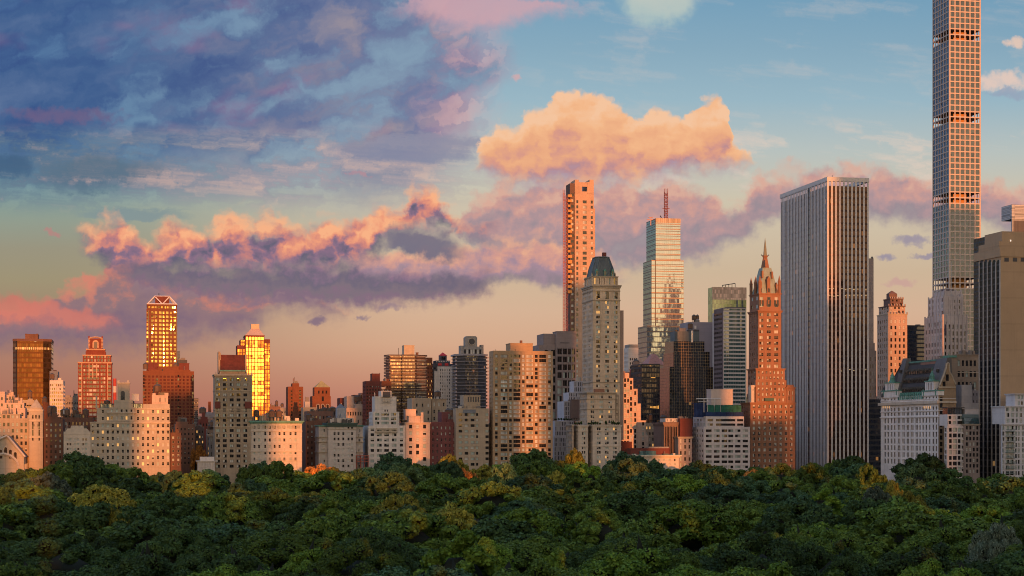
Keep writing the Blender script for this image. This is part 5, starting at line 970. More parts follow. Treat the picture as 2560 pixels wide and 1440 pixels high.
# arcaded club
def arc(b, T):
    T = T[0]
    for i in range(8):
        x = T[0]+1.2+i*(T[1]-T[0]-2)/7.6; z = T[5]-3; m = MB(); m.poly([(p, -.05, q) for p, q in [(x-.5, z-17), (x+.5, z-17)]+[(x+.5*math.cos(t*math.pi/6), z+.5*math.sin(t*math.pi/6)) for t in range(7)]]); b.add('arched_window', m, [PANE])
        m = MB(); m.box(x-.85, x-.6, -.4, 0, z-20, z+.8); b.add('pilaster', m, [b.mat])
simple('arcaded_brown_house', 'brown stone house with tall arched windows under a white penthouse', 1660, 14, wall('brown_terracotta', (.25, .17, .14)), [dict(r=(1660, 1696, 1056, 1172), L=22), dict(r=(1664, 1697, 1046, 1055), y=2, L=12, mat=WHT, Wg=G(10, 1, .45, .7, sash=False))], extra=arc, cornice=(wall('brown_terracotta', (.25, .17, .14)), 1.6, .9))
simple('maroon_gable_house', 'narrow house with a maroon brick top above teal bay windows', 1696, 6, wall('grey_limestone', (.34, .29, .27)), [dict(r=(1696, 1730, 1092, 1172), L=20, Wg=G(3, 5, .4, .55)), dict(r=(1700, 1731, 1046, 1093), y=5, L=16, mat=DRED)], cornice=(LST, .9, .7), clutter=4, frame=FRAME_W)
# rose brick tower with the green spire
b = Bld('green_spired_tower', 'rose brown brick tower with terraces and a steep green copper spire', 'tower', 1896, 4, SHB, None, FRAME_W, 'dddbbgh')
tc3 = [(1899, 1903), (1904, 1908), (1917.5, 1921.5), (1922.5, 1926.5), (1936, 1940), (1941, 1945)]
T = b.tier(1896, 1953, 776, 922, xs=1872, y=3, L=20, Wg=G(0, 10, hf=.46, t=.02, b=.0, cols=tc3), Ng=G(4, 10, .3, .45)); b.band('cornice', T, SHB, 1.3, .8)
T2 = b.tier(1898, 1952, 733, 776, xs=1874, y=4, Wg=G(0, 2, hf=.4, t=.1, b=.1, p=1, sash=False, cols=[(1900, 1908), (1918.5, 1926), (1937, 1945)]), Ng=G(2, 2, .4, .4))
b.band('ledge', T2, SHB, .7, .5)
for q in (1904, 1922, 1941):
    x = b.lx(q, 4); m = MB(); z = b.lz(752, x, 4)
    for s in (-.9, .9): m.poly([(p, 3.9, r_) for p, r_ in [(x+s-.55, z-3), (x+s+.55, z-3)]+[(x+s+.55*math.cos(t*math.pi/6), z+.55*math.sin(t*math.pi/6)) for t in range(7)]])
    b.add('arched_window', m, [PANEW])
xa, xb, ya, yb, z0, z1 = T2; cx_, cy_ = (xa+xb)/2, (ya+yb)/2
p0 = [(xa+1, ya+1), (xb-1, ya+1), (xb-1, yb-1), (xa+1, yb-1)]; za = b.lz(668, 0, 8); zb = b.lz(640, 0, 8)
hw = (xb-xa)/2
p1 = [(cx_-hw*.40, cy_-3.2), (cx_+hw*.40, cy_-3.2), (cx_+hw*.40, cy_+3.2), (cx_-hw*.40, cy_+3.2)]
m = MB(); m.prism(p0, z1, za, 0, 0, False, p1); VC = wall('verdigris', (.26, .33, .30), .6, .25, .3); b.add('spire_roof', m, [VC]); m = MB(); m.cyl(cx_, cy_, 2.7, za, zb, 8, 0, 1.3); m.cyl(cx_, cy_, 1.8, zb, zb+.8, 8, 0, 1.8)
b.add('lantern', m, [SHB]); m = MB(); m.cyl(cx_, cy_, 1.25, zb+.7, b.lz(622, 0, 8), 8, 0, .9); m.cyl(cx_, cy_, .95, b.lz(622, 0, 8), b.lz(591, 0, 8), 8, 0, .05); b.add('spire', m, [wall('bronze_green', (.24, .24, .17), .5, .2, .2)])
m = MB(); z = zb+.9; m.bar((cx_-2.4, cy_, z), (cx_+2.4, cy_, z), .12); m.bar((cx_-2.4, cy_, z), (cx_-2.4, cy_, z+.9), .1); m.bar((cx_+2.4, cy_, z), (cx_+2.4, cy_, z+.9), .1); b.add('gallery_rail', m, [STEEL])
for i, (q, w_, pt, y_) in enumerate(((1922, 8, 690, ya-.1), (1903, 4, 700, ya), (1942, 4, 706, ya))):
    x = b.lx(q, y_); w = w_/2/4.1; zt = b.lz(pt, x, y_); m = MB(); m.box(x-w, x+w, y_, y_+3.4, z1-.4, zt-(2.4 if i == 0 else 2)); zs = zt-(2.4 if i == 0 else 2); m.poly([(x-w-.2, y_-.05, zs), (x+w+.2, y_-.05, zs), (x, y_-.05, zt)]); m.quad((x-w-.2, y_-.05, zs), (x, y_-.05, zt), (x, y_+5, zt), (x-w-.2, y_+5, zs)); m.quad((x+w+.2, y_+5, zs), (x, y_+5, zt), (x, y_-.05, zt), (x+w+.2, y_-.05, zs)); d = b.add('dormer', m, [SHB])
    w2 = MB(); w2.poly([(x+p, y_-.1, z1+q_) for p, q_ in ((-.6*w, .6), (.6*w, .6), (.6*w, 2.6), (0, 3.4), (-.6*w, 2.6))]); w2.obj('dormer_window', [PANEW], d)
for x, y_ in ((xa+.7, ya+.7), (xb-.7, ya+.7), (xa+.7, yb-.7), (xa+.7, cy_)):
    zt = b.lz(706, x, 6); m = MB(); m.cyl(x, y_, 1.0, z1-.3, zt, 8); m.cyl(x, y_, 1.15, zt, zt+.4, 8); m.cyl(x, y_, .95, zt+.4, zt+4.2, 8, 0, .06); b.add('corner_turret', m, [SHB])
for q, pt in ((1914, 655), (1906, 682), (1930, 684)): x = b.lx(q, 7); z = b.lz(pt, x, 7); m = MB(); m.box(x-.5, x+.5, 6.4, 9, z-3, z+1.2); b.add('roof_dormer', m, [SHB])
T3 = b.tier(1890, 1962, 921, 951, xs=1869, y=1.5, L=22, Wg=G(7, 2, .42, .42, .03, .03, .1, .0, 2), Ng=G(3, 2, .4, .45)); b.band('ledge', T3, SHB, .8, .6); T3b = b.tier(1889, 1966, 950, 1006, xs=1869, y=.5, L=22, Wg=G(7, 4, .42, .45, .03, .03, .04, .0, 2), Ng=G(3, 4, .4, .45)); T4 = b.tier(1966, 1987.5, 968, 1006, y=0, L=16, Wg=G(2, 2, .3, .62, .1, .1, .2, .1, 2)); b.band('cornice', T4, SHB, .8, .5); T4b = b.tier(1968, 1984, 962, 968, y=2, L=8)
T5 = b.tier(1876, 1987.5, 1006, 1172, xs=1853, y=-.3, L=24, Wg=G(8, 12, .44, .48, .02, .02, .02, .0, 2), Ng=G(4, 12, .3, .45)); b.band('cornice', T5, SHB, .9, .6)
for i in range(9): x = T5[0]+.3+i*(T5[1]-T5[0]-.6)/8; m = MB(); m.box(x-.35, x+.35, -.55, -.3, 0, T5[5]-1); b.add('pier', m, [SHB])
T6 = b.tier(1878, 1886, 966, 1006, y=-.1, L=5, mat=CRM, Wg=G(2, 1, .4, .25, .1, .1, .02, .6)); b.pbox('loggia', 1877, 1888, 963, 967, -.3, 3, CRM); b.pbox('terrace_awning', 1913, 1935, 995, 1002, -1.2, 1.3, plain('green_awning', (.03, .10, .08))); b.done(); bsher = b
# ---------------------------------------------------------------- white marble slab with dark strips
STRIP = curtain('strip_glass', (.030, .018, .016), (.012, .01, .012), (2.1, 3.9), .12, 1.6, .08, .012, .01, .03, (1, .38, .12), .30, (.04, .028, .026), .22, (1, .58, .38))
b = Bld('white_pier_skyscraper', 'huge white marble slab skyscraper with black window strips between upright piers', 'skyscraper', 2068, 20, MARB)
xw = b.lx(2172); zt = b.lz(442); Ld = b.ly(1950, 0); zl = b.lz(462)
m = MB(); m.box(.13, xw-.7, .3, Ld-1, 0, zl-.5); b.add('window_wall', m, [STRIP]); CT = 4.6
m = MB(); m.box(-.15, xw+.15, -.15, 1.6, zt-2.6, zt); m.box(-.15, 1.6, 1.6, Ld, zt-2.6, zt); m.box(xw-1.6, xw+.15, 1.6, Ld, zt-2.6, zt); b.add('crown_band', m, [MARB]); m = MB(); m.box(2, xw-2, 2, Ld-2, zt-9, zt-8.4); b.add('roof', m, [ROOF])
for i in range(11):
    x = (xw-1.02)*i/10; m = MB(); m.box(x, x+1.02, 0, .38, 0, zt-2.5); b.add('pier', m, [MARB])
ys = [b.ly(q, 0) for q in (2068, 2026.5, 2019, 1969, 1950)]
def saw(y0, y1, n, x0=0.0, ztop=None):
    st = (y1-y0)/n
    for i in range(n):
        y = y0+i*st; m = MB(); ring = [(x0+.7, y+st), (x0-.05, y+st*.5+.0), (x0+.0, y+st*.2), (x0+.7, y)]; ring = [(x0+.2, y+st*.52), (x0-.02, y+st*.52), (x0-.02, y+st*.02), (x0+.2, y+st*.02)]
        m.prism(ring[::-1], 0, (ztop or zt)-2.5, 0, 0, False); b.add('pier', m, [MARB])
saw(1.3, ys[1], 11); saw(ys[2]+.5, ys[3], 13); saw(ys[3], Ld-.2, 6)
m = MB(); m.box(-.2, .6, ys[1], ys[1]+1.1, 0, zt-2.5); m.box(-.2, .6, ys[2]-.6, ys[2]+.5, 0, zt-2.5); b.add('notch_pier', m, [MARB]); m = MB(); m.box(.08, .125, ys[1]+1.1, ys[2]-.6, 0, zt-2.6); b.add('notch_glass', m, [STRIP])
FLT = plain('ceiling_strip_light', (.5, .4, .25), .5, 0, (1, .66, .32, .9))
for pt in (723, 739, 926):
    for i in range(10):
        if b.rng.random() < (.9 if pt < 800 else .5): x = (xw-1.02)*i/10+1.3; z = b.lz(pt+b.rng.uniform(-2, 2), x); w = b.rng.uniform(.5, 1.3); m = MB(); m.quad((x, .27, z), (x+w, .27, z), (x+w, .27, z+.22), (x, .27, z+.22)); b.add('ceiling_light', m, [FLT])
m = MB()
for q in (1, 3, 6): m.bar((3+q, 14, zt-2), (3+q, 14, zt+1.6+q*.3), .08)
b.add('aerial', m, [STEEL]); b.done()
# blocks right of it
simple('grey_pier_block', 'plain grey slab edge showing right of the white marble skyscraper', 2170, 170, wall('pale_slab', (.30, .25, .245)), [dict(r=(2160, 2184, 649, 1165), L=14)], extra=lambda b, T: (lambda m: (m.cyl(b.lx(2181.5, 3), 4, .9, T[0][5], T[0][5]+2.2, 8), m.cyl(b.lx(2181.5, 3), 4, .5, T[0][5]+2.2, T[0][5]+3.2, 8, 0, .1), b.add('roof_turret', m, [STEEL])))(MB()))
simple('mauve_window_block', 'mauve block with a column of windows right of the white marble skyscraper', 2176, 110, MAUV, [dict(r=(2168, 2191, 880, 1165), L=20, Wg=G(4, 15, .3, .5)), dict(r=(2168, 2187, 857, 880), y=3, L=10)], mix='ddb')
simple('black_glass_block', 'low black glass block in the gap left of the white hotel', 2176, 60, NG, [dict(r=(2166, 2206, 1002, 1168), L=26)])
b = Bld('stepped_crown_tower', 'slim pinkish tower with a stepped dark crown left of the white setback tower', 'tower', 2228, 260, wall('rose_limestone', (.44, .33, .27)), None, FRAME_D, 'dddb')
T = b.tier(2220, 2268, 784, 1165, xs=2193, L=20, Wg=G(4, 24, .42, .5, .06, .06, .03, .0, 1), Ng=G(5, 24, .34, .5)); T2 = b.tier(2222, 2263, 764, 784, xs=2197, y=1.5, Wg=G(4, 2, .42, .5), Ng=G(4, 2, .4, .5)); T3 = b.tier(2226, 2258, 746, 765, xs=2209, y=3, mat=wall('dark_crown', (.16, .10, .09)), Wg=G(3, 2, .4, .5)); T4 = b.tier(2223, 2243, 734, 747, xs=2216, y=5, mat=wall('dark_crown', (.16, .1, .09))); xa, xb, ya, yb, z0, z1 = T4; xm, ym = (xa+xb)/2, (ya+yb)/2; m = MB(); m.prism([(xa, ya), (xb, ya), (xb, yb), (xa, yb)], z1, b.lz(727, xm, ym), 0, 0, True, [(xm-.3, ym-.3), (xm+.3, ym-.3), (xm+.3, ym+.3), (xm-.3, ym+.3)]); b.add('pyramid_cap', m, [wall('dark_crown', (.16, .1, .09))])
for T_ in (T, T2, T3):
    b.band('cornice', T_, wall('dark_crown', (.16, .1, .09)) if T_ is not T else LST, .8, .4)
    for i in range(7): x = T_[0]+i*(T_[1]-T_[0])/6; m = MB(); m.box(x-.35, x+.35, T_[2]-.3, T_[2]+.5, T_[5], T_[5]+1.3); b.add('crenel', m, [b.mat])
b.done()
simple('black_slab_block', 'plain black block between the stepped crown tower and white setback tower', 2268, 280, NG, [dict(r=(2266, 2314, 816, 1165), L=24)], extra=lambda b, T: (lambda m: (m.cyl(b.lx(2296, 5), 6, 2.0, T[0][5], T[0][5]+2, 12), b.add('roof_tank', m, [GREY])))(MB()))
b = Bld('white_setback_tower', 'white stone tower with piers and crenellated setbacks in front of the tall gridded tower', 'tower', 2357, 220, wall('rosy_white', (.58, .50, .48)), None, FRAME_D, 'dddb')
T = b.tier(2357, 2419, 789, 1165, xs=2311, L=30, Wg=G(6, 21, .36, .55, .03, .03, .05, .0), Ng=G(6, 21, .34, .55)); T2 = b.tier(2360, 2408, 740, 790, xs=2320, y=2.5, Wg=G(3, 3, .36, .5, .16, .08, .12, .02), Ng=G(5, 3, .34, .5)); T3 = b.tier(2362, 2404, 727, 742, xs=2332, y=6); T4 = b.tier(2362, 2384, 722, 730, y=8, L=8, mat=wall('dusk_crown', (.22, .17, .18)))
for T_, n in ((T, 7), (T2, 5), (T3, 4)):
    for i in range(n):
        x = T_[0]+.5+i*(T_[1]-T_[0]-1)/(n-1); m = MB(); m.box(x-.5, x+.5, T_[2]-.35, T_[2]+.6, T_[4], T_[5]+1.0); b.add('pier', m, [b.mat]); y = T_[2]+1+i*(T_[3]-T_[2]-2)/(n-1); m = MB(); m.box(T_[0]-.35, T_[0]+.4, y-.5, y+.5, T_[4], T_[5]+1.0); b.add('pier', m, [b.mat])
m = MB(); x = b.lx(2378.5, 3); m.bar((x, 3, b.lz(755, x, 3)), (x, 3, b.lz(655, x, 3)), .13); b.add('flagpole', m, [plain('pole_white', (.5, .48, .46))]); b.pbox('notch_tower', 2401, 2408, 735, 741, 2.6, 3, b.mat)
fl = plain('dark_flag', (.08, .06, .10), .8); m = MB(); x = b.lx(2362, -1); z = b.lz(812, x); m.bar((x-.6, 0, z-6), (x+.8, -2.5, z+2), .08); m.quad((x-.2, -1, z-7), (x+1.2, -1, z-8), (x+1, -1.2, z), (x, -1, z+.4)); m.quad((x, -1, z+.4), (x+1, -1.2, z), (x+1.2, -1, z-8), (x-.2, -1, z-7)); b.add('flag', m, [fl]); b.done()
# ---------------------------------------------------------------- pencil tower of square windows
CON = wall('white_concrete', (.52, .43, .385), .75, .05, .04)
b = Bld('gridded_pencil_tower', 'very tall slim tower gridded with square windows, its top out of frame', 'skyscraper', 2373, 620, CON, None, FRAME_D, 'dddddd', glass('pencil_glass', (.06, .088, .10), 1.7, .05, .02, (3.5, 3.6), .02))
xw = b.lx(2452); L = b.ly(2331, 0); b.rev = .45; fh = 14.33/F*b.C.y; zref = b.lz(71)
op = {int(v) for k_ in range(-1, 4) for v in ()}
zb = b.lz(910); zt = b.lz(-150); levels = []; z = zref
bands = []
zs = [b.lz(p) for p in (71, 277, 479, 692)]; top = zref+fh*14
segs = [(zs[0], top), (zs[1], zs[0]-2*fh), (zs[2], zs[1]-2*fh), (zs[3], zs[2]-2*fh), (0.0, zs[3]-2*fh)]
cw = 6
def pen(z0, z1, glassy=True, zlow=None):
    nr = max(1, round((z1-z0)/fh)); g = G(6, nr, .78, .80, .025, .025, 0, 0, 1, False); n0 = len(b.wins)
    b.facade(CON, (0, 0), (1, 0), (0, 1), xw, z0, z1, g, z0); b.facade(CON, (0, L), (0, -1), (1, 0), L, z0, z1, g, z0)
    if not glassy: del b.wins[n0:]
    b.facade(CON, (xw, 0), (0, 1), (-1, 0), L, z0, z1, g if not glassy else None, z0); 
    if not glassy: del b.wins[n0:]
    b.facade(CON, (xw, L), (-1, 0), (0, -1), xw, z0, z1, g if not glassy else None, z0)
    if not glassy: del b.wins[n0:]
for i, (z0, z1) in enumerate(segs):
    pen(z0, z1)
    b.RF(ROOF).quad((.9, .9, z1), (xw-.9, .9, z1), (xw-.9, L-.9, z1), (.9, L-.9, z1))
    b.RF(ROOF).quad((.9, L-.9, z0+.01), (xw-.9, L-.9, z0+.01), (xw-.9, .9, z0+.01), (.9, .9, z0+.01))
    if i < 4:
        za = segs[i+1][1]; pen(za, z0, False); m = MB(); m.box(xw*.26, xw*.68, L*.25, L*.7, za, z0); b.add('open_floor_core', m, [wall('amber_core', (.5, .26, .10))])
        m = MB(); m.quad((.9, .9, za+fh-.25), (xw-.9, .9, za+fh-.25), (xw-.9, L-.9, za+fh-.25), (.9, L-.9, za+fh-.25)); b.add('open_floor_slab', m, [CON])
b.done()
# ---------------------------------------------------------------- right edge
DT = curtain('dark_teal_glass', (.02, .035, .04), (.05, .055, .055), (1.6, 3.2), .14, 1.25, .1, .02, .01, .01, (1, .6, .25), .3, (.03, .04, .045), .5)
b = Bld('dark_teal_slab', 'dark teal glass slab squeezed behind the tan fronted tower', 'office block', 2500, 140, DT)
gbox(b, 2500, 2560, 583, 1165, 0, 2434, 0, DT, zb=0); b.done()
b = Bld('grey_finned_tower', 'grey louvred tower top cut by the right edge above the tan fronted tower', 'skyscraper', 2535, 340, wall('louvre_grey', (.30, .31, .33)))
T = b.tier(2530, 2600, 546, 1165, L=20, xs=2528); T2 = b.tier(2529.5, 2600, 511, 547, y=-.4, L=18, mat=curtain('grey_louvre', (.36, .37, .39), (.2, .2, .22), (30, 1.2), .3, 1.4, .4, 0)); m = MB(); m.box(T[0]+1.5, T[1], -.2, .1, T[5]-30, T[5]-2); b.add('louvre', m, [curtain('dark_upright_louvre', (.05, .05, .06), (.16, .15, .15), (1.1, 40), .35, 1.4, .5, 0)]); b.done()
TAN = wall('tan_cladding', (.42, .29, .185), .8, .07, .07, 14.0)
b = Bld('tan_fronted_tower', 'tower with a blank tan front and tall black arched window strips down its side', 'tower', 2502, -128, TAN)
T = b.tier(2502, 2600, 640, 1172, xs=2447, L=30, Wg=None); Lt = T[3]
b.tier(2500.5, 2600, 619, 641, y=-.4, L=30.5); T2 = b.tier(2498, 2600, 603, 619.5, y=.6, L=24); T3 = b.tier(2505, 2600, 578, 603.5, y=1.5, L=20)
for q0, q1 in ((2511, 2522), (2532, 2543), (2552, 2562)): b.pbox('plant_opening', q0, q1, 644, 654, -.08, .1, DGREY)
BLK = curtain('black_strip_glass', (.014, .015, .02), (.03, .028, .03), (3, 3.4), .14, 1.12, .1, .01, .01, .012, (1, .55, .2), .25, (.025, .022, .026), .5)
w = (Lt-1.5)/5.0
for i in range(5):
    y0 = .9+i*w; y1 = y0+w*.78; zt = b.lz(648, 0, y0)-w*.4; m = MB(); ym = (y0+y1)/2; r = (y1-y0)/2
    pts = [(y1, 0), (y0, 0)]+[(ym-r*math.cos(t*math.pi/10), zt+r*math.sin(t*math.pi/10)) for t in range(11)]
    m.poly([(-.06, p, q) for p, q in pts]); b.add('arched_strip', m, [BLK]); m = MB(); m.box(-.42, -.02, y1+.02, y0+w-.02, 0, b.lz(654, 0, y1)); b.add('white_fin', m, [wall('fin_stone', (.42, .38, .35))])
m = MB(); m.box(-.5, -.02, .05, .86, 0, b.lz(650)); b.add('white_fin', m, [wall('fin_stone', (.42, .38, .35))]); m = MB(); x = b.lx(2527, 1); m.bar((x, 1, b.lz(604, x)), (x, 1, b.lz(599, x)), .12); b.add('beacon', m, [plain('beacon_lamp', (.8, .7, .6), .5, 0, (1, .85, .7, 2))]); b.done()
# ---------------------------------------------------------------- white hotel with the mansard
b = Bld('white_mansard_hotel', 'large white hotel with dark mansard roof, green copper gables and a brown brick end', 'hotel', 2346, -100, wall('hotel_brick', (.34, .25, .17), .85, .2, .2), None, FRAME_D, 'ddddd')
xw = b.lx(2390); L = b.ly(2202, 0); zc = b.lz(1003); ze = b.lz(986); GB = .0
# white long front: bays of upright windows on the park side
def ycol(q): return (L-b.ly(q, 0))
cols = []
for q in (2212.5, 2220, 2229, 2236.5): cols.append((q-1.6, q+1.6))
for q in (2247.5, 2258.5, 2269.5, 2280.5, 2291.5): cols += [(q-2.6, q-.3), (q+.5, q+2.8)]
for q in (2299.7, 2307.5, 2315.5, 2324, 2333, 2341): cols.append((q-1.5, q+1.5))
sq = lambda q: L-b.ly(q, 0)
b.facade(PLZ, (0, L), (0, -1), (1, 0), L, b.lz(1166), b.lz(1041), G(0, 7, hf=.62, t=0, b=0, sash=True, cols=cols), 0.0, sq)
b.facade(PLZ, (0, L), (0, -1), (1, 0), L, b.lz(1041), b.lz(1012), G(0, 2, hf=.55, t=.05, b=.05, cols=cols), b.lz(1041), sq)
b.facade(PLZ, (0, L), (0, -1), (1, 0), L, b.lz(1012), b.lz(986), G(0, 2, hf=.5, t=.1, b=.12, cols=cols), b.lz(1012), sq)
BE = b.mat; b.facade(BE, (0, 0), (1, 0), (0, 1), xw, b.lz(1166), b.lz(968), G(0, 12, hf=.58, t=.03, b=.0, p=2, cols=[(2350, 2356.5)]), 0.0, lambda q: b.lx(q))
b.facade(BE, (xw, 0), (0, 1), (-1, 0), L, 0, ze, None, 0.0); b.facade(BE, (xw, L), (-1, 0), (0, -1), xw, 0, ze, None, 0.0)
for pt, h, o in ((1005, 1.6, 1.3), (1026, .5, .4), (1041, .6, .5), (996, .4, .3)):
    z = b.lz(pt); m = MB(); m.box(-o, -.0, -o, L+o, z-h/2, z+h/2, 0, True); m.box(0, xw+.1, -o*.5, 0, z-h/3, z+h/3, 0, True); b.add('cornice' if h > 1 else 'ledge', m, [PLZ if h < 1 else CRM])
MSD = wall('dark_slate_roof', (.055, .050, .052), .6, .25, .2)
y1, y2 = b.ly(2212, 3), b.ly(2330, 3); zr = b.lz(906, 8, 40)
m = MB(); m.prism([(.6, .8), (xw-.6, .8), (xw-.6, L-.8), (.6, L-.8)], ze-.3, zr, 0, 0, False, [(8.0, 6.5), (xw-3, 6.5), (xw-3, L-12), (8.0, L-12)]); b.add('mansard_roof', m, [MSD])
m = MB(); m.box(7.6, xw-2.6, L*.22, L*.72, zr-1.2, zr+.9); b.add('copper_ridge', m, [COPPER]); m = MB(); m.box(7.4, 7.7, L*.22, L*.5, zr-2.2, zr-.2); b.add('rust_panel', m, [wall('rusty_copper', (.30, .16, .12))])
for r_ in range(3):
    t = (.12, .40, .66)[r_]; n = (11, 17, 15)[r_]
    for i in range(n):
        y = L*(.24+.46*(i+.5)/n); x = .6+7.4*t; z = ze+(zr-ze)*t; m = MB(); m.box(x-.5, x+2.2, y-.55, y+.55, z-.2, z+1.7); m.poly([(x-.6, y+.7, z+1.7), (x-.6, y-.7, z+1.7), (x-.6, y, z+2.7)]); m.quad((x-.6, y-.7, z+1.7), (x+2.6, y-.7, z+1.7), (x+2.6, y, z+2.7), (x-.6, y, z+2.7)); m.quad((x+2.6, y+.7, z+1.7), (x-.6, y+.7, z+1.7), (x-.6, y, z+2.7), (x+2.6, y, z+2.7)); d = b.add('dormer', m, [wall('dormer_copper', (.10, .09, .08))]); w = MB(); w.quad((x-.53, y+.35, z), (x-.53, y-.35, z), (x-.53, y-.35, z+1.4), (x-.53, y+.35, z+1.4)); w.obj('dormer_window', [PANEW], d)
for i in range(13):
    y = L*(.25+.44*(i+.5)/13); m = MB(); m.box(-.35, .5, y-.6, y+.6, ze-2.2, ze+.5); m.poly([(-.4, y+.8, ze+.5), (-.4, y-.8, ze+.5), (-.4, y, ze+2.0)]); m.quad((-.4, y-.8, ze+.5), (2, y-.8, ze+.5), (2, y, ze+2), (-.4, y, ze+2)); m.quad((2, y+.8, ze+.5), (-.4, y+.8, ze+.5), (-.4, y, ze+2), (2, y, ze+2)); b.add('copper_gable', m, [COPPER])
# two white gabled bays with copper cones
for q0, q1, qm, pt in ((2204, 2246, 2225, 957), (2305, 2345, 2324, 953)):
    ya, yb = b.ly(q1, -.6), b.ly(q0, -.6); ym = b.ly(qm, -.6); w = (yb-ya); zg = b.lz(977, 0, ym); zp = b.lz(pt, 0, ym); m = MB(); m.box(-.6, 3, ya, yb, ze-.5, zg); m.box(-.75, 3, ym-w*.27, ym+w*.27, zg-.02, zp); b.add('gabled_bay', m, [PLZ])
    m = MB(); m.box(-.95, 3.1, ya-.2, yb+.2, zg-.35, zg+.3); m.box(-1.1, 3.2, ym-w*.29, ym+w*.29, zp-.3, zp+.3); b.add('copper_coping', m, [COPPER])
    for j in range(4): y = ym+(j-1.5)*w*.10; m = MB(); m.quad((-.8, y+.25, zg+.2), (-.8, y-.25, zg+.2), (-.8, y-.25, zp-.8), (-.8, y+.25, zp-.8)); b.add('slit_window', m, [PANE])
    for j in (-1, 1): y = ym+j*w*.38; m = MB(); m.box(-.9, -.6, y-.35, y+.35, zg-2.6, zg+.9); b.add('copper_finial', m, [COPPER])
    zt = b.lz(pt-28, 0, ym); m = MB(); m.cyl(.9, ym, 2.5, zp, zp+(zt-zp)*.18, 8, 0, 1.9); m.cyl(.9, ym, 1.5, zp+(zt-zp)*.18, zp+(zt-zp)*.42, 8, 0, 1.35); m.cyl(.9, ym, 1.6, zp+(zt-zp)*.42, zt, 8, 0, .06); m.cyl(.9, ym, .2, zt-.2, zt+1.6, 6)
    for j in (-1, 1): m.cyl(.2, ym+j*1.9, .5, zp, zp+2.6, 6, 0, .05)
    b.add('copper_turret', m, [COPPER])
# left corner turret roof and tall dormered roof ends
m = MB(); y = b.ly(2210, 3); m.cyl(3.0, L-3.5, 4.2, ze, ze+5.5, 14, 0, 3.0); m.cyl(3.0, L-3.5, 3.0, ze+5.5, ze+8, 14, 0, .8); b.add('corner_turret', m, [MSD]); m = MB()
for j in range(3): m.cyl(1+j*2, L-1+j*.2-2, .18, ze+1, ze+6.5, 6)
b.add('copper_finial', m, [COPPER])
for f0, f1 in ((.70, .80), (.02, .22)):
    m = MB(); ya, yb = L*f0, L*f1; zz = b.lz(896, 4, (ya+yb)/2); m.prism([(.4, ya), (9, ya), (9, yb), (.4, yb)], ze, zz, 0, 0, False, [(6.5, ya+1.0), (9, ya+1.0), (9, yb-1.0), (6.5, yb-1.0)]); b.add('pavilion_roof', m, [wall('pavilion_slate', (.12, .115, .12), .5, .3, .2)])
    ym = (ya+yb)/2
    for t in (.3, .62): x = .4+6.1*t; z = ze+(zz-ze)*t; m = MB(); m.cyl(x-.3, ym, .9, z, z+1.7, 8); b.add('round_dormer', m, [MSD])
for f, pt in ((.80, 884), (.14, 884)):
    m = MB(); y0 = L*f-6
    for j in range(9): m.cyl(9, y0+j*1.5, .14, zr, zr+2.6+(j % 3 == 1)*1.6, 5, 0, .05)
    m.box(8.8, 9.2, y0, y0+12, zr+.4, zr+1.2); b.add('ridge_cresting', m, [COPPER])
# brown stepped gable end
zg0 = b.lz(967); pk = b.lx(2369); pts = [(b.lx(2347), zg0), (b.lx(2389.5), zg0), (b.lx(2389), b.lz(962)), (b.lx(2384), b.lz(950)), (b.lx(2379), b.lz(938)), (b.lx(2374), b.lz(930)), (b.lx(2372), b.lz(908)), (b.lx(2367), b.lz(908)), (b.lx(2365), b.lz(920)), (b.lx(2360), b.lz(936)), (b.lx(2354), b.lz(951)), (b.lx(2349), b.lz(963))]
m = MB(); m.poly([(p, -.25, q) for p, q in pts]); m.poly([(p, 1.6, q) for p, q in pts][::-1])
for p, q in zip(pts, pts[1:]+pts[:1]): m.quad((q[0], -.25, q[1]), (p[0], -.25, p[1]), (p[0], 1.6, p[1]), (q[0], 1.6, q[1]))
b.add('stepped_gable', m, [BE]); m = MB()
for p, q in zip(pts[2:], pts[3:]): m.bar((p[0], -.4, p[1]), (q[0], -.4, q[1]), .3)
m.box(pts[0][0], pts[1][0], -.5, .0, zg0-.6, zg0+.2, 0, True); b.add('gable_coping', m, [LST])
for q, pt in ((2359.5, 962), (2367.5, 944)): x = b.lx(q); z = b.lz(pt, x); m = MB(); m.quad((x-.9, -.3, z-1.8), (x+.9, -.3, z-1.8), (x+.9, -.3, z+1.8), (x-.9, -.3, z+1.8)); b.add('gable_window', m, [PANE])
for i in range(11):
    if i in (0, 1, 2, 3, 7, 8, 9, 10): y = b.ly(2208+(i*5.2 if i < 6 else 66+i*5.2), 0); z = b.lz(1018, 0, y); m = MB(); m.quad((-.06, y+.6, z-.7), (-.06, y-.6, z-.7), (-.06, y-.6, z+.7), (-.06, y+.6, z+.7)); b.add('lit_loggia', m, [plain('loggia_glow', (.6, .4, .22), .5, 0, (1, .55, .25, .55))])
b.done()
b = Bld('taupe_brick_block', 'taupe brick block with a green roof corner rising behind the white hotel end', 'apartment house', 2390, -60, wall('taupe_brick', (.31, .24, .19)), None, FRAME_D, 'dddg')
T = b.tier(2392, 2452, 886, 1165, L=22, Wg=G(0, 9, hf=.46, t=.03, b=.1, p=1, cols=[(2394.5, 2400), (2405, 2410), (2414.5, 2420), (2424.5, 2430), (2434.5, 2440)])); T2 = b.tier(2372, 2392.1, 893, 1165, y=-1, L=18); b.band('cornice', T, b.mat, .8, .4); m = MB(); xa, xb = b.lx(2371, -1), b.lx(2391, -1); m.box(xa, xb, -1.7, 6, b.lz(894), b.lz(889)); b.add('copper_cornice', m, [COPPER]); b.band('ledge', T, CRM, .5, .3, b.lz(930)); b.clutter(T, 8); b.done()
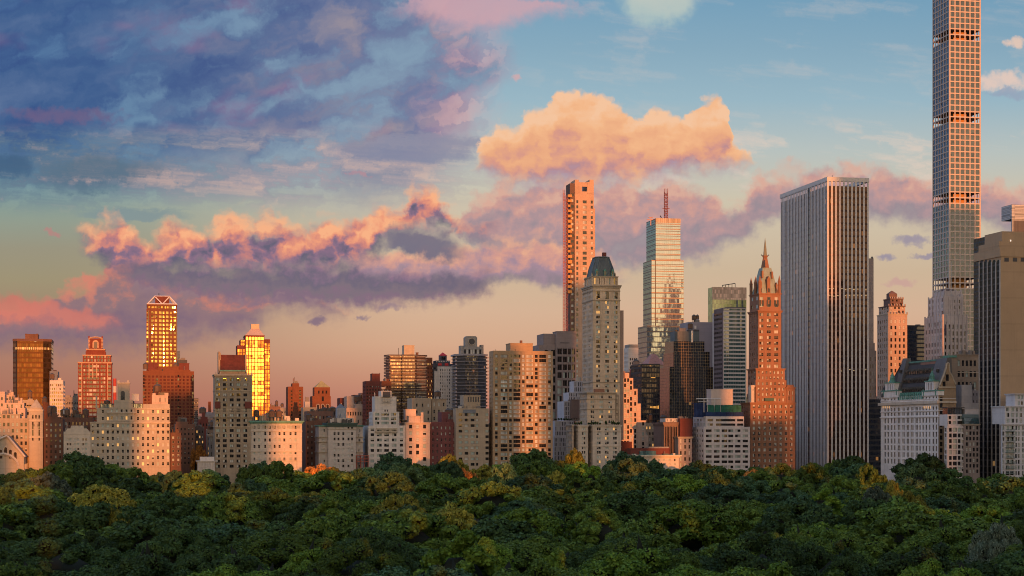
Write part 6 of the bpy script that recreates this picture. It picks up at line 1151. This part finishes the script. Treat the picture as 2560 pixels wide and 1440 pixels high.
b = Bld('white_glazed_terraces', 'narrow white modern house with glazed terraces in front of the brown hotel end', 'apartment house', 2367, -122, wall('clean_white', (.60, .56, .56)), None, FRAME_D, 'ddgb')
T = b.tier(2367, 2413, 1064, 1180, xs=2361, L=14, Wg=G(0, 8, hf=.6, t=.03, b=.0, p=0, sash=False, cols=[(2373, 2379.5), (2382.5, 2392), (2395, 2401.5), (2404.5, 2412)]), Ng=G(1, 8, .7, .6)); T2 = b.tier(2369, 2411, 1036, 1064, y=1.5, L=10, Wg=G(0, 2, hf=.55, t=.05, b=.05, p=0, sash=False, cols=[(2372, 2378), (2382, 2389), (2394, 2408)])); b.pbox('glass_penthouse', 2369, 2405, 1021, 1036, 3, 6, glass('dark_penthouse_glass', (.04, .045, .05), 2.0)); m = MB(); z = b.lz(1020, 0, 3)
for i in range(7): x = b.lx(2369+i*6, 2.9); m.box(x-.1, x+.1, 2.7, 2.95, z-3.5, z)
m.box(b.lx(2368, 2.8), b.lx(2411, 2.8), 2.5, 9.5, z-.1, z+.5); b.add('penthouse_frame', m, [STEEL])
for i in range(8): z = b.lz(1064+i*14.4); m = MB(); m.box(b.lx(2403.5), b.lx(2413), -.7, 0, z-1.4, z-1.0, 0, True); b.add('balcony', m, [b.mat])
b.done()
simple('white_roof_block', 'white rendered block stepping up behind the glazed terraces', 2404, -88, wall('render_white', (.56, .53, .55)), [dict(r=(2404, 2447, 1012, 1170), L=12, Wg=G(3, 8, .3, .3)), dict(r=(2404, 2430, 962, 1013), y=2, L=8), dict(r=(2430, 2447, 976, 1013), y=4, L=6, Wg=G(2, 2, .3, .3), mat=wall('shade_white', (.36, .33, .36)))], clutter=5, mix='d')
b = Bld('teal_mansard_house', 'grey brown house with a teal glazed mansard beside the glazed terraces', 'apartment house', 2412, -124, wall('grey_brown_stone', (.30, .245, .225)), None, FRAME_D, 'dddb')
T = b.tier(2412, 2449, 1060, 1185, L=16, Wg=G(4, 9, .6, .56, .03, .03, .02, .0, 1)); b.band('cornice', T, LST, .6, .5)
m = MB(); xa, xb = T[0], T[1]; z = T[5]; m.quad((xa, .2, z), (xb, .2, z), (xb, 1.2, z+3.4), (xa, 1.2, z+3.4)); m.box(xa, xb, 1.3, 12, z, z+3.4); b.add('teal_mansard', m, [curtain('teal_skylight', (.03, .07, .075), (.02, .03, .03), (1.0, 9), .2, 1.9, .08)]); m = MB(); m.box(xa, xb, 1.0, 12.2, z+3.4, z+5.2); b.add('roof_edge', m, [wall('slate_teal', (.13, .18, .19))]); b.pbox('penthouse', 2413, 2447, 1024, 1044, 4, 7, wall('render_white2', (.46, .42, .42))); b.clutter(T, 4); b.done()
b = Bld('ornate_white_house', 'white ornate apartment house with iron balconies cut by the right edge', 'apartment house', 2506, -150, wall('wedding_white', (.52, .51, .54)), None, FRAME_D, 'ddbgg')
T = b.tier(2506, 2600, 1060, 1190, xs=2502, L=18, Wg=G(0, 9, hf=.6, t=.02, b=.0, p=2, cols=[(2506.5, 2510), (2515, 2523), (2526, 2534), (2538, 2542), (2545, 2549), (2555, 2559)])); T2 = b.tier(2512, 2600, 1015, 1060, y=2, L=14, Wg=G(0, 3, hf=.6, t=.03, b=.03, p=2, cols=[(2516, 2523), (2528, 2535), (2540, 2544), (2549, 2555)])); T3 = b.tier(2537, 2600, 984, 1016, y=4, L=10, Wg=G(0, 2, hf=.5, cols=[(2545, 2549), (2553, 2557)])); b.band('cornice', T, b.mat, .7, .5); b.band('cornice', T2, b.mat, .8, .6); b.band('cornice', T3, b.mat, .8, .6)
for i in range(9):
    z = b.lz(1072+i*13.2+6); xa, xb = b.lx(2513.5), b.lx(2535.5); m = MB(); m.box(xa, xb, -1.3, 0, z-.2, z, 0, True)
    for j in range(14): x = xa+(xb-xa)*j/13; m.bar((x, -1.25, z), (x, -1.25, z+.95), .035)
    m.bar((xa, -1.25, z+.95), (xb, -1.25, z+.95), .06); b.add('balcony', m, [plain('iron_green', (.16, .20, .19), .6)])
b.done(); borna = b
# ================================================================ ground, avenue and distant blocks
def sheet(name, pts, z, mat, kind='structure'):
    m = MB(); m.poly([(x, y, z) for x, y in pts]); o = m.obj(name, mat if isinstance(mat, list) else [mat]); o['kind'] = kind; return o
sheet('ground', [(-30000, -30000), (30000, -30000), (30000, 30000), (-30000, 30000)], 0.0, wall('city_ground', (.09, .09, .075), .95, .3, 0))
def av(x, d): y = (D0+d+x*SA)/CA; return (x, y)
sheet('park_lawn', [av(-1500, -28), av(1500, -28), (1500, -60), (-1500, -60)][::-1], .004, wall('park_grass', (.035, .05, .018), .95, .5, 0))
sheet('pavement', [av(-1500, -28), av(1500, -28), av(1500, -22), av(-1500, -22)], .14, wall('paving', (.22, .21, .2), .9, .2, 0))
sheet('road', [av(-1500, -22), av(1500, -22), av(1500, -9), av(-1500, -9)], .008, wall('asphalt', (.05, .05, .052), .9, .25, 0))
rr = random.Random(4)
FARM = [wall('far_brick', (.23, .12, .09)), wall('far_stone', (.34, .28, .23)), wall('far_tan', (.30, .21, .15)), wall('far_dark', (.12, .09, .085))]
FAR = []
px = -260
while px < 2860:
    w = rr.uniform(26, 54)
    if not (500 < px < 505):
        D = rr.uniform(560, 900); yt = rr.uniform(1016, 1064) if px < 1400 else rr.uniform(960, 1040)
        FAR.append((px, px+w, yt, D))
    px += w*rr.uniform(.75, 1.05)
px = -260
while px < 2860:
    w = rr.uniform(20, 44); FAR.append((px, px+w, rr.uniform(1058, 1092), rr.uniform(64, 110))); px += w*rr.uniform(.9, 1.25)
for i, (q0, q1, yt, D) in enumerate(FAR):
    near = D < 200
    b = Bld('brick_block', 'low brick block in the row just behind the avenue fronts' if near else 'distant city block filling the skyline gap behind the avenue', 'building', q0, D, rr.choice(FARM), 'low blocks behind the avenue' if near else 'distant blocks on the skyline', FRAME_D, 'ddbl' if near else 'dddbl', None, 0, 900+i)
    T = b.tier(q0, q1, yt, 1165, L=16, Wg=G(max(3, int((q1-q0)/6.5)), 7 if near else 14, .42, .42)); b.parapet(T, None, .7)
    if rr.random() < .55 and near: b.tank(rr.uniform(q0+5, q1-5), yt-rr.uniform(13, 19), yt, 6, rr.uniform(1.5, 2.0))
    b.clutter(T, 6); b.done()
# ================================================================ west side towers: unseen, added behind the camera and sized to throw the evening shade; they stand in the window reflections
PV = (math.cos(R(SUN_AZ)), math.sin(R(SUN_AZ))); HV = (math.sin(R(SUN_AZ)), -math.cos(R(SUN_AZ)))
def west(s0, s1, H, q=120.0, dep=22, mat=None):
    root = bpy.data.objects.new('west_shade_tower', None); COL.objects.link(root); root.location = (PV[0]*s0+HV[0]*q, PV[1]*s0+HV[1]*q, 0); root.rotation_euler = (0, 0, R(SUN_AZ))
    tag(root, 'unseen park side tower added behind the viewpoint to cast shade', 'tower', 'unseen shade casting towers added on the west side of the park')
    w = s1-s0; m = MB(); m.box(0, w, -dep, 0, 0, H); m.obj('wall', [mat or LST], root); m = MB(); c = min(3, w*.12)
    m.box(c, w-c, -dep+c, -c, H, H+2.2); m.obj('penthouse', [BRN], root); m = MB(); m.box(-.3, w+.3, -dep-.3, .3, H-.7, H+.02); m.obj('cornice', [CRM], root)
    m = MB(); n = max(2, int(w/4.5)); fl = int(H/3.4)
    for i in range(n):
        for j in range(fl): x = w*(i+.5)/n; z = 3+j*3.4; m.quad((x+.7, .04, z), (x-.7, .04, z), (x-.7, .04, z+1.8), (x+.7, .04, z+1.8))
    o = m.obj('window', [PANE], root); o['kind'] = 'stuff'
SHADE = [(-60, -15, 92, 150), (2, 52, 116, 120), (76, 127, 123, 120), (147, 206, 113, 120), (215, 270, 140, 120), (283, 347, 205, 120), (372, 400, 150, 120), (400, 436, 96, 120), (438, 462, 240, 120), (473, 500, 275, 100), (500, 560, 200, 60), (560, 626, 246, 0), (646, 700, 150, -60), (700, 846, 165, -60)]
for s0, s1, H, q in SHADE: west(s0, s1, H, q)
for s0, s1, q in ((-14, 1, 120), (53, 75, 120), (128, 146, 120), (207, 214, 120), (271, 282, 120), (348, 371, 120), (463, 472, 110), (627, 645, 0)): west(s0, s1, 170 if s0 == 463 else 48, q)  # unseen blocks added in the gaps to shade treetops and low fronts
west(852, 900, 305, -600, 30)
# a stepped glass tower further round to the west: the pale glass skyscraper mirrors it
def mirrored(Bq, px, py, dist):
    x = Bq.lx(px); z = Bq.lz(py, x); w = Bq.root.location; c = Vector((w.x+x*Bq.u.x, w.y+x*Bq.u.y, z)); d = (c-cam.location).normalized(); nn = Vector((SA, -CA, 0)); return c+(d-2*d.dot(nn)*nn)*dist, math.atan2(d.x, d.y)
Q1, th = mirrored(bwhite, 1684, 703, 1300.0)
root = bpy.data.objects.new('stepped_glass_tower', None); COL.objects.link(root); root.location = (Q1.x, Q1.y, 0); root.rotation_euler = (0, 0, R(60.0))
tag(root, 'stepped glass skyscraper on the west side, seen mirrored in the pale glass tower', 'skyscraper'); SGW = curtain('slate_glass', (.10, .12, .15), (.2, .2, .2), (2, 4), .2, 1.5, .3, .01, 0, 0, (1, .5, .2), .3, (.22, .2, .2))
for w0, f in ((5, 1.0), (8, .955), (12, .9), (16, .83), (19, .74), (24, .6)):
    m = MB(); m.box(-w0, w0, -w0*.6, w0*.6, 0, Q1.z*f); m.obj('tier', [SGW], root)
# ================================================================ trees
rt = np.random.default_rng(11)
def leafmat(name, a, b_, c_, rough=.75):
    m, n, p = newmat(name); co = objco(n)
    oi = Sk(n, n.node('ShaderNodeObjectInfo').outputs['Random'])
    f = n.noise(co, 0.32, 3.0, 0.6); g = n.noise(co, 2.3, 2.0, 0.5)
    c = n.mix(n.ss(f, .36, .64), a, b_); c = n.mix(n.ss(g, .5, .75)*.6, c, c_)
    ri = Sk(n, n.node('ShaderNodeNewGeometry').outputs['Random Per Island'])
    c2 = n.vm('SCALE', c); n.put(c2.o.node.inputs['Scale'], (oi*1.3+1.15)*(ri*.9+.65))
    n.put(p.inputs['Base Color'], c2); p.inputs['Roughness'].default_value = rough; p.inputs['Specular IOR Level'].default_value = .25
    tr = n.node('ShaderNodeBsdfTranslucent'); n.put(tr.inputs[0], c2); mx = n.node('ShaderNodeMixShader'); mx.inputs[0].default_value = .14
    o = [q for q in m.node_tree.nodes if q.type == 'OUTPUT_MATERIAL'][0]
    m.node_tree.links.new(p.outputs[0], mx.inputs[1]); m.node_tree.links.new(tr.outputs[0], mx.inputs[2]); m.node_tree.links.new(mx.outputs[0], o.inputs[0])
    return m
q4 = lambda r, g, b: (r, g, b, 1)
LEAF = {
 'green': leafmat('leaf_green', q4(.032, .060, .010), q4(.052, .084, .013), q4(.080, .116, .018)),
 'dark': leafmat('leaf_dark', q4(.018, .038, .011), q4(.028, .053, .014), q4(.045, .075, .019)),
 'bluish': leafmat('leaf_bluish', q4(.018, .044, .020), q4(.029, .058, .024), q4(.045, .079, .030)),
 'bright': leafmat('leaf_bright', q4(.044, .088, .010), q4(.068, .114, .013), q4(.104, .148, .019)),
 'olive': leafmat('leaf_olive', q4(.042, .075, .026), q4(.060, .095, .034), q4(.09, .125, .05)),
 'yellow': leafmat('leaf_yellow', q4(.08, .09, .014), q4(.13, .115, .016), q4(.20, .15, .02)),
 'orange': leafmat('leaf_orange', q4(.20, .085, .018), q4(.30, .13, .028), q4(.42, .21, .055)),
 'silver': leafmat('leaf_silver', q4(.040, .060, .040), q4(.068, .088, .060), q4(.12, .14, .10)),
}
BARK = wall('bark', (.07, .055, .045), .95, .3, .2)
CROWN_SHADE = wall('crown_shade', (.014, .017, .010), .95, .3, .1)  # near black inner mass: shade between leaf clumps put into its colour
def crown(seed, rx, rz, z0, nlobe, nleaf, ls, conic=False):
    """leaf clumps over many uneven lobes, with holes and a ragged outline; a rough inner mass keeps it dense, its dark colour painting shade into the gaps"""
    g = np.random.default_rng(seed); cs = []; rs = []
    for i in range(nlobe):
        th = g.uniform(0, 2*np.pi); u = g.uniform(0.0, 1.0); ph = np.arccos(1-1.25*u); rr_ = g.uniform(.70, .98)
        x, y, z = np.sin(ph)*np.cos(th)*rx*rr_, np.sin(ph)*np.sin(th)*rx*rr_, np.cos(ph)*rz*rr_
        if conic: k_ = 1-(z/rz)*.55; x *= k_; y *= k_
        cs.append((x, y, z)); rs.append(g.uniform(.13, .27)*rx*(.85 if z > 0 else 1.1))
    cs = np.array(cs); rs = np.array(rs)
    n = nleaf; k_ = g.integers(0, nlobe, n)
    d = g.normal(size=(n, 3)); d[:, 2] += .35; d /= np.linalg.norm(d, axis=1)[:, None]
    rad = rs[k_]*np.clip(g.normal(.93, .13, n), .5, 1.25)
    p = cs[k_]+d*rad[:, None]*np.array([1, 1, .85])
    # leave out most leaves deep inside another lobe
    inside = np.zeros(n, bool)
    for i in range(nlobe):
        inside |= (np.linalg.norm((p-cs[i])/np.array([1, 1, .85]), axis=1) < rs[i]*.74) & (k_ != i)
    p = p[~inside]; d = d[~inside]; n = len(p)
    nn = d+g.normal(size=(n, 3))*.55; nn /= np.linalg.norm(nn, axis=1)[:, None]
    t = np.cross(nn, g.normal(size=(n, 3))); t /= np.linalg.norm(t, axis=1)[:, None]; bt = np.cross(nn, t)
    s = ls*g.uniform(.55, 1.35, n)[:, None]; e = g.uniform(.45, .9, n)[:, None]
    P0 = p-t*s*.5; P1 = p+bt*s*e*.5; P2 = p+t*s*.55+nn*s*.12; P3 = p-bt*s*e*.5
    V_ = np.stack([P0, P1, P2, P3], 1).reshape(-1, 3)
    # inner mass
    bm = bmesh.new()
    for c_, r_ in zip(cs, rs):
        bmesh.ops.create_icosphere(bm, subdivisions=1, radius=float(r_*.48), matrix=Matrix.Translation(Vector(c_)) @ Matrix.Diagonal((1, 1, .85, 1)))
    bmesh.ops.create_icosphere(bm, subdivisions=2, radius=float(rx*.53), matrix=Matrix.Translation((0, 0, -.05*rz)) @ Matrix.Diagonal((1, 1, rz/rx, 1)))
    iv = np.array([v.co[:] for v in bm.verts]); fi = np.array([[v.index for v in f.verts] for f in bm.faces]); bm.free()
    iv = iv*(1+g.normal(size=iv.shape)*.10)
    V_ = np.concatenate([V_, iv]); V_[:, 2] += z0
    me = bpy.data.meshes.new('crown'); nq = n; nt_ = len(fi)
    me.vertices.add(len(V_)); me.vertices.foreach_set('co', V_.astype(np.float32).ravel())
    me.loops.add(nq*4+nt_*3); me.loops.foreach_set('vertex_index', np.concatenate([np.arange(nq*4), (fi+nq*4).ravel()]).astype(np.int32))
    me.polygons.add(nq+nt_); me.polygons.foreach_set('loop_start', np.concatenate([np.arange(nq)*4, nq*4+np.arange(nt_)*3]).astype(np.int32))
    me.update(calc_edges=True); me.materials.append(LEAF['green']); me.materials.append(CROWN_SHADE); me.polygons.foreach_set('material_index', np.concatenate([np.zeros(nq), np.ones(nt_)]).astype(np.int32)); return me
def trunk(seed, z0, rx):
    g = random.Random(seed); m = MB(); z1 = z0*.62; m.cyl(0, 0, .55, 0, z1, 10, 0, .36)
    for i in range(6):
        a = i*1.05+g.random(); e = (math.cos(a)*rx*.55, math.sin(a)*rx*.55, z0+g.uniform(-1, 3)); mid = (e[0]*.4, e[1]*.4, z1+(e[2]-z1)*.55)
        m.bar((0, 0, z1-.6), mid, .2); m.bar(mid, e, .11)
    return m.mesh('trunk', [BARK])
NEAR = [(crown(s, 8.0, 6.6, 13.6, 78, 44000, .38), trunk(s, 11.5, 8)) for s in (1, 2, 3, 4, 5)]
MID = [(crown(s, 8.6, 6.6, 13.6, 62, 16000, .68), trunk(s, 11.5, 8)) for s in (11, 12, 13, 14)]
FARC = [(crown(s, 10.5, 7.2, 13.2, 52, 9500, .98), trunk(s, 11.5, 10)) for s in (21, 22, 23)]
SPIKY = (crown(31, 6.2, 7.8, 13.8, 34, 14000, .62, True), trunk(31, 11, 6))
def tree(proto, x, y, s, h, rz, leaf, label, group=None, name='tree', cat='tree', wide=1.0):
    r = bpy.data.objects.new(name, None); COL.objects.link(r); r.location = (x, y, 0); r.rotation_euler = (0, 0, rz); r.scale = (s*wide, s*wide, s*h)
    tag(r, label, cat, group)
    c = bpy.data.objects.new('crown', proto[0]); COL.objects.link(c); c.parent = r; c.material_slots[0].link = 'OBJECT'; c.material_slots[0].material = LEAF[leaf]
    t = bpy.data.objects.new('trunk', proto[1]); COL.objects.link(t); t.parent = r
    return r
DESC = {'green': 'mid green', 'dark': 'dark green', 'bluish': 'blue green', 'bright': 'fresh bright green', 'olive': 'pale olive', 'yellow': 'yellow tinged', 'orange': 'orange', 'silver': 'silvery grey green'}
ROWS = [218, 238, 260, 285, 312, 342, 376, 414, 456, 502, 552, 606, 664, 724, 786, 850, 905, 945]
special = []
# trees one can pick out: crown centre in the photograph, distance, colour, words
PICK = [
 (800, 1178, 930, 1.05, 'orange', 'coppery orange tree at the foot of the green corniced house', 'tree'), (842, 1186, 905, .9, 'yellow', 'golden yellow tree just right of the coppery orange tree', 'tree'),
 (1205, 1180, 900, .95, 'yellow', 'golden tree below the beige slotted house', 'tree'), (1165, 1190, 880, .7, 'orange', 'small amber tree left of the golden tree below the beige slotted house', 'tree'), (1130, 1155, 955, .9, 'yellow', 'yellow green tree against the plum red brick house', 'tree'),
 (1430, 1142, 950, .72, 'yellow', 'amber topped tree against the base of the copper roofed hotel', 'tree'), (1385, 1196, 830, .7, 'yellow', 'yellow tree in the middle row below the copper roofed hotel', 'tree'), (1892, 1192, 860, .8, 'orange', 'amber orange tree below the green spired tower', 'tree'), (1950, 1176, 920, 1.0, 'yellow', 'olive gold tree at the foot of the green spired tower', 'tree'),
 (110, 1204, 700, .95, 'silver', 'pale flowering tree in the dark canopy at left', 'tree'), (2195, 1240, 560, .62, 'silver', 'silver leaved tree in the canopy below the white mansard hotel', 'tree'), (2232, 1222, 575, .42, 'yellow', 'pale amber topped tree beside the silver leaved tree below the white mansard hotel', 'tree'), (2490, 1345, 320, .6, 'silver', 'silver leaved tree near the lower right corner', 'tree'),
 (255, 1240, 520, 1.1, 'yellow', 'rusty olive tree in the left half of the canopy', 'tree'), (285, 1302, 400, .6, 'yellow', 'small ochre topped tree below the rusty olive tree at left', 'tree'), (1125, 1292, 420, .85, 'yellow', 'large golden green tree in the middle of the canopy', 'tree'), (1000, 1262, 480, .85, 'yellow', 'yellow flecked tree left of the large golden green tree', 'tree'), (1745, 1272, 470, .5, 'bluish', 'flat topped blue green tree in the middle right of the canopy', 'tree'),
 (2275, 1255, 500, .6, 'yellow', 'slender ochre tree right of the silver leaved tree', 'tree'),
 (205, 1148, 950, 1.35, 'dark', 'broad dark green tree in front of the small cream house', 'tree'), (985, 1150, 955, 1.05, 'bluish', 'round blue green tree in front of the white setback house', 'tree'), (1330, 1142, 950, 1.25, 'dark', 'dark domed tree hiding the foot of the tan apartment slab', 'tree'), (1570, 1148, 935, 1.25, 'bluish', 'broad blue green tree in front of the copper roofed hotel', 'tree'), (2130, 1158, 960, 1.25, 'dark', 'dark green tree hiding the foot of the white marble skyscraper', 'tree'), (2300, 1152, 950, 1.3, 'dark', 'tall dark tree covering the foot of the white mansard hotel', 'tree'), (498, 1132, 1030, .55, 'orange', 'russet street tree in the side street beside the stone hotel', 'tree'), (1640, 1165, 950, .6, 'bluish', 'thin see through tree in front of the white clubhouse', 'tree'),
]
for q, pt, Y, s, leaf, lab, cat in PICK:
    x = (q-CX)/F*Y; ztop = CAMZ+(HY-pt+38*s*0)/F*Y
    pr = FARC if Y > 640 else MID if Y > 330 else NEAR; pr = pr[int(q) % len(pr)]
    top0 = 20.2*s; h = max(.6, (ztop+2.2)/top0); special.append((x, Y, 6.5*s)); tree(pr, x, Y, s, h, q*.7, leaf, lab)
cnt = 0; prof = [(-100, 1166), (0, 1176), (60, 1168), (160, 1152), (210, 1140), (280, 1146), (330, 1158), (420, 1172), (480, 1166), (540, 1170), (580, 1168), (640, 1150), (690, 1148), (760, 1182), (870, 1162), (920, 1166), (990, 1144), (1060, 1156), (1140, 1142), (1210, 1148), (1230, 1158), (1320, 1134), (1380, 1156), (1420, 1150), (1480, 1152), (1560, 1138), (1620, 1166), (1690, 1162), (1760, 1146), (1820, 1160), (1900, 1162), (1980, 1166), (2040, 1150), (2110, 1142), (2200, 1158), (2280, 1144), (2350, 1158), (2420, 1184), (2500, 1202), (2660, 1200)]
def sky_line(q):
    for (a, c), (b_, d) in zip(prof, prof[1:]):
        if a <= q <= b_: return c+(d-c)*(q-a)/(b_-a)
    return 1170
for ri, d in enumerate(ROWS):
    half = d*.300+19; step = 14.6+(d-218)/730*9.4; n = int(2*half/step)+1; off = rt.uniform(0, step)
    for i in range(n):
        x = -half+off+i*step+rt.uniform(-.28, .28)*step; y = d+rt.uniform(-.35, .35)*(12+d*.03)+x*SA*.9*(d/945.0)
        if any((x-a)**2+(y-c)**2 < r_*r_ for a, c, r_ in special): continue
        q = CX+F*x/y
        if q > 2175 and y > 862: continue
        s = rt.choice([rt.uniform(.74, .95), rt.uniform(.92, 1.15), rt.uniform(1.15, 1.42)]); h = rt.uniform(.72, 1.06)*(.82+.18*s)/s
        if d > 820 or (q > 2175 and y > 790):
            top = CAMZ+(HY-sky_line(q)-rt.uniform(-4, 7))/F*y; h = max(.55, (top-.3)/(20.4*s)); s *= .9
        leaf = rt.choice(['green', 'dark', 'bluish', 'bright', 'olive', 'yellow'], p=([.54, .20, .08, .13, .04, .01] if d < 500 else [.46, .28, .14, .07, .04, .01]))
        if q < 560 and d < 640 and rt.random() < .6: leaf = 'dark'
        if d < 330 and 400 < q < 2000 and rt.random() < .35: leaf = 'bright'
        pr = NEAR if d < 345 else MID if d < 640 else FARC; pr = pr[int(rt.integers(len(pr)))]
        if rt.random() < .07: pr = SPIKY
        band_ = 'front' if d < 345 else 'middle' if d < 640 else 'far'
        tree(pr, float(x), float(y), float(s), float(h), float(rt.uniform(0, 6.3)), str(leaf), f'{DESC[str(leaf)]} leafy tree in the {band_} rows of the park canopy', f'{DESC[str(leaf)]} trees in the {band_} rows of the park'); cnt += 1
print('TREES', cnt+len(PICK))
# planting on the terraces
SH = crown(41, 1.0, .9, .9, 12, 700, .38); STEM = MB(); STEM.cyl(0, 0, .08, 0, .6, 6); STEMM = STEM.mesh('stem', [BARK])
def shrub(bd, q, y, T, sx, sz, label, group):
    xl = bd.lx(q, y); w = bd.root.matrix_basis @ Vector((xl, y, T[5])); r = bpy.data.objects.new('terrace_shrub', None); COL.objects.link(r); r.location = w; r.scale = (sx, sx, sz); r.rotation_euler = (0, 0, q); tag(r, label, 'shrub', group)
    for nm, me in (('crown', SH), ('stem', STEMM)):
        c = bpy.data.objects.new(nm, me); COL.objects.link(c); c.parent = r
        if nm == 'crown': c.material_slots[0].link = 'OBJECT'; c.material_slots[0].material = LEAF['dark']
rs_ = random.Random(7)
for q in (1472, 1478, 1484, 1489, 1494, 1500, 1514, 1517, 1531, 1536, 1541, 1546): shrub(b0, q, -3.6, HT5, rs_.uniform(.6, 1.0), rs_.uniform(.8, 1.7), 'dark clipped shrub on the lower terrace of the copper roofed hotel', 'shrubs on the lower hotel terrace')
for q in (1438, 1443, 1449, 1454): shrub(b0, q, -1.6, HT6, .9, rs_.uniform(.8, 1.4), 'dark shrub on the side terrace of the copper roofed hotel', 'shrubs on the hotel side terrace')
for q in (1389, 1397, 1404, 1411, 1418, 1424): shrub(bfin, q, 5.2, FT[1], .9, rs_.uniform(.7, 1.2), 'dark shrub on a terrace of the white finned block', 'shrubs on the white finned terraces')
